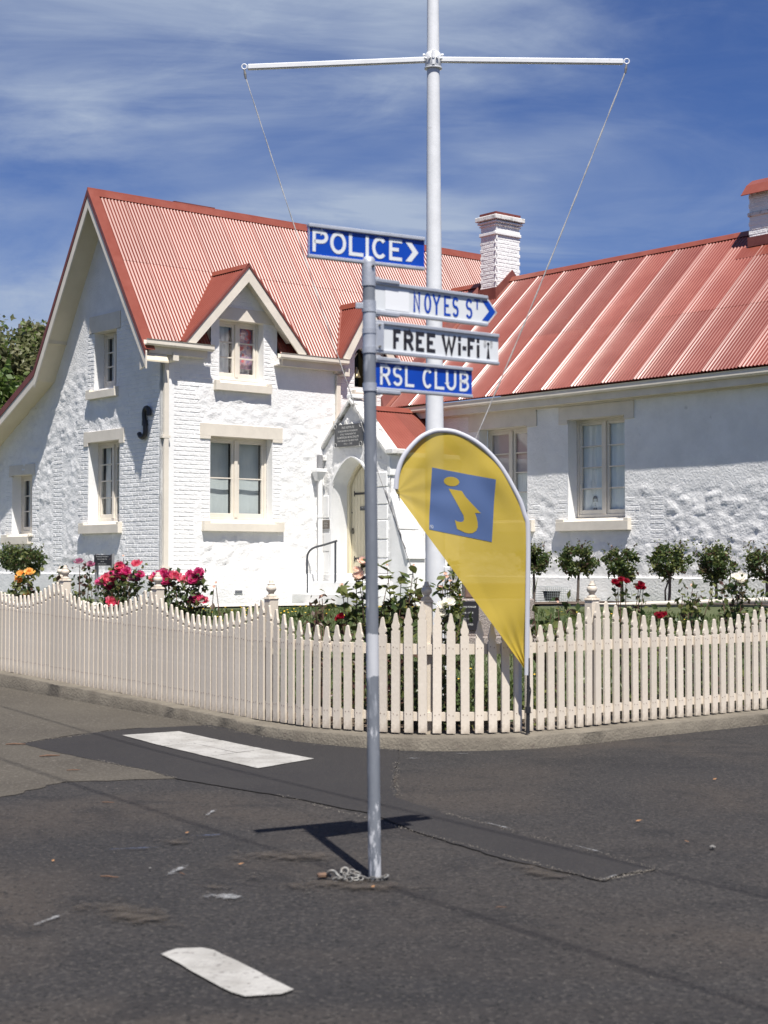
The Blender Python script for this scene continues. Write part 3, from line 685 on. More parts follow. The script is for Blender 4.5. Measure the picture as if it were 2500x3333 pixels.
def window(P, op, rv, nrow, lin, sl, inside):
    b0, b1, z0, z1 = op; d = -rv; zb = z0 + .03
    f = MB(); fr = .05
    wbox(f, P, b0, b0 + fr, zb, z1, d - .09, d); wbox(f, P, b1 - fr, b1, zb, z1, d - .09, d)
    wbox(f, P, b0 + fr, b1 - fr, z1 - fr, z1, d - .09, d); wbox(f, P, b0 + fr, b1 - fr, zb, zb + .06, d - .09, d)
    mid = (b0 + b1) / 2; wbox(f, P, mid - .038, mid + .038, zb + .06, z1 - fr, d - .09, d + .012)
    win = f.build('window', CREAM, bld, bevel=.005)
    notch_lintel(P, *lin, b0, b1, z1).build('lintel', CREAM, win, bevel=.006)
    sill(P, *sl, b0, b1, rv).build('sill', CREAM, win, bevel=.006)
    for (c0, c1) in ((b0 + fr, mid - .038), (mid + .038, b1 - fr)):
        s_ = MB(); st = .055; q0, q1 = zb + .06, z1 - fr
        wbox(s_, P, c0, c0 + st, q0, q1, d - .07, d - .018); wbox(s_, P, c1 - st, c1, q0, q1, d - .07, d - .018)
        wbox(s_, P, c0 + st, c1 - st, q1 - st, q1, d - .07, d - .018); wbox(s_, P, c0 + st, c1 - st, q0, q0 + .085, d - .07, d - .018)
        s_.build('sash', CREAM, win, bevel=.004)
        g0, g1 = q0 + .085, q1 - st; hgt = (g1 - g0) / nrow
        for k in range(nrow):
            if k:
                zz_ = g0 + k * hgt; wbox(MB(), P, 0, 1, 0, 1, 0, 1)
                wbox(gb := MB(), P, c0 + st, c1 - st, zz_ - .012, zz_ + .012, d - .055, d - .022); gb.build('glazing_bar', CREAM, win)
            za, zc = g0 + k * hgt + (.012 if k else 0), g0 + (k + 1) * hgt - (.012 if k < nrow - 1 else 0)
            MB().add([P(c0 + st, za, d - .045), P(c1 - st, za, d - .045), P(c1 - st, zc, d - .045), P(c0 + st, zc, d - .045)], [(0, 1, 2, 3)]).build('pane', GLASS, win, fix=False)
        def panel(nm, m, x0, x1, y0, y1, dd, wav=0, nw=3):
            n = 24; vs = []
            for y in (y0, y1):
                for i in range(n + 1):
                    x = x0 + (x1 - x0) * i / n; vs.append(P(x, y, d + dd + wav * math.sin(i / n * math.pi * 2 * nw)))
            MB().add(vs, [(i, i + 1, n + 2 + i, n + 1 + i) for i in range(n)]).build(nm, m, win, smooth=True, fix=False)
        inside(panel, c0 + st - .02, c1 - st + .02, g0 - .02, g1 + .02, c0 < mid - .2)
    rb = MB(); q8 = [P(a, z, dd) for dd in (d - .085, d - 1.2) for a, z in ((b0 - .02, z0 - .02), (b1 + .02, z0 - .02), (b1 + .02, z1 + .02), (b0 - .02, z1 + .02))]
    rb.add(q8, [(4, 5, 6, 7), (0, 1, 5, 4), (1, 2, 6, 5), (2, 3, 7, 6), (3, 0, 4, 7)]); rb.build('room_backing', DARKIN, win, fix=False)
    return win
def in_blind(p, a, b, c, d, left):
    p('roller_blind', BLIND, a, b, c, d, -.16, .004, 1)
def in_gable(p, a, b, c, d, left):
    w_ = b - a
    if left: p('curtain', CURT, a, a + w_ * .40, c, d, -.14, .012, 2); p('curtain', CURT, a + w_ * .44, b, c, d, -.24, .010, 2)
    else: p('curtain', CURT, a + w_ * .1, b, c, d, -.20, .012, 3)
def in_lace(p, a, b, c, d, left):
    p('lace_curtain', CURT, a, b, c, d, -.085, .008, 2 if left else 3)
def in_pink(p, a, b, c, d, left):
    h = d - c; p('pink_blind', PINKB, a, b, c + h * .5, d, -.08, .004, 1); p('lace_curtain', CURT, a, b, c, c + h * .5, -.09, .006, 2)
def quilt_mat():
    m = mat('patchwork_print', (.55, .30, .32), .8, (.16, .10, .22), 9, detail=5, lo=.42, hi=.55, fine=((.62, .06, .07), 6, .58, .62))
    return m
QUILT = quilt_mat()
def in_dormer(p, a, b, c, d, left):
    if left: p('curtain', CURT, a, b, c, d, -.17, .02, 2)
    else:
        p('poster', QUILT, a, b, c + (d - c) * .14, d, -.10, .003, 2); p('curtain', CURT, a, b, c, d, -.2, .01, 2)
window(Pf, OPEN['f'][0], .20, 2, (.893, 2.848, 3.925, 4.225), (.937, 2.844, 2.145, 2.342), in_blind)
window(Pf, OPEN['f'][1], .18, 3, (1.21, 2.66, 6.27, 6.52), (1.202, 2.535, 4.88, 5.068), in_dormer)
window(Pg, OPEN['g'][0], .22, 3, (-2.647, -1.456, 6.15 - .01, 6.474), (-2.66, -1.531, 4.805, 4.995), in_gable)
window(Pg, OPEN['g'][1], .22, 4, (-2.858, -1.298, 3.875, 4.16), (-2.927, -1.364, 2.117, 2.332), in_gable)
window(Pg, OPEN['g'][2], .22, 3, (-6.097, -4.936, 3.39, 3.64), (-6.308, -5.08, 1.937, 2.14), in_gable)
wn1 = window(Pw, OPEN['w'][0], .24, 4, (4.848, 6.705, 4.128, 4.455), (4.836, 6.62, 2.126, 2.342), in_lace)
wn2 = window(Pw, OPEN['w'][1], .24, 4, (2.364, 4.26, 4.145, 4.47), (2.42, 4.20, 2.131, 2.354), in_pink)
# two printed portrait cut-outs standing inside the wing window (generic faces)
def portrait(P, a, z, w_, h_, par, beard):
    mb = MB(); q = lambda x, y: P(a + x * w_, z + y * h_, -.24 - .068)
    def ell(cx_, cy_, rx, ry, n=14, a0=0, a1=2 * math.pi): return [q(cx_ + rx * math.cos(a0 + (a1 - a0) * k / n), cy_ + ry * math.sin(a0 + (a1 - a0) * k / n)) for k in range(n)]
    for pl in (ell(.5, .78, .36, .20, 14, 0, math.pi * 1.02) + [q(.14, .6), q(.22, .62), q(.28, .80), q(.72, .80), q(.78, .62), q(.86, .6)],
               ell(.36, .66, .07, .02), ell(.64, .66, .07, .02), ell(.5, .52, .05, .018), ell(.5, .43, .10, .018),
               [q(.1, 0), q(.9, 0), q(.78, .24), q(.6, .30), q(.5, .12), q(.4, .30), q(.22, .24)] if not beard else ell(.5, .30, .12, .07)):
        mb.add(pl, [tuple(range(len(pl)))])
    return mb.build('portrait_print', mat_print, par, fix=False)
mat_print = mat('grey_print', (.16, .16, .165), .8)
portrait(Pw, 5.39, 2.47, .16, .32, wn1, False); portrait(Pw, 6.20, 2.50, .16, .30, wn1, True)
portrait(Pw, 3.80, 2.50, .15, .30, wn2, True)

# corrugated iron sheets: 0.762 m cover, ten ribs
PITCH = .0762
def corr(name, org, ex, ey, en, ncol, length, bot=None, m=REDROOF, par=None, lap=.006, sub=10, top=None, dz=0, amp=0):
    """one sheet: ex along the eave, ey up the slope, en the normal"""
    org, ex, ey, en = Vector(org), Vector(ex), Vector(ey), Vector(en); n = ncol * sub; vs = []
    for i in range(n + 1):
        x = i / sub * PITCH; h = .0086 * (1 + amp * math.exp(-x / .17)) * math.sin(2 * math.pi * i / sub) + lap * math.exp(-x / .10) + dz + .004 * math.exp(-((ncol * PITCH - x) / .02))
        y0 = bot(x) if bot else 0; y1 = top(x) if top else length
        vs += [org + ex * x + ey * y0 + en * h, org + ex * x + ey * y1 + en * h]
    mb = MB().add(vs, [(2 * i, 2 * i + 2, 2 * i + 3, 2 * i + 1) for i in range(n)])
    # folded lip on the first edge so that the lap shows
    a0, a1 = vs[0], vs[1]
    mb.add([a0, a1, a1 - en * .010 - ex * .004, a0 - en * .010 - ex * .004], [(0, 1, 2, 3)])
    return mb.build(name, m, par, smooth=True, fix=False)
# main roof, front slope: eave at t=.25, ridge at t=-1.94
cosr = 1 / math.hypot(1, 1.546); sinr = 1.546 * cosr
eyM = Vector((0, cosr, sinr)); enM = Vector((0, -sinr, cosr))      # local y = -t
slopeL = (2.07) / cosr
mr = MB(); mr.add([L(-.46, .25, mroof(.25) - .05), L(10.6, .25, mroof(.25) - .05), L(10.6, -1.94, 8.78), L(-.46, -1.94, 8.78)], [(0, 1, 2, 3)])
# underlay only where the roof is whole (behind the dormers)
mr = MB(); zz0 = mroof(-.55) - .06; mr.add([L(-.30, -.55, zz0), L(10.6, -.55, zz0), L(10.6, -1.94, 8.78), L(-.30, -1.94, 8.78)], [(0, 1, 2, 3)])
mr.add([L(-.46, -1.94, 8.84), L(10.6, -1.94, 8.84), L(10.6, -4.12, 5.47), L(-.46, -4.12, 5.47)], [(0, 1, 2, 3)])
mr.add([L(-.46, -4.12, 5.47), L(10.6, -4.12, 5.47), L(10.6, -9.2, 3.0), L(-.46, -9.2, 3.0)], [(0, 1, 2, 3)])
mroofo = mr.build('main_roof', REDROOF, bld, fix=False)
def botM(s):                                          # the sheets stop short where a wall dormer breaks the eave
    for sc_, hw, za, zf, a, b in ((1.845, 1.46, 7.34, 5.74, 1.09, 2.73), (4.92, .76, 6.96, 5.74, 4.33, 5.52)):
        if a < s < b:
            zd = za - abs(s - sc_) * (za - zf) / hw; ti = (8.86 - zd) / 1.546 - 1.94
            return (.13 - max(ti + .05, -.45)) / cosr if ti + .05 < .1 else .15 / cosr
    return 0
SEAM = 2.12
s0 = -.44
while s0 < 10.3:
    for part in (0, 1):
        f0 = (lambda x, s0=s0: botM(s0 + x)) if part == 0 else (lambda x, s0=s0: SEAM - .08)
        f1 = (lambda x: SEAM) if part == 0 else (lambda x: slopeL - .03)
        corr('roof_sheet', L(s0, .13, mroof(.13)), (1, 0, 0), eyM, enM, 10, slopeL, f0, m=REDMAIN, par=mroofo, top=f1, dz=.004 * part + rnd.uniform(0, .002))
    s0 += 10 * PITCH
def folded(name, P0, P1, dirs, m, par, th=.004):     # ridge capping: polyline cross-section swept from P0 to P1
    P0, P1 = Vector(P0), Vector(P1); mb = MB(); n = len(dirs)
    vs = [P0 + Vector(d) for d in dirs] + [P1 + Vector(d) for d in dirs]
    mb.add(vs, [(i, i + 1, n + i + 1, n + i) for i in range(n - 1)])
    return mb.build(name, m, par, fix=False)
rc = folded('ridge_cap', L(-.485, -1.94, 8.90), L(10.6, -1.94, 8.90), [(0, -cosr * .17, -sinr * .17 + .0), (0, -cosr * .03, -sinr * .03 + .015), (0, 0, .028), (0, cosr * .03, -sinr * .03 + .015), (0, cosr * .17, -sinr * .17)], REDFLASH, mroofo)
# barge flashing on the gable edge (wide red strip and dark outer face) and cream barge boards
def rake(t0, z0, t1, z1, sx0, sx1, dz0, dz1): return [L(sx0, t0, z0 + dz0), L(sx1, t0, z0 + dz0), L(sx1, t1, z1 + dz0), L(sx0, t1, z1 + dz0), L(sx0, t0, z0 + dz1), L(sx1, t0, z0 + dz1), L(sx1, t1, z1 + dz1), L(sx0, t1, z1 + dz1)]
rk = [(.245, mroof(.245), -1.94, 8.86), (-1.94, 8.86, -4.12, 5.49), (-4.12, 5.49, -9.2, 3.0)]
for (a, b, c, d) in rk:
    MB().hexa(rake(a, b, c, d, -.49, -.27, .022, .040)).build('barge_flashing', REDFLASH, mroofo)
    MB().hexa(rake(a, b, c, d, -.492, -.478, -.10, .0395)).build('barge_edge', DARKRED, mroofo)
    MB().hexa(rake(a, b, c, d, -.477, -.445, -.34 if a > -4 else -.27, -.02)).build('barge_board', CREAM, bld)
    MB().hexa(rake(a, b, c, d, -.444, .03, -.20, -.17)).build('soffit', SOFFIT, bld)
mb = MB(); wbox(mb, Pg, -3.86, -3.60, 6.02, 6.09, .0, .44); mb.build('soffit_bracket', SOFFIT, bld)
mb = MB(); mb.prism([L(-.444, .20, 5.22), L(-.444, -.02, 5.14), L(-.444, -.02, 5.45)], (.03, 0, 0)); mb.build('eave_end_plate', CREAM, bld)
mb = MB(); mb.box(L(2.1, -2.15, 8.93), (1.0, .2, .10)); mb.build('ridge_vent', DARKRED, bld)
# gutters, fascias, downpipes
def gutter(P, a0, a1, zt, d0, name='gutter'):
    mb = MB(); pr = [(d0, zt - .012), (d0, zt - .10), (d0 + .03, zt - .115), (d0 + .09, zt - .115), (d0 + .118, zt - .085), (d0 + .118, zt - .02), (d0 + .132, zt), (d0 + .112, zt), (d0 + .105, zt - .09), (d0 + .02, zt - .10)]
    n = len(pr); vs = [P(a, z, d) for a in (a0, a1) for d, z in pr]
    mb.add(vs, [(i, (i + 1) % n, n + (i + 1) % n, n + i) for i in range(n)] + [tuple(range(n)), tuple(range(n, 2 * n))[::-1]])
    return mb.build(name, CREAM, bld)
for a0, a1 in ((-.475, 1.035), (2.61, 4.345)):
    gutter(Pf, a0, a1, 5.70, .17)
    wbox(mb := MB(), Pf, a0 + .12, a1 - .09, 5.455, 5.63, .14, .168); mb.build('fascia', CREAM, bld)
    wbox(mb := MB(), Pf, max(a0 + .03, 0), a1 - .09, 5.46, 5.48, -.02, .138); mb.build('eave_soffit', CREAM, bld)
gutter(lambda a, z, d: L(5.4 - d + .13, a, z), .06, 13, 4.735, 0)
wbox(mb := MB(), lambda a, z, d: L(5.75 - d, a, z), .02, 13, 4.49, 4.68, .20, .228); mb.build('fascia', CREAM, bld)
wbox(mb := MB(), lambda a, z, d: L(5.75 - d, a, z), .02, 13, 4.50, 4.52, -.02, .198); mb.build('eave_soffit', CREAM, bld)
wbox(mb := MB(), Pw, .02, 13, 4.46, 4.505, -.02, .03); mb.build('wall_plate_moulding', CREAM, bld)
def downpipe(P, a, z0, z1, wd, m, outz=None, d=.05):
    mb = MB(); wbox(mb, P, a - wd / 2, a + wd / 2, z0, z1, d - .03, d + .03)
    if outz:
        wbox(mb, P, a + .06, a + .06 + wd * 1.25, outz - .16, outz, d + .09, d + .16)
        mb.hexa([P(a - wd / 2, z1, d - .03), P(a + wd / 2, z1, d - .03), P(a + wd / 2, z1, d + .03), P(a - wd / 2, z1, d + .03), P(a + .06, outz - .16, d + .09), P(a + .06 + wd, outz - .16, d + .09), P(a + .06 + wd, outz - .12, d + .15), P(a + .06, outz - .12, d + .15)])
    o = mb.build('downpipe', m, bld, bevel=.006)
    for zz_ in (z0 + .12, (z0 + z1) / 2 + .6):
        wbox(b_ := MB(), P, a - wd / 2 - .05, a + wd / 2 + .03, zz_ - .025, zz_ + .025, .004, d + .035); b_.build('pipe_bracket', m, o)
    return o
downpipe(Pf, .095, 1.32, 5.30, .10, CREAM, 5.50)
downpipe(Pf, 4.235, 4.30, 5.38, .10, CREAM, 5.52)
# iron S-shaped wall anchor on the gable
pts = [(-.30, 4.33), (-.31, 4.42), (-.36, 4.475), (-.43, 4.47), (-.475, 4.40), (-.47, 4.28), (-.445, 4.16), (-.435, 4.05), (-.455, 3.97), (-.52, 3.93), (-.60, 3.945), (-.66, 4.01)]
sp = catmull([Vector((a, z, 0)) for a, z in pts], 5); mb = MB(); mb.tube([Pg(p.x, p.y, .06) for p in sp], .046, 8); wbox(mb, Pg, -.53, -.44, 4.15, 4.25, 0, .08)
mb.build('wall_anchor', BLACKI, bld, smooth=True)
mb = MB(); wbox(mb, Pf, 1.66, 1.86, .93, 1.01, .05, .062); av = mb.build('air_vent', WHITES, bld)
for k in range(3): wbox(q_ := MB(), Pf, 1.675, 1.845, .945 + k * .022, .953 + k * .022, .0625, .07); q_.build('vent_slat', DGREY, av)

# wall dormers
def dormer(sc_, hw, za, zf, tb, front=.27):
    sl = (za - zf) / hw; cc = 1 / math.hypot(1, sl); ss = sl * cc; ln = hw / cc; depth = .25 - tb
    mb = MB(); mb.add([L(sc_, .22, za - .05), L(sc_, tb, za - .05), L(sc_ - hw, tb, zf - .05), L(sc_ - hw, .22, zf - .05)], [(0, 1, 2, 3)]); mb.add([L(sc_, .22, za - .05), L(sc_, tb, za - .05), L(sc_ + hw, tb, zf - .05), L(sc_ + hw, .22, zf - .05)], [(0, 1, 2, 3)])
    dr = mb.build('dormer_roof', DARKRED, bld, fix=False)
    nc = int(math.ceil(depth / PITCH))
    corr('roof_sheet', L(sc_ - hw, .25, zf), (0, 1, 0), (cc, 0, ss), (-ss, 0, cc), nc, ln, m=REDMAIN, par=dr, lap=0)
    corr('roof_sheet', L(sc_ + hw, .25, zf), (0, 1, 0), (-cc, 0, ss), (ss, 0, cc), nc, ln, m=REDMAIN, par=dr, lap=0)
    folded('ridge_cap', L(sc_, .275, za + .035), L(sc_, tb, za + .035), [(-cc * .13, 0, -ss * .13), (-.02, 0, .0), (0, 0, .012), (.02, 0, .0), (cc * .13, 0, -ss * .13)], REDFLASH, dr)
    for sg in (-1, 1):
        f = lambda o, zz_, t: L(sc_ + sg * o, t, zz_)
        MB().hexa([f(0, za - .32, .235), f(hw - .18, zf - .10, .235), f(hw - .18, zf - .10, .265), f(0, za - .32, .265), f(0, za - .03, .235), f(hw - .02, zf - .012, .235), f(hw - .02, zf - .012, .265), f(0, za - .03, .265)]).build('barge_board', CREAM, dr)
        MB().hexa([f(0, za - .03, .20), f(hw + .03, zf - .075, .20), f(hw + .03, zf - .075, .285), f(0, za - .03, .285), f(0, za + .03, .20), f(hw + .03, zf - .015, .20), f(hw + .03, zf - .015, .285), f(0, za + .03, .285)]).build('barge_flashing', DARKRED, dr)
        MB().hexa([f(0, za - .20, -.02), f(hw - .35, zf + .39 * sl / 1.11 - .20, -.02), f(hw - .35, zf + .39 * sl / 1.11 - .20, .234), f(0, za - .20, .234), f(0, za - .17, -.02), f(hw - .35, zf + .39 * sl / 1.11 - .17, -.02), f(hw - .35, zf + .39 * sl / 1.11 - .17, .234), f(0, za - .17, .234)]).build('soffit', CREAM, dr)
    return dr
dormer(1.845, 1.46, 7.34, 5.74, -1.15)
dormer(4.92, .76, 6.96, 5.74, -.75)
# little side walls of the dormer and flashing at the valley
mb = MB()
for s_ in (1.11, 2.71):
    mb.add([L(s_, 0, 5.3), L(s_, -.6, 5.9), L(s_, -.6, 6.4), L(s_, 0, 6.42)], [(0, 1, 2, 3)])
for s_ in (4.35, 5.5): mb.add([L(s_, 0, 5.3), L(s_, -.6, 5.9), L(s_, -.6, 6.4), L(s_, 0, 6.0)], [(0, 1, 2, 3)])
mb.build('dormer_side', WHITES, bld, fix=False)
mb = MB()
for (sx, tx, zx, s2, t2, z2) in ((.40, .17, 5.72, 1.845, -.84, 7.30),):
    pass
def valley(p0, p1, wv, m=REDFLASH):
    a = Vector(L(*p0)); b = Vector(L(*p1)); MB().tube([a, b], wv, 6).build('valley_flashing', m, bld)
valley((.40, .10, 5.74), (1.845, -.95, 7.34), .022); valley((4.18, .10, 5.74), (4.92, -.70, 6.96), .03)
# bell opening: arched surround, louvre shade and bell
mb = MB(); arch = [(4.71 + .22 * (1 - math.cos(k / 10 * math.pi)), 5.80 + .22 * math.sin(k / 10 * math.pi)) for k in range(11)]
for side in (0, 1):
    seg = arch[:6] if side == 0 else arch[5:]; cnr = (4.70, 6.03) if side == 0 else (5.16, 6.03)
    pl = [Pf(x, z, -.19) for x, z in seg] + ([Pf(4.93, 6.03, -.19), Pf(*cnr, -.19)] if side == 0 else [Pf(*cnr, -.19), Pf(4.93, 6.03, -.19)])
    mb.prism(pl, Vector(Pf(0, 0, .195)) - Vector(Pf(0, 0, 0)))
bellw = mb.build('bell_opening', WHITES, bld)
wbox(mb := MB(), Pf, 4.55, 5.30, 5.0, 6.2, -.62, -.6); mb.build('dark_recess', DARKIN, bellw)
sill(Pf, 4.63, 5.23, 4.905, 5.115, 4.71, 5.15, .2).build('sill', CREAM, bellw)
mb = MB(); wbox(mb, Pf, 5.10, 5.15, 5.15, 5.9, -.16, -.1); mb.tube([Pf(4.73, 5.70, -.15), Pf(4.90, 5.92, -.15)], .012); mb.build('bell_frame', CREAM, bellw)
mb = MB(); p = Pf(4.86, 5.40, -.12); mb.lathe([(.085, 0), (.088, .01), (.066, .05), (.052, .11), (.045, .16), (.02, .19), (.012, .22)], p, 14); mb.build('bell', BELL, bellw, smooth=True)

# wing roof
tw = .956; cw = 1 / math.hypot(1, tw); sw = tw * cw
eyW = Vector((cw, 0, sw)); enW = Vector((-sw, 0, cw)); lenW = 3.15 / cw
wr = MB(); wr.add([L(5.5, -1.3, 4.73 + .1 * tw - .06), L(5.5, 13, 4.73 + .1 * tw - .06), L(8.6, 13, 7.73), L(8.6, -1.3, 7.73)], [(0, 1, 2, 3)]); wr.add([L(8.6, -2, 7.73), L(8.6, 13, 7.73), L(12, 13, 4.5), L(12, -2, 4.5)], [(0, 1, 2, 3)])
wroof = wr.build('wing_roof', REDROOF, bld, fix=False)
t0 = .08
SW = 1.95
while t0 < 12.6:
    # laps run towards the street end: sheet starts at its far edge
    off = rnd.uniform(0, .002)
    for part in (0, 1):
        corr('roof_sheet', L(5.45, t0, 4.78), (0, -1, 0), eyW, enW, 10, lenW, (lambda x: 0.) if part == 0 else (lambda x: SW - .07), par=wroof,
             top=(lambda x: SW) if part == 0 else (lambda x: lenW - .03), lap=.012, dz=.004 * part + off, amp=.62 + rnd.uniform(-.12, .12))
    t0 += 10 * PITCH
for k in (1, 2):    # sheets that run under the main roof
    corr('roof_sheet', L(5.4, .08 - 10 * PITCH * (k - 1), 4.73), (0, 1, 0), eyW, enW, 10, lenW, par=wroof, bot=lambda x: 1.2)
folded('ridge_cap', L(8.6, -1.3, 7.83), L(8.6, 13, 7.83), [(-cw * .16, 0, -sw * .16), (-.03, 0, -.005), (0, 0, .01), (.03, 0, -.005), (cw * .16, 0, -sw * .16)], REDFLASH, wroof)
MB().hexa([L(5.42, .005, 4.74), L(8.6, .005, 7.78), L(8.6, .11, 7.78), L(5.42, .11, 4.74), L(5.42, .005, 5.02), L(8.6, .005, 8.02), L(8.6, .03, 8.02), L(5.42, .03, 5.02)]).build('wall_flashing', DARKRED, wroof)
MB().hexa([L(5.42, .112, 4.76), L(8.6, .112, 7.80), L(8.6, .24, 7.80), L(5.42, .24, 4.76), L(5.42, .112, 4.785), L(8.6, .112, 7.825), L(8.6, .24, 7.825), L(5.42, .24, 4.785)]).build('apron_flashing', REDFLASH, wroof)

MB().prism([L(5.76, 12.7, .5), L(11.4, 12.7, .5), L(11.4, 12.7, 4.7), L(8.6, 12.7, 7.55), L(5.76, 12.7, 4.7)], (0, -.25, 0)).build('wing_end_wall', WHITE, bld)
# chimneys
def chimney(s0, s1, ta, tb, zb, zt, zneck, cap):
    mb = MB(); cxs, cts = (s0 + s1) / 2, (ta + tb) / 2; ws_, wt_ = s1 - s0, abs(tb - ta)
    mb.box(L(cxs, cts, (zb + zt) / 2), (ws_ - .004, wt_ - .004, zt - zb))
    ch = mb.build('chimney', WHITES, bld)
    for i, (z0, z1, ex) in enumerate(zneck):
        MB().box(L(cxs, cts, (z0 + z1) / 2), (ws_ + 2 * ex, wt_ + 2 * ex, z1 - z0)).build('chimney_course', LICH if i == len(zneck) - 1 else WHITES, ch, bevel=.012)
    tmp = 0; z = zb + .04; k = 0; zl = zneck[0][0] - .02
    while z < zt - .08:
        if not any(a - .03 < z < b + .03 for a, b, _ in zneck):
            for face in (0, 1):
                ln = ws_ if face == 0 else wt_; nb = max(2, int(round(ln / .24))); bl = ln / nb
                x = -ln / 2 + (bl / 2 if k % 2 else 0)
                for q in range(nb + (0 if not k % 2 else 0)):
                    a = -ln / 2 + bl * (q + .5) + (bl * .25 if k % 2 else -bl * .25) * (0 if nb < 2 else 1)
                    a = max(-ln / 2 + .09, min(ln / 2 - .09, a))
                    if face == 0: p = Vector(L(cxs + a, max(ta, tb), z)) + Vector((0, -.001 - rnd.uniform(0, .003), 0)); rot = 0
                    else: p = Vector(L(s0, cts + a, z)) + Vector((-.001 - rnd.uniform(0, .003), 0, 0)); rot = -90
                    kk = rnd.randrange(5); M = Matrix.Translation(p) @ Matrix.Rotation(R(rot), 4, 'Z') @ Matrix.Rotation(R(rnd.uniform(-1.5, 1.5)), 4, 'Y') @ Matrix.Diagonal((bl / .232, 1, 1.05, 1))
                    rest.add([M @ Vector(v) for v in BRV[kk][0]], BRV[kk][1])
        z += .085; k += 1
    return ch
ch1 = chimney(8.12, 8.838, .22, .70, 7.0, 9.14, [(8.72, 8.795, .035), (8.925, 8.96, .03), (8.985, 9.03, .06), (9.05, 9.15, .095)], 0)
MB().box(L(8.479, .46, 9.19), (.76, .52, .07)).build('chimney_cap', DARKRED, ch1)
MB().hexa([L(8.08, .70, 7.20), L(8.6, .70, 7.74), L(8.6, .735, 7.74), L(8.08, .735, 7.20), L(8.08, .70, 7.52), L(8.6, .70, 7.99), L(8.6, .728, 7.99), L(8.08, .728, 7.52)]).build('chimney_flashing', DARKRED, ch1)
MB().hexa([L(8.6, .70, 7.74), L(8.72, .70, 7.7), L(8.72, .735, 7.7), L(8.6, .735, 7.74), L(8.6, .70, 7.99), L(8.72, .70, 7.86), L(8.72, .728, 7.86), L(8.6, .728, 7.99)]).build('chimney_flashing', DARKRED, ch1)
MB().box(L(8.09, .46, 7.42), (.05, .56, .26)).build('chimney_flashing', DARKRED, ch1)
ch2 = chimney(8.2, 8.95, 7.41, 8.3, 7.3, 8.50, [(7.985, 8.062, .03)], 1)
MB().box(L(8.19, 7.85, 7.51), (.05, .92, .18)).build('chimney_flashing', DARKRED, ch2)
MB().hexa([L(7.95, 7.25, 7.165), L(8.2, 7.25, 7.40), L(8.2, 8.45, 7.40), L(7.95, 8.45, 7.165), L(7.95, 7.25, 7.185), L(8.2, 7.25, 7.43), L(8.2, 8.45, 7.43), L(7.95, 8.45, 7.185)]).build('apron_flashing', REDFLASH, ch2)
mb = MB()   # bent iron cowl over the second chimney
cwl = [(8.05, 8.37), (8.22, 8.58), (8.40, 8.70), (8.575, 8.74), (8.75, 8.70), (8.93, 8.58), (9.10, 8.37)]
n_ = len(cwl); vs = [L(s, t, z + o) for o in (0, .012) for t in (7.33, 8.4) for s, z in cwl]
mb.add(vs, [(i, i + 1, n_ + i + 1, n_ + i) for i in range(n_ - 1)] + [(2 * n_ + i, 2 * n_ + i + 1, 3 * n_ + i + 1, 3 * n_ + i) for i in range(n_ - 1)] + [(i, i + 1, 2 * n_ + i + 1, 2 * n_ + i) for i in range(n_ - 1)])
mb.build('chimney_cowl', REDFLASH, ch2, fix=False)

for m_ in (REDROOF, REDMAIN):                          # every sheet has faded a little differently
    t = m_.node_tree; n = t.nodes; l = t.links; p = n['Principled BSDF']; src = p.inputs['Base Color'].links[0].from_socket
    oi = n.new('ShaderNodeObjectInfo'); mr_ = n.new('ShaderNodeMapRange'); mr_.inputs[3].default_value = .86; mr_.inputs[4].default_value = 1.14; l.new(oi.outputs['Random'], mr_.inputs[0])
    hs = n.new('ShaderNodeHueSaturation'); l.new(mr_.outputs[0], hs.inputs['Value']); l.new(src, hs.inputs['Color']); l.new(hs.outputs[0], p.inputs['Base Color'])
rest.build('brickwork', WHITE, bld, fix=True, kind='stuff')

# porch
AC, AS = .92, 3.09                                     # arch centre line and springing height
def archpts(hw, base, rise, spring=AS, n=9):
    out = [(AC - hw, base), (AC - hw, spring)]
    for k in range(1, n + 1):
        x = k / n; out.append((AC - hw + hw * x, spring + rise * (1 - (1 - x) ** 1.75) ** .9))
    rgt = [(2 * AC - a, z) for a, z in out[:-1]][::-1]
    return out + rgt
def in_arch(a, z, hw=.60, rise=.55):
    x = abs(a - AC)
    if x > hw or z < 1.1: return False
    return z < AS + rise * (1 - (x / hw) ** 1.75) ** .9
ptop = lambda a: 4.70 - abs(a - AC) * .95
pw = wall('porch_wall', 'p', Pp, -.02, 2.12, .55, 4.7, .03, lambda a, z: z < ptop(a) and not in_arch(a, z), rubble(61, .55), .1, WHITE, [])
mb = MB(); rings = [(.72, .58, .004), (.70, .575, .03), (.625, .55, .03), (.60, .53, -.05), (.545, .50, -.12), (.525, .49, -.27), (.50, .47, -.33)]
prs = [[Pp(a, z, d) for a, z in archpts(hw, 1.155, ri)] for hw, ri, d in rings]; n_ = len(prs[0])
mb.add([p for r_ in prs for p in r_], [(j * n_ + i, j * n_ + i + 1, (j + 1) * n_ + i + 1, (j + 1) * n_ + i) for j in range(len(prs) - 1) for i in range(n_ - 1)])
auto_smooth(mb.build('door_surround', WHITES, bld, fix=False), 30)
mb = MB(); prs = [[Pp(a, z, d) for a, z in archpts(hw, 1.155, ri)] for hw, ri, d in ((.53, .50, -.335), (.53, .50, -.29), (.445, .44, -.29), (.445, .44, -.36))]
mb.add([p for r_ in prs for p in r_], [(j * n_ + i, j * n_ + i + 1, (j + 1) * n_ + i + 1, (j + 1) * n_ + i) for j in range(len(prs) - 1) for i in range(n_ - 1)])
mb.build('door_frame', DOOR, bld, fix=False)
mb = MB(); wbox(mb, Pp, AC - .44, AC + .44, 1.25, 3.52, -.40, -.385); door = mb.build('door', DOOR, bld)
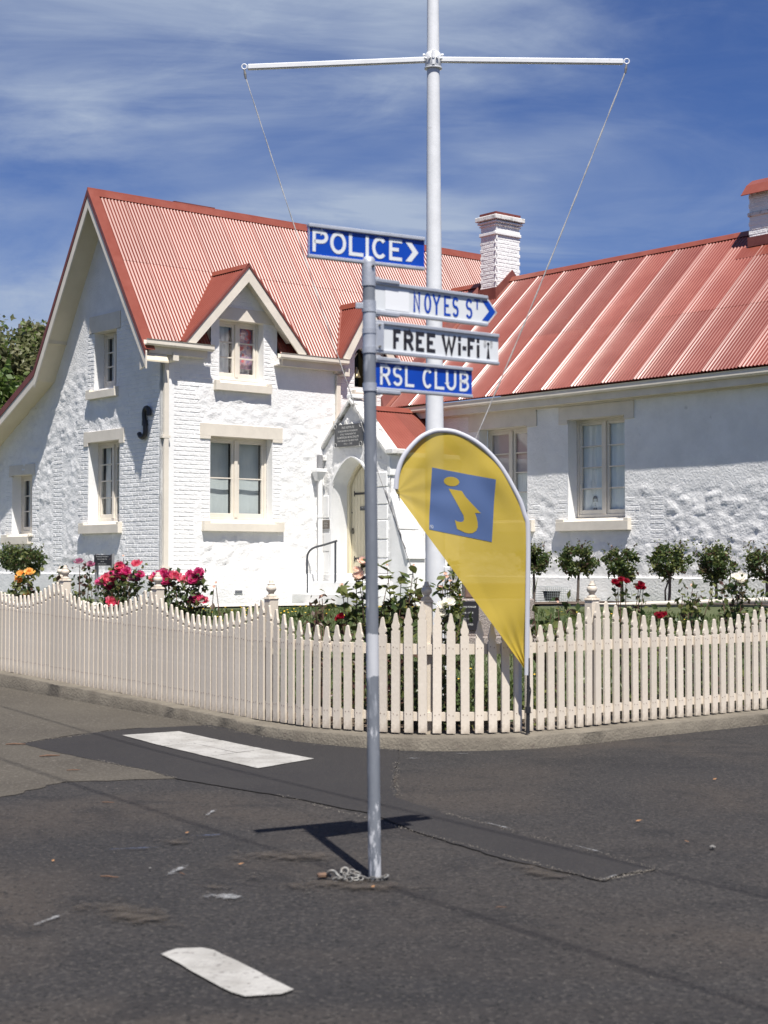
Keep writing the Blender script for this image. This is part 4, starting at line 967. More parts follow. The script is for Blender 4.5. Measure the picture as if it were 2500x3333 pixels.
for k in range(9):
    a0, a1 = AC - .44 + k * .0978, AC - .44 + (k + 1) * .0978 - .006
    zt = lambda a: AS - .02 + .42 * max(0, 1 - (abs(a - AC) / .45) ** 1.75) ** .9
    MB().hexa([Pp(a0, 1.27, -.385), Pp(a1, 1.27, -.385), Pp(a1, 1.27, -.350), Pp(a0, 1.27, -.350), Pp(a0, zt(a0), -.385), Pp(a1, zt(a1), -.385), Pp(a1, zt(a1), -.350), Pp(a0, zt(a0), -.350)]).build('plank', DOOR, door)
for zz_ in (2.93, 1.62):
    mb = MB(); wbox(mb, Pp, .60, 1.30, zz_ - .022, zz_ + .022, -.349, -.338)
    for dz in (-.05, .05): mb.tube([Pp(.60, zz_, -.343), Pp(.57, zz_ + dz * .5, -.343), Pp(.585, zz_ + dz, -.343)], .009, 6)
    mb.tube([Pp(.60, zz_, -.343), Pp(.555, zz_, -.343)], [.012, .003], 6); mb.build('strap_hinge', BLACKI, door)
mb = MB(); rg = [Pp(.535 + .028 * math.cos(k / 12 * 2 * math.pi), 2.17 + .05 * math.sin(k / 12 * 2 * math.pi), -.335) for k in range(13)]; mb.tube(rg, .007, 6); mb.tube([Pp(.535, 2.22, -.35), Pp(.535, 2.22, -.325)], .014, 8); mb.build('ring_handle', BLACKI, door)
mb = MB(); mb.tube([Pp(.50, 2.55, -.35), Pp(.50, 2.55, -.34)], .016, 8); mb.build('lock_cylinder', BRONZE, door)

# lettering helpers ---------------------------------------------------------------
def text_mesh(s, size, m, bold=0, align='CENTER', xs=1.0, name='lettering', space=1.0):
    cu = bpy.data.curves.new('t', 'FONT'); cu.body = s; cu.size = size; cu.align_x = align; cu.offset = bold; cu.resolution_u = 3; cu.space_character = space
    ob = bpy.data.objects.new('t', cu); C.objects.link(ob); bpy.context.view_layer.update()
    me = bpy.data.meshes.new_from_object(ob.evaluated_get(bpy.context.evaluated_depsgraph_get())); bpy.data.objects.remove(ob)
    me.name = name; me.materials.clear(); me.materials.append(m)
    me.transform(Matrix.Diagonal((xs, 1, 1, 1))); return me
def place_text(me, org, ex, ey, par, name='lettering'):
    ex, ey = Vector(ex).normalized(), Vector(ey).normalized(); en = ex.cross(ey)
    M = Matrix((ex, ey, en)).transposed().to_4x4(); M.translation = Vector(org)
    me.transform(M); return link(name, me, par)
EXS = Vector(L(0, 1, 0)) - Vector(L(0, 0, 0))          # reading direction on walls that face the left street (towards +t)
dsn = MB(); wbox(dsn, Pp, .757, 1.08, 2.588, 2.672, -.349, -.342); dsn = dsn.build('door_sign', PLAQ, door)
# sub-part depth is used up by the door sign: its words are a sibling of it
place_text(text_mesh('NO ENTRY', .05, LETTER, .001, xs=.9), Pp(.92, 2.632, -.339), EXS, (0, 0, 1), door)
# coping, kneelers
cp = MB()
def slab(t0, z0, t1, z1): cp.hexa([L(3.82, t0, z0), L(4.16, t0, z0), L(4.16, t1, z1), L(3.82, t1, z1), L(3.82, t0, z0 + .10), L(4.16, t0, z0 + .10), L(4.16, t1, z1 + .10), L(3.82, t1, z1 + .10)])
slab(-.22, 3.64, AC, 4.73); slab(AC, 4.73, 2.06, 3.64)
cp.box(L(3.99, 2.16, 3.695), (.34, .22, .10)); cp.box(L(3.99, -.05, 3.66), (.34, .30, .10))
coping = cp.build('gable_coping', LICH, bld, bevel=.012)
MB().box(L(3.99, 2.08, 3.43), (.22, .10, .40)).build('kneeler_stone', WHITES, bld, bevel=.012); MB().box(L(3.99, AC, 4.86), (.3, .2, .08)).build('apex_stone', WHITES, bld, bevel=.012)
# side wall, roof
mb = MB(); mb.box(L(4.83, 2.04, 2.1), (1.8, .12, 3.2)); mb.build('porch_side_wall', WHITE, bld)
mb = MB(); mb.box(L(4.95, 2.13, 3.64), (1.6, .14, .09)); mb.build('gutter', WHITES, bld, bevel=.01)
sp_ = (4.66 - 3.70) / (2.10 - AC); cc = 1 / math.hypot(1, sp_); ss = sp_ * cc; ln = (2.10 - AC) / cc
mb = MB(); mb.add([L(4.15, AC, 4.62), L(5.76, AC, 4.62), L(5.76, -.02, 3.85), L(4.15, -.02, 3.85)], [(0, 1, 2, 3)]); pr_ = mb.build('porch_roof', REDROOF, bld, fix=False)
corr('roof_sheet', L(4.14, 2.12, 3.69), (1, 0, 0), (0, cc, ss), (0, -ss, cc), 10, ln, m=REDMAIN, par=pr_, lap=0); corr('roof_sheet', L(4.14 + 10 * PITCH, 2.12, 3.69), (1, 0, 0), (0, cc, ss), (0, -ss, cc), 11, ln, m=REDMAIN, par=pr_, lap=.004)
folded('ridge_cap', L(4.14, AC, 4.70), L(5.62, AC, 4.70), [(0, -cc * .15, -ss * .15), (0, -.02, .0), (0, 0, .012), (0, .02, .0), (0, cc * .15, -ss * .15)], REDFLASH, pr_)
MB().hexa([L(5.62, AC, 4.62), L(5.74, AC, 4.62), L(5.74, 2.1, 3.68), L(5.62, 2.1, 3.68), L(5.62, AC, 4.67), L(5.74, AC, 4.80), L(5.74, 2.1, 3.86), L(5.62, 2.1, 3.73)]).build('wall_flashing', DARKRED, pr_)
# raked buttress
mb = MB(); pf = [(2.03, .6), (2.62, .6), (2.62, 1.60), (2.585, 1.63), (2.42, 2.15), (2.36, 2.16), (2.36, 2.20), (2.15, 2.80), (2.03, 2.95)]
mb.prism([L(3.905, t, z) for t, z in pf], (.44, 0, 0)); mb.build('buttress', WHITES, bld, bevel=.01)
mb = MB(); mb.hexa([L(3.87, 2.15, 2.80), L(4.37, 2.15, 2.80), L(4.37, 2.39, 2.17), L(3.87, 2.39, 2.17), L(3.87, 2.17, 2.85), L(4.37, 2.17, 2.85), L(4.37, 2.43, 2.19), L(3.87, 2.43, 2.19)])
mb.hexa([L(3.87, 2.40, 2.15), L(4.37, 2.40, 2.15), L(4.37, 2.60, 1.60), L(3.87, 2.60, 1.60), L(3.87, 2.43, 2.16), L(4.37, 2.43, 2.16), L(4.37, 2.66, 1.61), L(3.87, 2.66, 1.61)])
mb.build('buttress_weathering', WHITES, bld, bevel=.008)
# quoin blocks on the porch front
for k, (a0, a1, z0, z1) in enumerate([(1.66, 2.04, 1.33, 1.62), (1.60, 2.04, 1.64, 1.98), (1.72, 2.04, 2.0, 2.36), (1.62, 2.04, 2.38, 2.66), (1.70, 2.04, 2.68, 3.0), (1.58, 2.04, 3.02, 3.3), (0.0, .20, 1.33, 1.75), (.02, .26, 1.77, 2.15), (.0, .2, 2.45, 2.9)]):
    wbox(mb := MB(), Pp, a0, a1, z0, z1, -.02, .022 + .006 * (k % 3)); mb.build('quoin_block', WHITES, bld, bevel=.01)
# rain hopper and pipe between porch and front wall
mb = MB(); mb.box(L(3.68, .14, 3.40), (.26, .20, .07)); mb.hexa([L(3.62, .06, 3.20), L(3.74, .06, 3.20), L(3.74, .16, 3.20), L(3.62, .16, 3.20), L(3.56, .05, 3.365), L(3.80, .05, 3.365), L(3.80, .23, 3.365), L(3.56, .23, 3.365)])
hop = mb.build('rain_hopper', WHITES, bld, bevel=.008)
mb = MB(); mb.tube([L(3.72, .12, .85), L(3.72, .12, 3.22)], .05, 12); mb.lathe([(.06, 0), (.06, .05)], L(3.72, .12, 2.45), 12); mb.build('downpipe', WHITES, bld, smooth=True)
mb = MB(); mb.tube([L(3.77, .04, 3.72), L(3.76, .06, 3.44)], .06, 10); mb.build('lead_spout', TIMBER, bld)
# steps
def blk(name, s0, s1, t0, t1, z0, z1, m):
    mb = MB(); mb.hexa([L(s0, t0, z0), L(s1, t0, z0), L(s1, t1, z0), L(s0, t1, z0), L(s0 + .02, t0 + .02, z1), L(s1, t0 + .02, z1), L(s1, t1 - .02, z1), L(s0 + .02, t1 - .02, z1)]); return mb.build(name, m, bld, bevel=.012)
blk('step', 3.05, 3.92, -.10, 2.25, .5, .925, STEPC); blk('step', 3.42, 3.91, .22, 2.2, .925, 1.16, STEPC)
wbox(mb := MB(), Pp, .40, 1.42, 1.16, 1.27, -.40, -.22); mb.build('door_threshold', STEPC, bld)
# war memorial tablet and bronze plaque on the porch
mb = MB(); wbox(mb, Pp, .452, 1.315, 3.865, 4.30, .035, .075); tab = mb.build('memorial_tablet', PLAQ, bld)
LINES = [('THIS INSTITUTE', .066, 4.215), ('IS DEDICATED TO THE MEMORY', .050, 4.15), ('OF ALL THOSE FROM THE', .050, 4.088), ('GLAMORGAN MUNICIPALITY', .062, 4.02), ('WHO SERVED IN THE GREAT WAR', .049, 3.957), ('1914  \u2014  1918', .052, 3.895)]
for tx, sz, z in LINES: place_text(text_mesh(tx, sz, LETTER, .0006, xs=.86), Pp(.885, z, .0775), EXS, (0, 0, 1), tab)
mb = MB()
for a, z in ((.48, 3.893), (1.288, 3.893), (.48, 4.272), (1.288, 4.272)):
    mb.tube([Pp(a + .045 * math.cos(k / 10 * 2 * math.pi), z + .045 * math.sin(k / 10 * 2 * math.pi), .077) for k in range(11)], .004, 4)
mb.build('corner_roundel', LETTER, tab)
mb = MB()
for a in (.62, .80, .98): mb.prism([Pp(a - .05, 4.301, .05), Pp(a + .05, 4.301, .05), Pp(a, 4.38 if a == .8 else 4.345, .05)], Vector(Pp(0, 0, .02)) - Vector(Pp(0, 0, 0)))
mb.build('tablet_crest', LETTER, tab)
mb = MB(); wbox(mb, Pp, -.0, .25, 2.225, 2.403, .02, .045); bp = mb.build('bronze_plaque', BRONZE, bld)
mb = MB(); wbox(mb, Pp, -.02, .27, 2.205, 2.423, .012, .035); mb.build('plaque_mount', WHITES, bld)
for k in range(4): wbox(mb := MB(), Pp, .05 + .02 * (k % 2), .20 - .02 * (k % 2), 2.26 + k * .032, 2.267 + k * .032, .045, .047); mb.build('plaque_line', LETTER, bp)
# ------------------------------------------------------------------ picket fence
fence = thing('picket_fence', 'cream picket fence with scalloped tops and turned post finials on the kerb', 'fence', tuple(P1 + Vector((0, 0, .11))))
FO = Vector(fence.location)
POSTS = [LEFTLEN - 1.88 * k for k in range(4, 0, -1)] + [LEFTLEN + .03, LEFTLEN + 1.93, LEFTLEN + 3.72, LEFTLEN + 6.42, LEFTLEN + 9.0]
def picket_mesh(h, seed):
    r = random.Random(seed); hw = .036
    half = [(hw, 0), (hw, h - .150), (hw - .010, h - .146), (hw - .010, h - .136), (hw - .001, h - .120), (hw - .003, h - .098), (hw - .012, h - .080), (hw - .014, h - .072), (.010, h - .008), (.0, h)]
    pts = [(x, z) for x, z in half[:-1]] + [(0, h)] + [(-x, z) for x, z in half[:-1]][::-1]
    n = len(pts); d = .0105
    vs = [(x, -d, z) for x, z in pts] + [(x, d, z) for x, z in pts]
    left = list(range(n))
    mb = MB().add(vs, [tuple(left), tuple(n + i for i in reversed(left))] + [(i, n + i, n + (i + 1) % n, (i + 1) % n) for i in range(n)])
    # nails on the face
    for zz_ in (.15, .70):
        for sx in (-.018, .016): mb.box((sx, -d - .0008, zz_ + r.uniform(-.006, .006)), (.006, .002, .007))
    me = mb.mesh('picket', FENCEP); me.materials.append(NAIL)
    for p in me.polygons[n + 2:]: p.material_index = 1
    return me
PM = {}
def pk(h, k):
    key = (round(h / .0125), k)
    if key not in PM: PM[key] = picket_mesh(key[0] * .0125, key[0] * 3 + k)
    return PM[key]
def scallop(q):
    for a, b in zip(POSTS, POSTS[1:]):
        if a <= q <= b: return 1.085 - .215 * math.sin(math.pi * (q - a) / (b - a)) ** .85
    return 1.085
q = POSTS[0] + .02
while q < POSTS[-1] - .02:
    p, t, n = fat(q); h = scallop(q) + rnd.uniform(-.004, .004)
    o = bpy.data.objects.new('picket', pk(h, rnd.randrange(3))); C.objects.link(o); o.parent = fence
    pos = p + Vector((0, 0, KTOP(q) + .012 + rnd.uniform(-.004, .004))) - FO
    o.matrix_local = Matrix.Translation(pos) @ Matrix.Rotation(math.atan2(t.y, t.x) + R(rnd.uniform(-1.5, 1.5)), 4, 'Z') @ Matrix.Rotation(R(rnd.uniform(-.35, .35)), 4, 'Y')
    q += (.094 if q < LEFTLEN else .117 if q < LEFTLEN + 3.7 else .124) + rnd.uniform(-.003, .003)
for a, b in zip(POSTS, POSTS[1:]):
    for hz, hh in ((.145, .07), (.70, .085)):
        m = max(2, int((b - a) / .3)); mb = MB(); vs = []
        for k in range(m + 1):
            qq = a + (b - a) * k / m; p, t, n = fat(qq); z = KTOP(qq) + hz
            for off in (-.012, -.055):
                for dz in (-hh / 2, hh / 2): c = p + n * off + Vector((0, 0, z + dz)) - FO; vs.append(tuple(c))
        fs = []
        for k in range(m):
            i = k * 4; j = i + 4
            fs += [(i, j, j + 1, i + 1), (i + 1, j + 1, j + 3, i + 3), (i + 3, j + 3, j + 2, i + 2), (i + 2, j + 2, j, i)]
        fs += [(0, 1, 3, 2), (m * 4, m * 4 + 2, m * 4 + 3, m * 4 + 1)]
        mb.add(vs, fs); mb.build('rail', FENCEP, fence)
FIN = [(.052, 0), (.054, .012), (.046, .022), (.036, .028), (.028, .040), (.034, .052), (.050, .070), (.055, .092), (.050, .114), (.036, .128), (.040, .132), (.040, .140), (.026, .146), (.021, .175), (.020, .180)]
fin_me = MB().lathe([(r_ * .84, z_ * .84) for r_, z_ in FIN], (0, 0, 0), 20).mesh('finial', FENCEP, smooth=True)
post_me = MB().box((0, 0, .49), (.095, .095, 1.20)).mesh('post', FENCEP, bevel=.006)
cap_me = MB().hexa([(-.056, -.056, 0), (.056, -.056, 0), (.056, .056, 0), (-.056, .056, 0), (-.045, -.045, .022), (.045, -.045, .022), (.045, .045, .022), (-.045, .045, .022)]).mesh('post_cap', FENCEP, bevel=.004)
for q in POSTS:
    p, t, n = fat(q); pos = p - n * .108 + Vector((0, 0, KTOP(q))) - FO
    o = link('post', post_me, fence); o.matrix_local = Matrix.Translation(pos) @ Matrix.Rotation(math.atan2(t.y, t.x), 4, 'Z')
    c = link('post_cap', cap_me, o, (0, 0, 1.085)); f = link('finial', fin_me, o, (0, 0, 1.105))
# short gate post further back in the garden
gp = thing('gate_post', 'single cream finial post standing in the garden behind the fence', 'post', (-4.57, 22.6, zg(-4.57, 22.6)), R(-50))
link('post', MB().box((0, 0, .25), (.10, .10, 1.2)).mesh('post', FENCEP, bevel=.006), gp); link('post_cap', cap_me, gp, (0, 0, .84)); link('finial', fin_me, gp, (0, 0, .86))

# ------------------------------------------------------------------ street sign post
sp0 = Vector((-.044, 7.731, float(zroad(-.044, 7.731))))
sign = thing('street_sign_post', 'grey galvanised street sign post with four direction blades standing in the road', 'sign', tuple(sp0))
TOP = Vector((-.075, 7.731, 2.94)) - sp0; AXT = TOP.normalized()
def ax(z): return AXT * (z / AXT.z)
def polemat():
    m = GALV.copy(); m.name = 'sign_post_pole'; t = m.node_tree; n = t.nodes; l = t.links; p = n['Principled BSDF']
    src = p.inputs['Base Color'].links[0].from_socket
    co = n.new('ShaderNodeTexCoord'); s = n.new('ShaderNodeSeparateXYZ'); l.new(co.outputs['Object'], s.inputs[0])
    nz = n.new('ShaderNodeTexNoise'); nz.inputs['Scale'].default_value = 22; nz.inputs['Detail'].default_value = 5
    mp = n.new('ShaderNodeMapping'); mp.inputs['Scale'].default_value = (1, 1, .35); l.new(co.outputs['Object'], mp.inputs[0]); l.new(mp.outputs[0], nz.inputs[0])
    ad = n.new('ShaderNodeMath'); ad.operation = 'MULTIPLY_ADD'; ad.inputs[1].default_value = .05; l.new(nz.outputs[0], ad.inputs[0]); l.new(s.outputs[2], ad.inputs[2])
    cr = n.new('ShaderNodeValToRGB'); cr.color_ramp.interpolation = 'LINEAR'; e = cr.color_ramp.elements
    # paint band between 0.97 and 1.17 m; flaking whitewash near the foot
    mr = n.new('ShaderNodeMapRange'); mr.inputs[1].default_value = 0; mr.inputs[2].default_value = 2.0; l.new(ad.outputs[0], mr.inputs[0])
    e[0].position = .0; e[0].color = (.56, .56, .56, 1); e[1].position = .16; e[1].color = (.50, .5, .5, 1)
    for pos, c in ((.24, .38), (.30, .34), (.36, .50), (.45, .40), (.497, .40), (.502, 1), (.595, 1), (.605, .30), (1, .25)):
        x = e.new(pos); x.color = (c, c, c, 1)
    l.new(mr.outputs[0], cr.inputs[0])
    n2 = n.new('ShaderNodeTexNoise'); n2.inputs['Scale'].default_value = 34; n2.inputs['Detail'].default_value = 6; n2.inputs['Roughness'].default_value = .7
    mp2 = n.new('ShaderNodeMapping'); mp2.inputs['Scale'].default_value = (1, 1, .28); l.new(co.outputs['Object'], mp2.inputs[0]); l.new(mp2.outputs[0], n2.inputs[0])
    a2 = n.new('ShaderNodeMath'); a2.operation = 'ADD'; l.new(n2.outputs[0], a2.inputs[0]); l.new(cr.outputs[0], a2.inputs[1])
    m2 = n.new('ShaderNodeMapRange'); m2.inputs[1].default_value = 1.02; m2.inputs[2].default_value = 1.10; l.new(a2.outputs[0], m2.inputs[0])
    mx = n.new('ShaderNodeMix'); mx.data_type = 'RGBA'; l.new(m2.outputs[0], mx.inputs[0]); l.new(src, mx.inputs[6]); mx.inputs[7].default_value = (.50, .51, .53, 1)
    l.new(mx.outputs[2], p.inputs['Base Color'])
    inv = n.new('ShaderNodeMath'); inv.operation = 'MULTIPLY_ADD'; inv.inputs[1].default_value = -.1; inv.inputs[2].default_value = .1; l.new(m2.outputs[0], inv.inputs[0]); l.new(inv.outputs[0], p.inputs['Metallic'])
    return m
PM_ = polemat()
MB().tube([ax(-.02), ax(2.96)], .0305, 24).build('pole', PM_, sign, smooth=True)
mb = MB(); prof = [(.034, 2.925), (.034, 2.975), (.031, 2.992), (.022, 3.004), (.008, 3.008)]
mb.lathe([(r, z - 2.925) for r, z in prof], ax(2.925), 24); cap = mb.build('post_cap', CLAMP, sign, smooth=True)
mb = MB(); c = ax(2.955); mb.tube([c + Vector((.022, -.028, 0)), c + Vector((.0235, -.0345, 0))], .007, 10); mb.build('bolt_hole', BLACKP, cap)
def band(z0, z1, r=.0345):
    mb = MB(); mb.lathe([(r, 0), (r, z1 - z0)], ax(z0), 24); b_ = mb.build('clamp_band', CLAMP, sign, smooth=False); auto_smooth(b_, 30); return b_
for z0, z1 in ((2.862, 2.925), (2.735, 2.79), (2.63, 2.655), (2.535, 2.565), (2.35, 2.39)): band(z0, z1)
mb = MB(); mb.lathe([(.032, 0), (.032, .165)], ax(2.565), 24); mb.build('clamp_sleeve', ALU, sign, smooth=True)
mb = MB(); c = ax(2.765); mb.box(c + Vector((-.045, -.015, 0)), (.04, .012, .03)); mb.build('clamp_ear', CLAMP, sign, bevel=.003)
# stroke letters for the road signs
def arcp(cx, cy, rx, ry, a0, a1, n=10): return [(cx + rx * math.cos(R(a0 + (a1 - a0) * k / n)), cy + ry * math.sin(R(a0 + (a1 - a0) * k / n))) for k in range(n + 1)]
GL = {
 'P': [[(0, 0), (0, 1), (.55, 1)] + arcp(.55, .73, .45, .27, 90, -90) + [(0, .46)]],
 'O': [arcp(.5, .5, .5, .5, 90, 450, 28)],
 'L': [[(0, 1), (0, 0), (1, 0)]], 'I': [[(.5, 0), (.5, 1)]],
 'C': [arcp(.5, .5, .5, .5, 42, 318, 22)],
 'E': [[(1, 1), (0, 1), (0, 0), (1, 0)], [(0, .52), (.82, .52)]],
 'N': [[(0, 0), (0, 1), (1, 0), (1, 1)]],
 'Y': [[(0, 1), (.5, .45), (1, 1)], [(.5, .47), (.5, 0)]],
 'S': [arcp(.5, .745, .46, .255, 25, 270, 14)[:-1] + arcp(.5, .255, .48, .255, 90, -155, 14)],
 'T': [[(0, 1), (1, 1)], [(.5, 1), (.5, 0)]],
 'R': [[(0, 0), (0, 1), (.55, 1)] + arcp(.55, .74, .43, .26, 90, -90) + [(0, .48)], [(.5, .48), (1, 0)]],
 'U': [[(0, 1), (0, .35)] + arcp(.5, .35, .5, .35, 180, 360, 12) + [(1, 1)]],
 'B': [[(0, 0), (0, 1), (.5, 1)] + arcp(.5, .76, .42, .24, 90, -90, 8) + [(0, .52)], [(.5, .52)] + arcp(.5, .26, .5, .26, 90, -90, 8) + [(0, 0)]],
 'F': [[(1, 1), (0, 1), (0, 0)], [(0, .50), (.9, .50)]],
 'W': [[(0, 1), (.27, 0), (.5, .9), (.73, 0), (1, 1)]],
 'i': [[(.5, 0), (.5, .70)], [(.5, .84), (.5, 1)]], '-': [[(0, .40), (1, .40)]]}
def stroke(mb, pts, sw, z=0, closed=False, capx=.5):
    P = [Vector((x, y)) for x, y in pts]; n = len(P); l_, r_ = [], []
    for i in range(n):
        a = (P[i] - P[i - 1]).normalized() if i else None; b = (P[i + 1] - P[i]).normalized() if i < n - 1 else None
        if closed and i == 0: a = (P[0] - P[-2]).normalized()
        if closed and i == n - 1: b = (P[1] - P[0]).normalized()
        d0, d1 = a or b, b or a
        n0 = Vector((-d0.y, d0.x)); n1 = Vector((-d1.y, d1.x)); mm = (n0 + n1)
        mm = mm.normalized() if mm.length > .2 else n0; k = min(1 / max(mm.dot(n0), .3), 2.4)
        q = P[i].copy()
        l_.append(q + mm * sw / 2 * k); r_.append(q - mm * sw / 2 * k)
    vs = [(p.x, p.y, z) for p in l_] + [(p.x, p.y, z) for p in r_]
    mb.add(vs, [(i, i + 1, n + i + 1, n + i) for i in range(n - 1)])
SZ = [0]
def word(items, z0, h, sw):                         # items: (char, x0, x1[, z0, h])
    mb = MB()
    for it in items:
        ch, x0, x1 = it[:3]; zz_, hh, ww_ = (it[3], it[4], it[5]) if len(it) > 3 else (z0, h, sw)
        a0, a1, b0, b1 = x0 + ww_ / 2, x1 - ww_ / 2, zz_ + ww_ / 2, zz_ + hh - ww_ / 2
        for st in GL[ch]:
            ps = []
            for (x, y) in st:
                px, py = a0 + (a1 - a0) * x, b0 + (b1 - b0) * y
                ps.append((px, py))
            if ch != 'O':                            # let straight ends reach the full height and width
                for e, o in ((0, 1), (-1, -2)):
                    if st[e][1] in (0, 1) and abs(st[e][0] - st[o][0]) < .6 and abs(ps[e][1] - ps[o][1]) > .01: d = Vector(ps[e]) - Vector(ps[o]); ps[e] = tuple(Vector(ps[e]) + d.normalized() * ww_ / 2)
                    elif st[e][0] in (0, 1) and st[e][1] == st[o][1]: d = Vector(ps[e]) - Vector(ps[o]); ps[e] = tuple(Vector(ps[e]) + d.normalized() * ww_ / 2)
            SZ[0] += 1; stroke(mb, ps, ww_, z=.00035 * (SZ[0] % 3), closed=(ch == 'O'))
    return mb
def blade(name, label, ang, x0, x1, z0, z1, mface, off, tip=None, thick=.012):
    """a sign blade: local x along the blade, y up; placed so that x=0 is the post axis"""
    ex = Vector((math.sin(R(ang)), math.cos(R(ang)), 0)); nrm = Vector((ex.y, -ex.x, 0))   # towards the camera
    M = Matrix((ex, Vector((0, 0, 1)), nrm)).transposed().to_4x4(); M.translation = ax((z0 + z1) / 2) + nrm * off; M.translation.z = z0
    ol = [(x0, 0), (x1, 0)] + ([(tip, (z1 - z0) * .5)] if tip else []) + [(x1, z1 - z0), (x0, z1 - z0)]
    mb = MB().prism([(x, y, 0) for x, y in ol], (0, 0, -thick / 2)); me = mb.mesh(name, mface); me.transform(M); b = link(name, me, sign, label=label)
    H_ = z1 - z0
    for yy, hh in ((-.008, .016), (H_ - .010, .018)):
        me = MB().box(((x0 + x1) / 2, yy + hh / 2, -.003), (x1 - x0, hh, .030)).mesh('edge_rail', ALU, bevel=.003); me.transform(M); link('edge_rail', me, b)
    return b, M
def put(mb, M, par, m, name='lettering', lift=.0015):
    me = mb.mesh(name, m, fix=False); me.transform(Matrix.Translation((0, 0, lift))); me.transform(M); return link(name, me, par)
def chevron(x0, x1, z0, z1, sw):
    zm = (z0 + z1) / 2; xm = x1 - sw
    return MB().add([(x0, z0, 0), (x0 + sw, z0, 0), (x1, zm, 0), (x0 + sw, z1, 0), (x0, z1, 0), (x1 - sw, zm, 0)], [(0, 1, 2, 5), (5, 2, 3, 4)])
b, M = blade('sign_blade', 'blue blade reading POLICE with a white chevron', 59, -.330, .325, 2.978, 3.127, BLUE, -.004)
X = lambda v_: v_ - .333
put(word([('P', X(.026), X(.111)), ('O', X(.122), X(.210)), ('L', X(.226), X(.307)), ('I', X(.314), X(.342)), ('C', X(.356), X(.440)), ('E', X(.453), X(.527))], .025, .106, .0175), M, b, SIGNW)
put(chevron(X(.547), X(.622), .028, .124, .034), M, b, SIGNW, 'chevron')
mb = MB(); put(mb.add([(-.330, .006, 0), (-.324, .006, 0), (-.324, .140, 0), (-.330, .140, 0)], [(0, 1, 2, 3)]), M, b, ALU, 'side_edge', .004)
b, M = blade('sign_blade', 'white arrow blade reading NOYES ST in blue', 52, .034, .767, 2.744, 2.886, SIGNW, 0, tip=.838)
put(word([('N', .277, .321), ('O', .3465, .393), ('Y', .401, .4525), ('E', .476, .520), ('S', .530, .574), ('S', .620, .667), ('T', .678, .718, .075, .051, .009)], .021, .102, .0125), M, b, BLUE)
put(chevron(.731, .824, .020, .124, .044), M, b, BLUE, 'chevron')
put(MB().add([(.10, .016, 0), (.25, .016, 0), (.25, .122, 0), (.10, .122, 0)], [(0, 1, 2, 3)]), M, b, mat('cover_sticker', (.76, .77, .78), .3), 'cover_sticker')
b, M = blade('sign_blade', 'white blade reading FREE Wi-Fi in black with an antenna symbol', 52.3, .034, .838, 2.549, 2.693, SIGNW, 0)
put(word([('F', .146, .194), ('R', .212, .274), ('E', .289, .343), ('E', .359, .415), ('W', .456, .550), ('i', .563, .584), ('-', .593, .619), ('F', .6265, .676), ('i', .688, .708)], .021, .097, .0185), M, b, BLACKP)
mb = MB().add([(.7565, .020, 0), (.7785, .020, 0), (.7695, .085, 0), (.7645, .085, 0)], [(0, 1, 2, 3)]); ci = arcp(.767, .096, .009, .009, 0, 360, 12)[:-1]; mb.add([(x, y, 0) for x, y in ci], [tuple(range(12))])
put(mb, M, b, BLACKP, 'antenna_symbol'); mb = MB()
for rr in (.020, .027, .034):
    stroke(mb, arcp(.767, .096, rr * .85, rr, -42, 42, 8), .003); stroke(mb, arcp(.767, .096, rr * .85, rr, 138, 222, 8), .003)
put(mb, M, b, mat('grey_symbol', (.30, .30, .31), .5), 'signal_waves')
b, M = blade('sign_blade', 'blue blade reading RSL CLUB in white', 53.8, .030, .640, 2.365, 2.503, BLUE, 0)
put(word([('R', .062, .124), ('S', .138, .198), ('L', .214, .270)], .022, .100, .0145), M, b, SIGNW)
put(word([('C', .3225, .3855), ('L', .399, .460), ('U', .471, .537), ('B', .558, .620)], .022, .100, .0145), M, b, SIGNW)
for z in (2.895, 2.735, 2.512, 2.352):               # cast brackets gripping the blades
    ex = Vector((math.sin(R(52.5)), math.cos(R(52.5)), 0)); nrm = Vector((ex.y, -ex.x, 0)); mb = MB()
    Mb = Matrix((ex, nrm, Vector((0, 0, 1)))).transposed()
    mb.box(ax(z) + ex * .105, (.15, .036, .020), Mb); mb.box(ax(z) + ex * .045, (.03, .03, .035), Mb); mb.build('blade_bracket', CLAMP, sign, bevel=.004)
ex = Vector((math.sin(R(52.3)), math.cos(R(52.3)), 0)); nrm = Vector((ex.y, -ex.x, 0)); Mb = Matrix((ex, nrm, Vector((0, 0, 1)))).transposed()
MB().box(ax(2.62) + ex * .055 + nrm * .010, (.05, .012, .135), Mb).build('blade_bracket', ALU, sign, bevel=.003)
mb = MB()
for dz in (-.05, .055): c = ax(2.62 + dz) + ex * .05 + nrm * .016; mb.tube([c, c + nrm * .008], .006, 6)
mb.build('bolt', CHAINM, sign, kind='stuff')

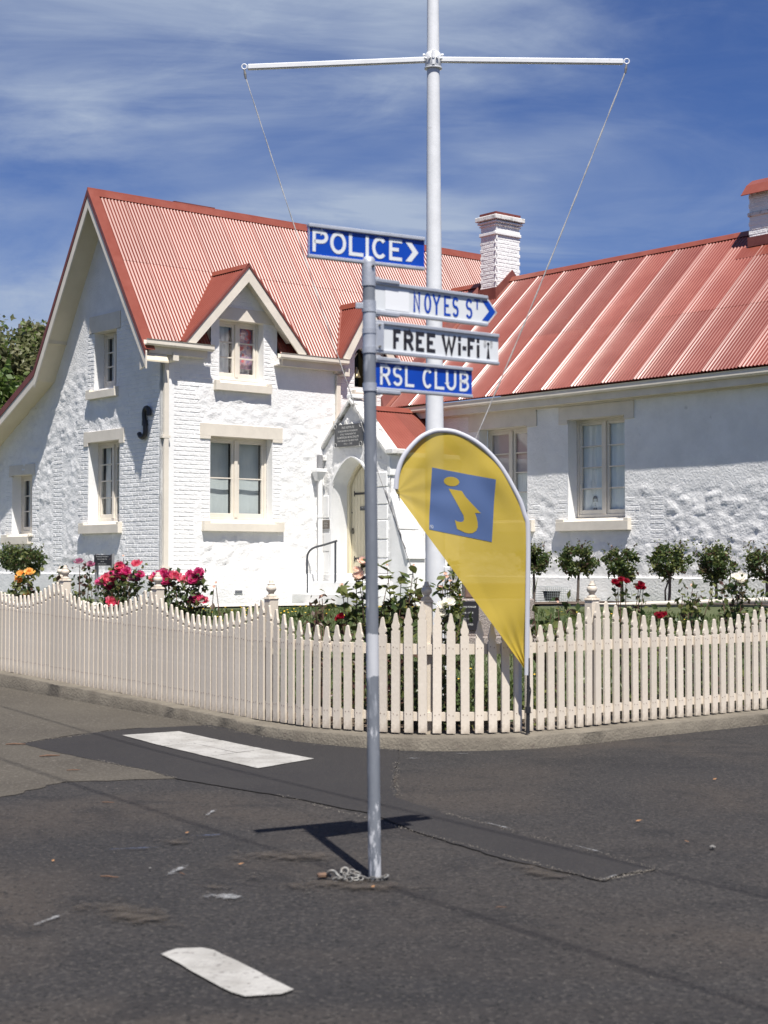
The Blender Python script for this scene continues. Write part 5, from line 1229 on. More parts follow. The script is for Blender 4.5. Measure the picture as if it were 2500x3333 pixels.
# chain dumped round the foot of the post, with a steel hook
ch = thing('chain', 'rusty galvanised chain looped round the foot of the sign post', 'chain', (-.05, 7.70, float(zroad(0, 7.7)) + .008))
def torus_link(L_=.030, w_=.020, r=.0038, n=14, m=6):
    pts = []
    for k in range(n):
        a = 2 * math.pi * k / n; x = w_ / 2 * math.cos(a); y = w_ / 2 * math.sin(a) + (L_ - w_) / 2 * (1 if math.sin(a) >= 0 else -1); pts.append(Vector((x, y, 0)))
    mb = MB(); vs = []
    for i, p in enumerate(pts):
        d = (pts[(i + 1) % n] - pts[i - 1]).normalized(); a = Vector((0, 0, 1)); b_ = d.cross(a)
        vs += [p + (a * math.cos(2 * math.pi * k / m) + b_ * math.sin(2 * math.pi * k / m)) * r for k in range(m)]
    mb.add(vs, [(i * m + k, i * m + (k + 1) % m, ((i + 1) % n) * m + (k + 1) % m, ((i + 1) % n) * m + k) for i in range(n) for k in range(m)])
    return mb.mesh('chain_link', CHAINM, smooth=True)
lk = torus_link()
path = [Vector((.065 * math.cos(a), .035 + .055 * math.sin(a), .006)) for a in np.linspace(R(40), R(-160), 12)] + [Vector((-.10, -.03, .006)), Vector((-.13, -.045, .008)), Vector((-.10, -.065, .012)), Vector((-.06, -.05, .016)), Vector((-.10, -.02, .022)), Vector((-.14, .0, .02)), Vector((-.11, .03, .03)), Vector((-.07, .02, .02)), Vector((-.12, .045, .016)), Vector((-.17, .02, .010)), Vector((-.14, -.02, .012)), Vector((-.18, -.045, .008))]
cl_ = 0; pp = catmull(path, 6); acc = 0; last = pp[0]; kk = 0
for a, b_ in zip(pp, pp[1:]):
    acc += (b_ - a).length
    if acc >= .021:
        acc = 0; d = (b_ - a).normalized(); o = link('chain_link', lk, ch)
        o.matrix_local = Matrix.Translation(b_) @ d.to_track_quat('Y', 'Z').to_matrix().to_4x4() @ Matrix.Rotation(R(25 + 90 * (kk % 2) if kk % 2 == 0 else 70), 4, 'Y'); kk += 1
mb = MB(); hk = [(x * .72 - .03, y, z * .62) for x, y, z in [(-.245, .03, .015), (-.262, .02, .03), (-.255, .012, .055), (-.232, .01, .062), (-.212, .012, .050), (-.195, .005, .028), (-.165, -.01, .012), (-.14, .0, .03), (-.125, .01, .062), (-.145, .02, .080), (-.17, .015, .070), (-.172, .0, .045)]]
mb.tube(catmull([Vector(h) for h in hk], 5), .0075, 8); mb.build('steel_hook', CHAINM, ch, smooth=True)
MB().box((-.245, .035, .012), (.05, .035, .022), Matrix.Rotation(.3, 3, 'Z')).build('rusty_lug', RUST, ch, bevel=.006)

# ------------------------------------------------------------------ flagpole with yardarm
fx, fy = .515, 16.0; fzb = zg(fx, fy)
fl = thing('flagpole', 'tall white tapered flagpole with a yardarm behind the picket fence', 'flagpole', (fx, fy, fzb))
def fp(z): return Vector((-.020 * (z - fzb) / 7, 0, z - fzb))
MB().tube([fp(fzb - .05), fp(2.5), fp(4.6), fp(6.5), fp(8.6)], [.106, .094, .077, .064, .052], 28).build('pole', POLEW, fl, smooth=True)
mb = MB(); mb.lathe([(.068, 0), (.082, .02), (.082, .13), (.070, .15)], fp(6.52), 24); mb.lathe([(.074, 0), (.090, .008), (.090, .02)], fp(6.50), 24); col = mb.build('yard_collar', POLEW, fl); auto_smooth(col, 35)
for a in (-150, -115, -90, -65, -30, 0, 180):
    mb = MB(); c = fp(6.62) + Vector((.082 * math.cos(R(a)), .082 * math.sin(R(a)), -.02 if a % 60 else .03)); d = Vector((math.cos(R(a)), math.sin(R(a)), 0)); mb.tube([c, c + d * .022], .013, 6); mb.build('bolt', POLEW, col)
MB().box(fp(6.60) + Vector((0, -.082, 0)), (.03, .03, .15)).build('collar_flange', POLEW, col, bevel=.004)
ends = {}
for sg, ex_, ez in ((-1, -1.89, 6.525), (1, 1.90, 6.58)):
    a = fp(6.60) + Vector((sg * .075, 0, 0)); b_ = Vector((ex_, 0, ez - fzb)); mb = MB(); n_ = Vector((0, 0, 1))
    d = (b_ - a).normalized(); hw = .027
    mb.hexa([a + Vector((0, -hw, -hw)), a + Vector((0, hw, -hw)), b_ + Vector((0, hw, -hw)), b_ + Vector((0, -hw, -hw)), a + Vector((0, -hw, hw)), a + Vector((0, hw, hw)), b_ + Vector((0, hw, hw)), b_ + Vector((0, -hw, hw))])
    arm = mb.build('yardarm', POLEW, fl, bevel=.008)
    mb = MB(); c = b_ + Vector((sg * .035, 0, .005)); mb.tube([c + Vector((.026 * math.cos(k / 14 * 2 * math.pi), 0, .026 * math.sin(k / 14 * 2 * math.pi))) for k in range(15)], .007, 6); mb.build('eye_bolt', POLEW, arm)
    mb = MB(); mb.tube([c + Vector((0, 0, -.03)), c + Vector((sg * -.008, 0, -.075)), c + Vector((sg * -.014, 0, -.12))], [.008, .014, .010], 8); mb.build('shackle', CHAINM, arm)
    ends[sg] = c + Vector((sg * -.014, 0, -.11))
def rope(a, b_, r, name, knots=()):
    n_ = 40; mb = MB(); pts = []
    for k in range(n_ + 1):
        f = k / n_; p = a.lerp(b_, f) + Vector((0, 0, -.06 * math.sin(math.pi * f))); pts.append(p)
    mb.tube(pts, r, 6)
    for off in (0, math.pi):                         # second strand twisted round the first
        mb.tube([p + Vector((math.cos(i * 1.1 + off), math.sin(i * 1.1 + off), 0)) * r * .7 for i, p in enumerate(pts)], r * .75, 5)
    return mb.build(name, ROPE, fl, smooth=True)
rope(ends[-1], Vector((-.235, -.02, 1.46 - fzb)), .0042, 'halyard'); rope(ends[1], Vector((.095, -.03, 2.05 - fzb)), .0058, 'halyard')
rope(Vector((-.235, -.02, 1.46 - fzb)), Vector((-.105, -.02, 1.02 - fzb)), .0042, 'halyard')
mb = MB(); a = Vector((-.50, -.03, 2.25 - fzb)); b_ = Vector((-.30, -.03, 1.66 - fzb)); mb.tube([a.lerp(b_, k / 12) + Vector((.006 * math.sin(k * 2.3), -.006, 0)) for k in range(13)], [.006 + .003 * math.sin(k * 1.7) for k in range(13)], 6); mb.build('chafing_chain', ROPE, fl, smooth=True)
mb = MB(); mb.box((.118, -.03, 1.95 - fzb), (.05, .03, .16)); mb.box((.115, -.04, .70), (.055, .05, 1.2)); mb.build('pole_hinge_plate', POLEW, fl, bevel=.006)
mb = MB()
for k in range(4): mb.tube([Vector((.165 + .034 * math.cos(i / 14 * 2 * math.pi) + .006 * k, -.05 - .008 * k, 1.415 - fzb + .085 * math.sin(i / 14 * 2 * math.pi))) for i in range(15)], .008, 5)
mb.build('rope_coil', ROPE, fl, smooth=True)
mb = MB(); mb.tube([(.10, -.06, 1.33 - fzb), (.19, -.06, 1.50 - fzb)], .012, 6); mb.build('cleat', CHAINM, fl)

# ------------------------------------------------------------------ teardrop flag
fb = Vector((1.183, 13.19, KTOP(LEFTLEN + 4.3) + .01))
tf = thing('teardrop_flag', 'yellow teardrop banner flag with a blue information square in front of the fence', 'flag', tuple(fb), R(13))
def rel(x, z): return ((x - 1.185) * 1.008, z - fb.z)
EDGE = [rel(*p) for p in [(1.183, .60), (1.190, 1.1), (1.198, 1.773), (1.165, 1.93), (1.11, 2.075), (.958, 2.325), (.786, 2.497), (.595, 2.593), (.442, 2.610), (.345, 2.585), (.251, 2.525), (.136, 2.390), (.086, 2.255), (.071, 2.12)]]
oute = catmull([Vector((x, z, 0)) for x, z in EDGE], 8)
low = [Vector((*rel(x, z), 0)) for x, z in [(.085, 2.085), (.30, 1.80), (.50, 1.535), (.72, 1.24), (.95, .935), (1.178, .625)]]
low = catmull(low, 10)
def wr(x, z):                                         # cloth relief: creases fanning from the tip and the foot
    a1_ = math.atan2(z - 1.97, x + 1.11); a2_ = math.atan2(z - .50, x + .0)
    d1_ = math.hypot(z - 1.97, x + 1.11); d2_ = math.hypot(z - .50, x)
    y = .003 * math.sin(a1_ * 11 + 1) * math.exp(-((d1_ - .40) / .32) ** 2) + .011 * math.sin(a2_ * 27 + 3 * x) * math.exp(-(d2_ / .34) ** 2)
    y += .020 * math.sin(3.2 * x + 2.1 * z) + .008 * math.sin(9 * x - 6 * z + 1.5 * math.sin(4 * z))
    y += .016 * math.exp(-((x * .62 + z * .78 - 1.50 + .12 * math.sin(5 * x)) / .055) ** 2) * math.exp(-((x + .20) / .30) ** 2)
    y += .007 * math.sin(22 * (x * .75 + z * .6)) * math.exp(-((x + .30) / .22) ** 2 - ((z - 2.0) / .3) ** 2)
    return y
# cloth as a loft between the outer edge and the lower edge
def resample(P, n):
    L_ = [0]
    for a, b_ in zip(P, P[1:]): L_.append(L_[-1] + (b_ - a).length)
    out = []
    for k in range(n + 1):
        q = L_[-1] * k / n; i = min(max(np.searchsorted(L_, q) - 1, 0), len(P) - 2); f = (q - L_[i]) / max(L_[i + 1] - L_[i], 1e-9); out.append(P[i].lerp(P[i + 1], f))
    return out
NO, NI = 90, 34
eo = resample(oute, NO); el = resample(low[::-1], NO); vs = []
for i in range(NO + 1):
    for k in range(NI + 1):
        p = eo[i].lerp(el[i], k / NI); f = k / NI
        vs.append((p.x, wr(p.x, p.y) * min(1, 6 * f * (1 - f) + .25), p.y))
mb = MB().add(vs, [(i * (NI + 1) + k, i * (NI + 1) + k + 1, (i + 1) * (NI + 1) + k + 1, (i + 1) * (NI + 1) + k) for i in range(NO) for k in range(NI)])
cloth = mb.build('flag_cloth', FLAGY, tf, smooth=True, fix=True)
# edge factor used for the printed panel so that it follows the same cloth
from mathutils.bvhtree import BVHTree
bv_ = BVHTree.FromPolygons([Vector(v) for v in vs], mb.f)
def onflag(x, z, lift):
    h = bv_.ray_cast(Vector((x, -1, z)), Vector((0, 1, 0)))
    y = h[0].y if h[0] else 0
    return (x, y - lift, z)
def printed(poly, lift, m, name, par, step=.035):
    bm = bmesh.new(); f = bm.faces.new([bm.verts.new((x, z, 0)) for x, z in poly]); bmesh.ops.triangulate(bm, faces=[f])
    for k in range(4):
        es = [e for e in bm.edges if e.calc_length() > step]
        if es: bmesh.ops.subdivide_edges(bm, edges=es, cuts=1); bmesh.ops.triangulate(bm, faces=bm.faces)
    for v_ in bm.verts: v_.co = Vector(onflag(v_.co.x, v_.co.y, lift))
    bmesh.ops.recalc_face_normals(bm, faces=bm.faces)
    me = bpy.data.meshes.new(name); bm.to_mesh(me); bm.free(); me.materials.append(m); me.polygons.foreach_set('use_smooth', [True] * len(me.polygons)); return link(name, me, par)
sq = printed([rel(*p) for p in [(.383, 2.300), (.911, 2.206), (.885, 1.694), (.357, 1.795)]], .003, FLAGB, 'information_square', cloth)
dot = [rel(.546 + .064 * math.cos(k / 20 * 2 * math.pi) + .006 * math.sin(k / 20 * 2 * math.pi), 2.187 + .038 * math.sin(k / 20 * 2 * math.pi) - .008 * math.cos(k / 20 * 2 * math.pi)) for k in range(20)]
printed(dot, .005, FLAGY, 'letter_dot', cloth)
stem_ = [(.523, 2.128), (.630, 2.110), (.660, 2.062), (.700, 2.018), (.786, 1.929), (.738, 1.931), (.752, 1.895), (.763, 1.852), (.764, 1.815), (.752, 1.785), (.721, 1.766), (.690, 1.763), (.655, 1.770), (.591, 1.800), (.580, 1.84), (.572, 1.874), (.590, 1.861), (.622, 1.856), (.642, 1.862), (.648, 1.880), (.643, 1.91), (.622, 1.946), (.575, 2.035)]
printed([rel(*p) for p in stem_], .005, FLAGY, 'letter_stem', cloth)
mb = MB(); c0 = rel(.378, 1.815)
ring = [onflag(c0[0] + .014 * math.cos(k / 16 * 2 * math.pi), c0[1] + .014 * math.sin(k / 16 * 2 * math.pi), .0055) for k in range(17)]; mb.tube(ring, .0012, 4); mb.build('registered_mark', SIGNW, cloth)
place_text(text_mesh('R', .020, SIGNW, .0003), onflag(c0[0], c0[1] - .007, .0055), (1, 0, 0), (0, 0, 1), cloth, 'registered_letter')
# white sleeve along the curved rod and the rod itself
sl = []; ou2 = resample(oute, 80)
cen = Vector((-.55, 2.0 - fb.z, 0))
vs = []
for i, p in enumerate(ou2):
    d = (ou2[min(i + 1, 80)] - ou2[max(i - 1, 0)]).normalized(); nin = Vector((-d.y, d.x, 0))
    wd = .040
    for k in range(9):
        a = math.pi * 2 * k / 8; vs.append((p.x + nin.x * (wd * .5 * (1 - math.cos(a)) - .012), -.013 * math.sin(a) - .002, p.y + nin.y * (wd * .5 * (1 - math.cos(a)) - .012)))
mb = MB().add(vs, [(i * 9 + k, i * 9 + k + 1, (i + 1) * 9 + k + 1, (i + 1) * 9 + k) for i in range(80) for k in range(8)])
mb.build('pole_sleeve', FLAGW, tf, smooth=True)
mb = MB(); mb.tube([(-.002, 0, -.0), (.002, 0, .30), (.004, 0, .62)], [.017, .015, .013], 10); mb.tube([(-.001, 0, .17), (0, 0, .22)], .024, 10); mb.build('ground_spike', BLACKB, tf, smooth=True)
mb = MB(); p = ou2[-1]; mb.tube([(p.x, 0, p.y), (p.x + .03, -.01, p.y - .02), (p.x + .035, -.012, p.y - .10), (p.x + .02, -.01, p.y - .04)], .003, 5)
mb.tube([(.004, -.015, .40), (.018, -.018, .36), (.006, -.016, .24), (-.012, -.018, .2)], .005, 5); mb.build('tie_cord', BLACKB, tf)
# ------------------------------------------------------------------ plants
nr = np.random.RandomState(5)
def leaf_cards(pts, size, jit=.4, up=.35, seed=0, fold=.25):
    """folded four-corner leaves at the points; returns verts, faces"""
    r = np.random.RandomState(seed); n = len(pts); P = np.asarray(pts)
    d = r.normal(size=(n, 3)); d[:, 2] -= .25; d /= np.linalg.norm(d, axis=1)[:, None]
    nn = r.normal(size=(n, 3)); nn[:, 2] += up * 3; b = np.cross(d, nn); b /= np.linalg.norm(b, axis=1)[:, None] + 1e-9; nn = np.cross(b, d)
    s = size * (1 + jit * (r.rand(n) * 2 - 1)); L_ = s[:, None]; W_ = (s * .34)[:, None]
    v = np.empty((n, 4, 3)); v[:, 0] = P; v[:, 1] = P + d * L_ * .45 + b * W_ + nn * L_ * .06; v[:, 2] = P + d * L_; v[:, 3] = P + d * L_ * .45 - b * W_ + nn * L_ * .06
    vs = v.reshape(-1, 3).tolist(); fs = []
    for i in range(n): k = 4 * i; fs += [(k, k + 1, k + 2), (k, k + 2, k + 3)]
    return vs, fs
def foliage(name, pts, size, mats, par, seed=0, weights=None, **kw):
    vs, fs = leaf_cards(pts, size, seed=seed); me = bpy.data.meshes.new(name); me.from_pydata(vs, [], fs)
    for m in mats: me.materials.append(m)
    r = np.random.RandomState(seed + 1); w_ = r.choice(len(mats), len(pts), p=weights); me.polygons.foreach_set('material_index', np.repeat(w_, 2).tolist())
    return link(name, me, par, kind='stuff', **kw)
def clumps(n, c, rad, nc, spread, seed, hollow=.45):
    r = np.random.RandomState(seed); cc = r.normal(size=(nc, 3)); cc /= np.linalg.norm(cc, axis=1)[:, None]; cc *= (hollow + (1 - hollow) * r.rand(nc) ** .6)[:, None]
    p = cc[r.randint(nc, size=n)] + r.normal(size=(n, 3)) * spread
    return np.asarray(c) + p * np.asarray(rad)
def standard_rose(x, y, z0, zc0, zc1, hw, label, seed, lean=0):
    t = thing('standard_rose', label, 'rose tree', (x, y, z0), 0, 'clipped standard rose trees'); h0 = zc0 - z0; h1 = zc1 - z0; c = (h0 + h1) / 2
    mb = MB(); mb.tube([(0, 0, -.05), (.01 + lean * .3, 0, h0 * .5), (lean, 0, h0 + .05)], [.028, .024, .022], 8)
    if seed % 3 == 0: mb.tube([(-.05, .02, -.05), (-.06, .01, h0 * .5), (lean - .01, 0, h0 - .02)], [.016, .015, .014], 7)
    mb.build('trunk', BARK, t, smooth=True)
    br = MB(); r = random.Random(seed)
    for k in range(9):
        a = r.uniform(0, 6.28); e = Vector((lean + hw * .7 * math.cos(a), hw * .7 * math.sin(a), h0 + (h1 - h0) * r.uniform(.3, .8))); br.tube([(lean, 0, h0), (lean + .3 * (e.x - lean), .3 * e.y, h0 + .12), e], [.010, .008, .004], 5)
    br.build('branch', STEM, t, kind='stuff')
    hw *= .79; p = clumps(1900, (lean, 0, c), (hw, hw, (h1 - h0) / 2 * .95), 30, .15, seed)
    p = p[p[:, 2] > h0 - .06]
    sp_ = []
    for k in range(10):                              # loose shoots breaking the outline
        a = r.uniform(0, 6.28); q = r.uniform(.3, .95); b0 = np.array([lean + hw * q * math.cos(a), hw * q * math.sin(a), h0 + (h1 - h0) * .75]); e = np.array([lean + hw * q * 1.25 * math.cos(a), hw * q * 1.25 * math.sin(a), h1 + r.uniform(0, .12)])
        sp_ += [b0 + (e - b0) * f + np.array([r.gauss(0, .012) for _ in range(3)]) for f in np.linspace(0, 1, 12)]
    foliage('foliage', p, .062, [LEAFD, LEAFL, LEAFR], t, seed, [.74, .20, .06]); foliage('shoots', sp_, .045, [LEAFL, LEAFR, LEAFD], t, seed + 9, [.4, .35, .25])
    return t
SR = [(4.6, 5.299, .728, 1.36, 1.83, .36, 'clipped standard rose tree on a single trunk directly right of the yellow flag edge'),
      (4.6, 6.366, .77, 1.32, 1.82, .40, 'clipped standard rose tree on a leaning trunk just right of the wire cage'),
      (4.6, 7.409, .80, 1.24, 1.76, .37, 'clipped standard rose tree standing behind the small crimson roses'),
      (4.6, 8.439, .84, 1.30, 1.86, .41, 'clipped standard rose tree with a forked double trunk by the white wing wall'),
      (4.6, 9.413, .87, 1.22, 1.80, .41, 'clipped standard rose tree standing behind the pale cream rose'),
      (4.6, 10.405, .93, 1.27, 1.77, .40, 'clipped standard rose tree cut off by the right edge of the picture')]
for i, (s, t_, z0, a, b_, hw, lab) in enumerate(SR):
    p = Wd(s, t_); standard_rose(p.x, p.y, z0, a, b_, hw, lab, [101, 104, 107, 102, 110, 113][i], [.0, .03, 0, .02, 0, 0][i])
p = Wd(-1.3, -3.25); standard_rose(p.x, p.y, .86, 1.43, 1.84, .52, 'broad clipped rose tree in front of the far left window', 122)
p = Wd(-1.5, -2.35); standard_rose(p.x, p.y, .84, 1.30, 1.80, .40, 'bushy rose tree to the left of the small black notice board', 131)

def bloom_mesh(name, m, rad, seed, layers=((7, 1.0, .45), (7, .86, .8), (6, .62, 1.1), (5, .38, 1.35))):
    r = random.Random(seed); mb = MB()
    for n_, rr, tilt in layers:
        for k in range(n_):
            a = 2 * math.pi * (k + r.uniform(-.2, .2)) / n_ + rr * 3; R_ = rad * rr * r.uniform(.85, 1.1); w_ = 1.5 * rad * rr / n_ * 3.1
            ca, sa = math.cos(a), math.sin(a); vs = []
            for f, ww_ in ((.08, .5), (.6, 1.0), (1.0, .82)):
                rad_ = R_ * f * math.cos(tilt * f); z = R_ * f * math.sin(tilt * f) * 1.15 + rad * .02 + r.uniform(-.04, .04) * rad
                for sd_ in (-.5, 0, .5):
                    zz_ = z + (abs(sd_) * .5) * rad * .22; vs.append((rad_ * ca - sa * w_ * ww_ * sd_, rad_ * sa + ca * w_ * ww_ * sd_, zz_))
            mb.add(vs, [(0, 1, 4, 3), (1, 2, 5, 4), (3, 4, 7, 6), (4, 5, 8, 7)])
    return mb.mesh(name, m, smooth=True, fix=False)
BLOOM = {k: [bloom_mesh('rose_bloom', m, rd, s) for s in (1, 2)] for k, m, rd in (('pink', P_PINK, .074), ('coral', P_CORAL, .074), ('mauve', P_MAUVE, .055), ('yellow', P_YEL, .062), ('pale', P_PALE, .055), ('white', P_WHITE, .066), ('red', P_RED, .036), ('bud', P_PALE, .020))}
big_leaf = {}
for nm, m in (('d', LEAFD), ('l', LEAFL), ('r', LEAFR)):
    mb = MB(); ys = [0, .25, .55, .8, 1.0]; ws_ = [.03, .30, .34, .20, .0]; vs = []
    for y, w_ in zip(ys, ws_):
        for sx in (-1, 0, 1): vs.append((sx * w_, y, .10 * abs(sx) * (w_ / .34) + .12 * y * (1 - y) * -1))
    big_leaf[nm] = mb.add(vs, [(i * 3 + k, i * 3 + k + 1, (i + 1) * 3 + k + 1, (i + 1) * 3 + k) for i in range(4) for k in range(2)]).mesh('leaf', m, smooth=True, fix=False)
def rose_bush(x, y, z0, blooms, nstem, nleaf, h, spread, label, seed, lmix=(.62, .26, .12), lsize=.055, singles=0, extra=()):
    """blooms: (kind, x, y, z, scale) in world coordinates"""
    h = max([h] + [b[3] - z0 for b in blooms]) * .97; nleaf = int(nleaf * 1.7); r = random.Random(seed); t = thing('rose_bush', label, 'rose bush', (x, y, z0), 0, 'rose bushes along the fence'); o = Vector((x, y, z0)); mb = MB(); lp = []; tips = [Vector(b[1:4]) - o for b in blooms]
    for k in range(max(nstem, len(tips))):
        if k < len(tips): e = tips[k] - Vector((0, 0, .02))
        else: a = r.uniform(0, 6.28); e = Vector((spread * math.cos(a) * r.uniform(.3, 1), spread * math.sin(a) * r.uniform(.3, 1), h * r.uniform(.72, 1)))
        st = Vector((r.uniform(-.05, .05), r.uniform(-.05, .05), -.02)); mid = st.lerp(e, .5) + Vector((r.uniform(-.05, .05), r.uniform(-.05, .05), .05)); pts = catmull([st, mid, e], 6); mb.tube(pts, [.008 - .005 * i / len(pts) for i in range(len(pts))], 5)
        for i in range(int(nleaf / max(nstem, len(tips)))):
            f = r.uniform(.35, 1.0); q = pts[min(int(f * len(pts)), len(pts) - 1)]; lp.append(q + Vector((r.gauss(0, .055), r.gauss(0, .055), r.gauss(0, .045))))
    lp += [Vector(e) - o for e in extra]
    mb.build('stem', STEM, t, kind='stuff')
    if singles:
        for i in range(min(singles, len(lp))):
            k = r.choices('dlr', lmix)[0]; q = lp[i]; s = lsize * r.uniform(.75, 1.45); ob = link('leaf', big_leaf[k], t)
            ob.matrix_local = Matrix.Translation(q) @ Matrix.Rotation(r.uniform(0, 6.28), 4, 'Z') @ Matrix.Rotation(r.uniform(-.9, .5), 4, 'X') @ Matrix.Rotation(r.uniform(-.5, .5), 4, 'Y') @ Matrix.Scale(s, 4)
        lp = lp[singles:]
    if lp: foliage('foliage', [tuple(q) for q in lp], lsize, [LEAFD, LEAFL, LEAFR], t, seed, lmix)
    for b in blooms:
        ob = link('rose_bloom', BLOOM[b[0]][r.randrange(2)], t); s = b[4] * r.uniform(.9, 1.1)
        ob.matrix_local = Matrix.Translation(Vector(b[1:4]) - o) @ Matrix.Rotation(r.uniform(-.3, .3), 4, 'Y') @ Matrix.Rotation(r.uniform(.35, .95), 4, 'X') @ Matrix.Rotation(r.uniform(0, 6.28), 4, 'Z') @ Matrix.Scale(s, 4)
    return t
G = lambda x, y: zg(x, y)
rose_bush(-3.42, 18.3, G(-3.42, 18.3), [('mauve', -3.489, 18.35, 1.52, 1.15), ('mauve', -3.34, 18.2, 1.49, .95)], 7, 120, .85, .3, 'tall mauve rose bush left of the small black notice board', 3, (.5, .28, .22), .07)
rose_bush(-2.98, 17.75, G(-2.98, 17.75), [('pink', -2.90, 17.68, 1.43, 1.25), ('coral', -2.86, 17.66, 1.36, 1.1), ('pink', -3.00, 17.81, 1.40, 1.0), ('coral', -2.92, 17.66, 1.47, .9), ('pink', -3.15, 17.98, 1.285, 1.2), ('coral', -3.02, 17.82, 1.31, 1.1), ('coral', -3.10, 17.9, 1.335, 1.05), ('mauve', -3.23, 18.08, 1.27, 1.0), ('pink', -3.06, 17.84, 1.25, .9), ('coral', -2.695, 17.44, 1.49, .95), ('mauve', -2.74, 17.5, 1.345, 1.1), ('pink', -2.65, 17.39, 1.375, .9), ('mauve', -2.68, 17.40, 1.33, .9), ('coral', -2.99, 17.6, 1.07, 1.1), ('pink', -2.95, 17.7, 1.385, 1.1), ('pink', -3.08, 17.9, 1.28, 1.1), ('pink', -2.83, 17.6, 1.41, 1.0)],
          14, 620, .95, .38, 'magenta and coral rose bush below the small black notice board', 4, (.62, .24, .14), .06, 0)
rose_bush(-2.13, 16.78, G(-2.13, 16.78), [('coral', -2.454, 17.15, 1.34, 1.0), ('pink', -2.34, 17.0, 1.39, 1.15), ('coral', -2.32, 17.0, 1.315, 1.25), ('pink', -2.25, 16.95, 1.36, 1.0), ('coral', -2.197, 16.85, 1.35, 1.25), ('mauve', -2.28, 16.9, 1.29, 1.0), ('coral', -2.07, 16.7, 1.32, 1.15), ('coral', -1.985, 16.6, 1.31, 1.2), ('pink', -1.91, 16.5, 1.40, 1.15), ('pink', -2.01, 16.63, 1.38, .95), ('mauve', -1.88, 16.47, 1.36, .8), ('pink', -1.966, 16.57, 1.105, 1.2), ('coral', -1.868, 16.46, 1.115, 1.15), ('pink', -2.40, 17.06, 1.37, 1.1), ('pink', -2.28, 16.9, 1.335, 1.2), ('pink', -1.95, 16.5, 1.345, 1.0), ('pink', -1.92, 16.5, 1.14, 1.0)],
          13, 560, .85, .36, 'magenta rose bush just right of the second fence post from the left', 6, (.72, .20, .08), .062)
rose_bush(-4.30, 19.8, G(-4.3, 19.8), [('yellow', -4.525, 20.0, 1.36, 1.35), ('yellow', -4.40, 19.84, 1.385, 1.3), ('yellow', -4.56, 20.0, 1.30, 1.0), ('yellow', -3.83, 19.18, 1.165, 1.1), ('yellow', -3.88, 19.25, 1.31, .6), ('yellow', -4.45, 19.9, 1.12, 1.1)], 9, 420, .9, .45, 'apricot yellow rose bush behind the left end of the fence', 8, (.35, .52, .13), .07)
rose_bush(-1.73, 16.3, G(-1.73, 16.3), [('bud', -1.733, 16.3, 1.275, 1.1), ('bud', -1.71, 16.3, 1.32, .8)], 3, 14, .8, .1, 'thin reddish rose shoot with one bud in front of the white wall', 9, (.1, .2, .7), .06)
rose_bush(-2.92, 17.72 + .4, G(-2.92, 18.1), [('bud', -2.93, 18.0, 1.60, .8)], 2, 10, .9, .06, 'tall single rose spike right of the small black notice board', 10, (.2, .2, .6), .05)
rose_bush(-.22, 14.62, G(-.22, 14.62), [('pale', -.195, 14.6, 1.53, 1.0), ('pale', -.225, 14.6, 1.385, 1.25), ('pale', -.252, 14.6, 1.45, .85), ('bud', -.384, 14.6, 1.313, 1.4), ('red', -.39, 14.5, 1.03, 1.2)], 8, 110, .75, .30, 'blush pink rose bush partly hidden by the sign post', 12, (.35, .5, .15), .085, 150)
rose_bush(.12, 14.66, G(.12, 14.66), [('bud', .03, 14.6, 1.50, .8), ('bud', .27, 14.6, 1.50, .7)], 14, 190, 1.30, .26, 'leggy yellow green rose bush between sign post and flagpole', 13, (.28, .56, .16), .095, 240)
rose_bush(.62, 14.95, G(.62, 14.95), [('bud', .59, 15.0, 1.387, 1.3), ('bud', .53, 15.0, 1.29, 1.3), ('bud', .575, 15.0, 1.42, 1.0), ('bud', .62, 15.0, 1.35, 1.0), ('bud', .55, 15.0, 1.35, 1.0), ('white', .54, 14.8, 1.10, 1.25), ('white', .595, 14.8, 1.15, 1.1), ('white', .536, 14.78, 1.04, 1.0)], 9, 90, .75, .2, 'white rose bush with pale buds in front of the flagpole base', 14, (.35, .5, .15), .08, 120)
rose_bush(-.62, 14.62, G(-.62, 14.62), [('bud', -.567, 14.7, 1.214, .9), ('red', -.42, 14.6, 1.0, 1.0)], 8, 130, .62, .34, 'low red leaved rose bush left of the sign post', 15, (.22, .16, .62), .065)
rose_bush(2.36, 15.42, G(2.36, 15.42), [('red', 2.20, 15.27, 1.325, 1.3), ('red', 2.26, 15.3, 1.35, 1.2), ('red', 2.32, 15.36, 1.335, 1.2), ('red', 2.235, 15.3, 1.30, 1.1), ('red', 2.46, 15.48, 1.28, 1.2), ('red', 2.51, 15.52, 1.27, 1.1), ('red', 2.485, 15.5, 1.305, 1.1), ('red', 2.33, 15.37, 1.04, 1.2), ('red', 2.68, 15.66, .99, 1.6), ('red', 2.74, 15.7, 1.0, 1.4)], 10, 120, .75, .25, 'crimson cluster rose bush right of the right hand fence post', 16, (.55, .33, .12), .066)
rose_bush(1.55, 14.75, G(1.55, 14.75), [('bud', 1.60, 14.76, 1.16, .8)], 8, 150, .72, .32, 'leafy rose bush without blooms right of the yellow flag', 17, (.42, .42, .16), .072)
rose_bush(2.97, 15.95, G(2.97, 15.95), [('bud', 3.083, 16.0, 1.29, 1.5)], 9, 230, .68, .34, 'green rose bush with one pale bud behind the right fence', 18, (.42, .40, .18), .072)
rose_bush(3.68, 16.55, G(3.68, 16.55), [('white', 3.615, 16.45, 1.36, .95), ('white', 3.685, 16.5, 1.38, .9), ('white', 3.65, 16.47, 1.335, .9)], 10, 330, .85, .36, 'dark leaved rose bush carrying a cream white bloom near the right edge', 19, (.52, .22, .26), .066)
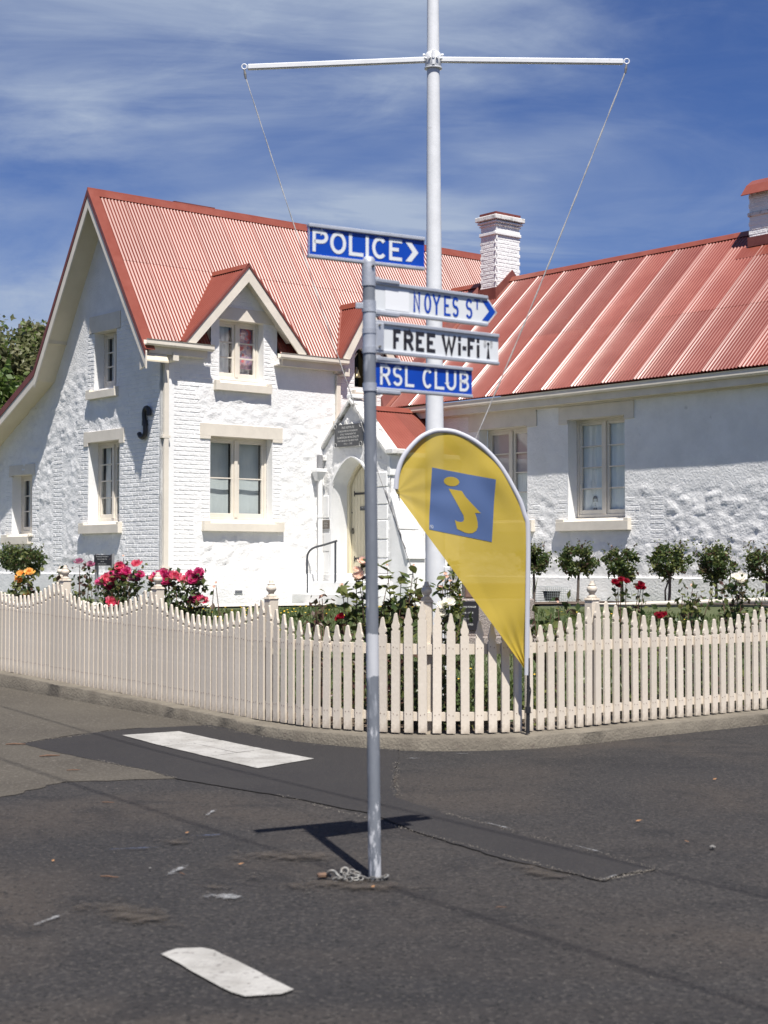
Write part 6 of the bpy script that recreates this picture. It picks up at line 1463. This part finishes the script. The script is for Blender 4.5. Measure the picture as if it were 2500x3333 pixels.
# low growth along the foot of the fence
def bed(q0, q1, n, hmax, seed, label, mix, size=.06):
    r = random.Random(seed); q = (q0 + q1) / 2; p, t_, n_ = fat(q); b0 = p - n_ * .55; th = thing('border_plant', label, 'plant', (b0.x, b0.y, KTOP(q)), 0, 'low border plants'); pts = []
    for k in range(n):
        qq = r.uniform(q0, q1); p, t_, n_ = fat(qq); p = p - n_ * r.uniform(.25, 1.0); pts.append((p.x - b0.x, p.y - b0.y, zg(p.x, p.y) - KTOP(q) + hmax * r.random() ** 1.5))
    foliage('foliage', pts, size, [LEAFD, LEAFL, LEAFR], th, seed, mix)
bed(LEFTLEN + .25, LEFTLEN + 1.5, 1100, .55, 31, 'dark bronze undergrowth behind the pickets left of the sign post', (.36, .16, .48))
bed(LEFTLEN + 1.5, LEFTLEN + 2.4, 800, .60, 32, 'green undergrowth behind the pickets beside the flagpole', (.62, .30, .08))
bed(LEFTLEN + 2.6, LEFTLEN + 4.2, 900, .34, 33, 'low green border plants behind the pickets under the flag', (.45, .5, .05))
bed(LEFTLEN + 4.2, LEFTLEN + 5.6, 1300, .55, 34, 'dense green border plants behind the pickets right of the flag', (.60, .32, .08))
bed(LEFTLEN + 5.6, LEFTLEN + 8.4, 2400, .55, 35, 'dense mixed border plants behind the right hand pickets', (.60, .28, .12))
bed(1.5, LEFTLEN - .1, 2600, .45, 36, 'dark border plants behind the left hand pickets', (.66, .24, .10))
# lawn
def grass(n, s0, s1, t0, t1, hgt, seed, name='lawn_grass'):
    r = np.random.RandomState(seed); s = r.uniform(s0, s1, n); t = r.uniform(t0, t1, n)
    ok = np.ones(n, bool)
    d = np.min(np.hypot(s[:, None] - fp2[::4, 0][None], t[:, None] - fp2[::4, 1][None]), axis=1); ok = (d > .75) & (((s > -7.4) & (t < 15.9)))
    cor = (s < -5.3) & (t > 13.9); ok &= ~(cor & (np.hypot(s + 5.4, t - 14.0) > 1.75))
    s, t = s[ok], t[ok]; z = zg_st(s, t) - .02; X = BC.x + U.x * s + V.x * t; Y = BC.y + U.y * s + V.y * t; m = len(s)
    a = r.uniform(0, 6.28, m); h = hgt * r.uniform(.5, 1.3, m); w_ = .006 + .006 * r.rand(m); lx, ly = np.cos(a), np.sin(a); ln = h * r.uniform(.1, .7, m)
    v = np.empty((m, 3, 3)); v[:, 0] = np.c_[X - ly * w_, Y + lx * w_, z]; v[:, 1] = np.c_[X + ly * w_, Y - lx * w_, z]; v[:, 2] = np.c_[X + lx * ln, Y + ly * ln, z + h]
    me = bpy.data.meshes.new(name); me.from_pydata(v.reshape(-1, 3).tolist(), [], np.arange(3 * m).reshape(-1, 3).tolist()); me.materials.append(GRASS); link(name, me, kind='stuff')
grass(70000, -7.4, 3.0, 2.2, 15.8, .055, 3); grass(16000, -7.3, -4.4, 11.4, 15.7, .085, 4)
mb = MB(); r = random.Random(12)
for k in range(230):
    s, t_ = (r.uniform(-7, 2.4), r.uniform(2.4, 15.0)) if k < 150 else (r.uniform(-1, 2.5), r.uniform(2, 5))
    if inside_fence(s, t_)[1] < .7: continue
    p = Wd(s, t_, float(zg_st(s, t_)) + r.uniform(.03, .08)); mb.lathe([(.004, -.004), (.016, .0), (.012, .006)], p, 6)
mb.build('lawn_flowers', P_DAND, kind='stuff')
# conifer shrub and trees beyond
cz = G(.95, 21.6); th = thing('conifer_shrub', 'yellow green conifer shrub behind the memorial stone', 'shrub', (.93, 21.6, cz)); pts = []
r_ = np.random.RandomState(8)
for k in range(1500):
    h = r_.rand() ** .8; a = r_.rand() * 6.28; q = .22 * (1 - h * .75) * r_.rand() ** .4; pts.append((q * math.cos(a), q * math.sin(a), h * 1.15))
MB().tube([(0, 0, -.05), (0, 0, .9)], [.02, .006], 6).build('trunk', BARK, th); foliage('foliage', pts, .05, [CONIF], th, 8)
def tree(x, y, h, crown, label, mats, n, size, seed, wts):
    z0 = 1.6; t = thing('background_tree', label, 'tree', (x, y, z0), 0, 'trees beyond the building'); mb = MB(); r = random.Random(seed)
    mb.tube([(0, 0, -2.5), (.1, 0, h * .3), (.05, 0, h * .6), (.1, .1, h * .85)], [h * .035, h * .028, h * .016, h * .006], 9); mb.build('trunk', BARK, t, smooth=True)
    lm = MB(); pts = []
    for (cx_, cy_, cz_, rx, rz, w_) in crown:
        for k in range(4):
            a = r.uniform(0, 6.28); lm.tube([(0, 0, h * r.uniform(.25, .5)), (cx_ * .5, cy_ * .5, cz_ * .8), (cx_ + rx * .6 * math.cos(a), cy_ + rx * .6 * math.sin(a), cz_ + rz * .2)], [h * .012, h * .008, .03], 6)
        pts.append(clumps(int(n * w_), (cx_, cy_, cz_), (rx, rx, rz), 34, .15, seed + len(pts), .35))
    lm.build('limb', BARK, t, kind='stuff'); foliage('crown', np.concatenate(pts), size, mats, t, seed, wts)
tree(-15.2, 66, 11.6, [(0, 0, 7.4, 2.7, 2.6, .5), (1.3, 0, 8.3, 1.6, 1.7, .25), (-1.8, .5, 5.8, 2.4, 2.4, .25)], 'olive grey feathery tree rising furthest behind the left gable', [TREEO, TREEL], 34000, .24, 41, [.8, .2])
tree(-14.6, 57, 8.0, [(0, 0, 4.9, 2.1, 2.0, .45), (1.6, 0, 3.9, 1.7, 1.9, .3), (-1.7, 0, 4.3, 1.9, 1.8, .25)], 'bright green dense tree low behind the left gable', [TREEL, TREEO], 32000, .23, 43, [.9, .1])

# ------------------------------------------------------------------ garden furniture
ns = Wd(-.9, -.53); nb = thing('notice_board', 'small black notice board on two grey posts behind the pink roses', 'sign', (ns.x, ns.y, float(zg_st(-.9, -.53))), R(-50))
zb = float(zg_st(-.9, -.53))
for sx in (-.29, .29): MB().box((sx, .03, (1.70 - zb) / 2 - .05), (.06, .05, 1.70 - zb + .1)).build('post', TIMBER, nb)
pn = MB().box((0, -.01, 1.58 - zb), (.615, .022, .20)).build('panel', BLACKP, nb, bevel=.003)
for tx, sz, dz in (('Glamorgan Spring Bay Historical Society Inc', .030, .062), ('Opening Hours: Tuesday & Friday', .028, .014), ('10am - 4pm', .028, -.030), ('After Hours enquire at Museum', .026, -.076)):
    me = text_mesh(tx, sz, LETTER, .0004, xs=.92 if sz < .03 else .88); place_text(me, (0, -.0225, 1.58 - zb + dz), (1, 0, 0), (0, 0, 1), pn)
mb = MB(); mz = G(1.5, 22.0); MBX = lambda c, d: (c, d)
ms = thing('memorial_stone', 'pebbled concrete memorial block with a black plaque behind the flag', 'memorial', (1.48, 22.15, mz - .04), R(4))
MB().box((0, 0, .06), (1.22, .72, .16)).build('base_course', GRAN, ms, bevel=.015); MB().box((.0, .02, .39), (1.12, .60, .52)).build('block', GRAN, ms, bevel=.02)
MB().box((.05, .05, .76), (.86, .42, .20)).build('upper_tier', BROWNG, ms, bevel=.015)
pl = MB().box((-.37, -.29, .42), (.32, .03, .40)).build('plaque', BLACKP, ms, bevel=.004)
for tx, sz, dz in (('LEST WE FORGET', .032, .11), ('1914 - 1918', .034, .03), ('1939 - 1945', .034, -.05), ('1950 - 1953', .034, -.13)): place_text(text_mesh(tx, sz, LETTER, .0004), (-.37, -.3065, .42 + dz), (1, 0, 0), (0, 0, 1), pl)
hs = thing('garden_hose', 'short loop of orange hose lying over the memorial stone', 'hose', (.90, 21.7, mz + .62))
MB().tube(catmull([Vector(q) for q in [(0, 0, .10), (.07, .02, .13), (.12, .02, .08), (.13, 0, .0), (.10, -.02, -.12)]], 6), .010, 6).build('hose', ORANGE, hs, smooth=True)
# low rounded edging wall in front of the rose trees
ed = thing('garden_edging', 'low cream capped garden edging wall behind the right hand pickets', 'edging wall', tuple(Wd(4.0, 6.0, .6)), R(-50))
Eo = Vector(ed.location)
def Ed(s, t_, z): q = Wd(s, t_, z) - Eo; a = R(50); return Vector((q.x * math.cos(a) - q.y * math.sin(a), q.x * math.sin(a) + q.y * math.cos(a), q.z))
for t0_, t1_ in ((6.05, 8.3), (8.3, 10.2), (10.2, 13.0)):
    za, zb_ = .735 + .045 * (t0_ - 6), .735 + .045 * (t1_ - 6); mb = MB(); mb.tube([Ed(4.0, t0_, za), Ed(4.0, t1_ - .01, zb_)], .05, 12); mb.build('coping', CREAM, ed, smooth=True)
    MB().hexa([Ed(3.97, t0_, .2), Ed(4.06, t0_, .2), Ed(4.06, t1_ - .01, .2), Ed(3.97, t1_ - .01, .2), Ed(3.97, t0_, za - .02), Ed(4.06, t0_, za - .02), Ed(4.06, t1_ - .01, zb_ - .02), Ed(3.97, t1_ - .01, zb_ - .02)]).build('face_board', SOFFIT, ed)
# wire cage over a black box by the wing wall
cg = Wd(5.2, 5.17); cgz = float(zg_st(5.2, 5.17)); cage = thing('wire_cage', 'galvanised wire mesh cage standing against the foot of the wing wall', 'cage', (cg.x, cg.y, cgz), R(-50)); mb = MB(); w2, h2, d2 = .32, .29, .18
for k in range(14):
    x = -w2 + 2 * w2 * k / 13
    for y in (-d2, d2): mb.tube([(x, y, 0), (x, y, h2)], .0032, 4)
    mb.tube([(x, -d2, h2), (x, d2, h2)], .0028, 4)
for k in range(8):
    z = h2 * k / 7
    for y in (-d2, d2): mb.tube([(-w2, y, z), (w2, y, z)], .0032, 4)
    for x in (-w2, w2): mb.tube([(x, -d2, z), (x, d2, z)], .0028, 4)
mb.build('wire_mesh', WIRE, cage, kind='stuff')
bx = thing('black_pot', 'black plastic pot standing inside the wire cage', 'pot', (cg.x, cg.y, cgz + .03), R(-50)); MB().lathe([(.125, 0), (.165, .17), (.175, .17), (.175, .185), (.155, .185), (.15, .12), (.02, .10)], (0, 0, 0), 20).build('pot', BLACKB, bx, smooth=False)
iw = Wd(5.2, 4.72); th = thing('strap_leaf_plant', 'upright strap leaved plant left of the wire cage', 'plant', (iw.x, iw.y, float(zg_st(5.2, 4.72)))); mb = MB(); r = random.Random(3)
for k in range(9):
    a = r.uniform(0, 6.28); h = r.uniform(.25, .62); d = Vector((math.cos(a), math.sin(a), 0)) * r.uniform(.02, .15); sd_ = Vector((-d.y, d.x, 0)).normalized() * .014
    pts = [Vector((0, 0, 0)), d * .3 + Vector((0, 0, h * .55)), d + Vector((0, 0, h))]; mb.add([pts[0] - sd_, pts[0] + sd_, pts[1] - sd_ * .8, pts[1] + sd_ * .8, pts[2]], [(0, 1, 3, 2), (2, 3, 4)])
mb.build('strap_leaf', LEAFL, th, kind='stuff')
# handrail by the porch steps
hr0 = Wd(3.45, .04); hr = thing('handrail', 'dark grey bent tube handrail beside the porch steps', 'handrail', (hr0.x, hr0.y, .92), R(40))
def Hl(s, t_, z): return Vector((s - 3.45, -(t_ - .04), z - .92))
MB().tube([Hl(3.45, .04, .86), Hl(3.45, .04, 1.55)] + catmull([Hl(3.45, .04, 1.60), Hl(3.45, .06, 1.70), Hl(3.45, .14, 1.785), Hl(3.45, .30, 1.845), Hl(3.45, .62, 1.895), Hl(3.45, 1.0, 1.965)], 4), .022, 10).build('top_rail', DGREY, hr, smooth=True)
MB().tube([Hl(3.45, .96, 1.14), Hl(3.45, .96, 1.95)], .022, 10).build('upright', DGREY, hr, smooth=True)
# overhead wires high above the road (their thin shadows cross the asphalt)
def wire(p, d, hgt, label):
    off = SUN * (hgt / SUN.z); a = Vector(p) + Vector(d) * 26 + off; b_ = Vector(p) - Vector(d) * 34 + off
    t = thing('overhead_wire', label, 'overhead wire', tuple(b_), 0, 'overhead wires above the road'); mb = MB(); pts = [(a - b_) * (k / 24) + Vector((0, 0, -.25 * math.sin(math.pi * k / 24))) for k in range(25)]; mb.tube(pts, .009, 6); mb.build('cable', BLACKP, t)
wire((.228, 9.77, 0), (.538, -.843, 0), 7.2, 'black overhead wire further along the street casting a shadow by the sign post'); wire((.183, 7.37, 0), (.525, -.851, 0), 7.2, 'black overhead wire nearer the viewer casting a shadow in the foreground')

# ------------------------------------------------------------------ marks and litter on the road
SC = [0]
def scuff(c, d, ln, wd, m, name='paint_scuff'):
    d = Vector((*d, 0)).normalized(); s_ = Vector((-d.y, d.x, 0)); SC[0] += 1; o = Vector((c[0], c[1], 0)); n_ = 8; vs = []
    for j in range(n_ + 1):
        for i in range(n_ + 1):
            q = d * ((i / n_ - .5) * ln) + s_ * ((j / n_ - .5) * wd); p = o + q; vs.append((q.dot(d), q.dot(s_), float(zroad(p.x, p.y)) + .0095 + SC[0] * .0003))
    ob = MB().add(vs, [(j * (n_ + 1) + i, j * (n_ + 1) + i + 1, (j + 1) * (n_ + 1) + i + 1, (j + 1) * (n_ + 1) + i) for j in range(n_) for i in range(n_)]).build(name, m, fix=False, kind='structure')
    ob.location = (c[0], c[1], 0); ob.rotation_euler = (0, 0, math.atan2(d.y, d.x)); return ob
BLUECH = worn('blue_chalk', (.06, .085, .16), .28, 25)
for c, d, ln, wd, m, nm in [((-1.02, 7.93), (.2, .98), .50, .085, CHALK, 'paint_scuff'), ((-1.05, 9.75), (.1, 1), .50, .06, CHALK, 'paint_scuff'), ((-1.42, 6.83), (.33, .95), .46, .06, CHALK, 'paint_scuff'), ((-.72, 7.30), (1, -.1), .34, .24, CHALK, 'paint_scuff'),
    ((1.08, 7.74), (.6, .8), .30, .035, CHALK, 'paint_scuff'), ((.215, 12.45), (1, 0), .18, .08, CHALK, 'paint_scuff'), ((.60, 12.75), (1, .1), .22, .06, CHALK, 'paint_scuff'), ((.66, 9.25), (.5, -.85), .55, .04, CHALK, 'paint_scuff'), ((1.08, 8.5), (.5, -.85), .45, .035, CHALK, 'paint_scuff'), ((.08, 11.2), (.05, 1), 1.5, .07, DUST, 'sand_patch'),
    ((-1.14, 8.74), (1, 0), .42, .40, DUST, 'sand_patch'), ((-.80, 7.52), (1, 0), .40, .20, DUST, 'sand_patch'), ((-.63, 7.75), (1, 0), .14, .14, DUST, 'sand_patch'), ((-1.1, 6.95), (.8, -.6), 1.5, .75, DUST, 'sand_patch'), ((-.15, 7.55), (1, 0), 1.6, .6, DUST, 'sand_patch'), ((-.5, 8.3), (1, .2), 1.3, .8, DUST, 'sand_patch'), ((.75, 7.9), (.6, -.8), 1.2, .4, DUST, 'sand_patch'),
    ((-.98, 8.91), (1, .3), .26, .07, BLUECH, 'paint_scuff'), ((-1.33, 8.5), (1, .25), .44, .05, BLUECH, 'paint_scuff')]: scuff(c, d, ln, wd, m, nm)
# loose grit: small stones joined, past counting
mb = MB(); r = random.Random(77); pb = {}
def stone(mb, p, q, r):
    vs = [Vector((r.uniform(.6, 1) * a, r.uniform(.6, 1) * b_, r.uniform(.5, .9) * c)) * q for a, b_, c in ((1, 0, .3), (-1, 0, .3), (0, 1, .3), (0, -1, .3), (0, 0, 1), (0, 0, -.3))]
    mb.add([v_ + p for v_ in vs], [(0, 2, 4), (2, 1, 4), (1, 3, 4), (3, 0, 4), (2, 0, 5), (1, 2, 5), (3, 1, 5), (0, 3, 5)])
for k in range(2600):
    y = 4.6 + 9.5 * r.random() ** 1.3; x = r.uniform(-.27, .27) * y
    stone(mb, Vector((x, y, float(zroad(x, y)) + .004)), r.uniform(.001, .0036), r)
for k in range(900):                                 # grit gathered along the kerb foot
    q = r.uniform(3, LEFTLEN + 8); p, t_, n_ = fat(q); p = p + n_ * (.215 + abs(r.gauss(0, .045))); stone(mb, Vector((p.x, p.y, float(zroad(p.x, p.y)) + .008)), r.uniform(.002, .006), r)
mb.build('loose_grit', PEB, fix=False, kind='stuff')
mb = MB()
for k in range(1500):
    e = r.choice([((.24, 8.95), (1.02, 7.68)), ((-.7, 10.5), (.24, 8.95)), ((.075, 10.4), (.09, 12.2)), ((1.03, 7.66), (1.35, 7.96)), ((.35, 9.75), (1.35, 7.97)), ((-3, 13.25), (-2.3, 14.3)), ((-2.2, 12.3), (-1.45, 11.3))])
    f = r.random(); x = e[0][0] + (e[1][0] - e[0][0]) * f + r.gauss(0, .014); y = e[0][1] + (e[1][1] - e[0][1]) * f + r.gauss(0, .02); stone(mb, Vector((x, y, float(zroad(x, y)) + .010)), r.uniform(.0015, .005), r)
mb.build('seam_grit', PEB, fix=False, kind='stuff')
tw = MB().tube([(-.5, 0, .0), (-.1, .04, .02), (.25, -.02, .01), (.5, .05, .0)], [.028, .045, .035, .02], 6).mesh('twig', BARKW, smooth=True)
dl = MB().add([(-.5, 0, 0), (-.1, .28, .10), (.5, .02, .16), (-.1, -.24, .02)], [(0, 1, 2), (0, 2, 3)]).mesh('dry_leaf', DRYL)
def litter(name, me, x, y, s, a, label, cat, group):
    o = link(name, me, None, (x, y, float(zroad(x, y)) + .012)); o.rotation_euler = (0, 0, a); o.scale = (s, s, s); o['label'] = label; o['category'] = cat; o['group'] = group
for x, y, s, a, lb in [(-1.32, 7.74, .095, -.3, 'curved brown twig on the asphalt left of the white chalk mark'), (-2.6, 12.5, .16, .4, 'long thin twig on the pale asphalt'), (-2.26, 11.7, .10, .3, 'short twig at the near end of the pale asphalt'), (-1.74, 10.14, .08, -.2, 'twig on the dark asphalt just below the pale asphalt'), (-.98, 7.82, .06, -1.0, 'bent brown twig lying across the white chalk mark'), (.513, 7.06, .05, .1, 'straight orange twig on the asphalt right of the post'), (-3.02, 13.17, .16, .1, 'thin twig at the left tip of the dark patch')]: litter('twig', tw, x, y, s, a, lb, 'twig', 'twigs on the road')
for x, y, s, a, lb in [(-.716, 8.066, .035, .4, 'curled brown leaf left of the chain'), (-1.675, 8.156, .030, 1.4, 'brown leaf on the left side of the asphalt'), (1.49, 9.41, .045, .2, 'orange brown leaf right of the dark strip'), (1.64, 8.72, .035, 2.2, 'small tan leaf on the right side of the asphalt'), (2.31, 11.22, .04, .6, 'tan leaf far right on the road'), (-.05, 7.50, .035, 1.2, 'tan leaf just below the chain'), (-1.1, 9.0, .03, .8, 'reddish leaf on the asphalt above the sandy patch')]: litter('dry_leaf', dl, x, y, s, a, lb, 'leaf', 'dry leaves on the road')
pbm = MB(); stone(pbm, Vector((0, 0, 0)), 1.0, random.Random(4)); wm_ = pbm.mesh('white_chip', PAINT); litter('white_chip', wm_, 1.741, 8.524, .028, .5, 'white chip lying on the right side of the asphalt', 'stone chip', 'white chips'); litter('white_chip', wm_, -1.155, 7.95, .012, .5, 'tiny white chip just left of the chalk mark', 'stone chip', 'white chips')
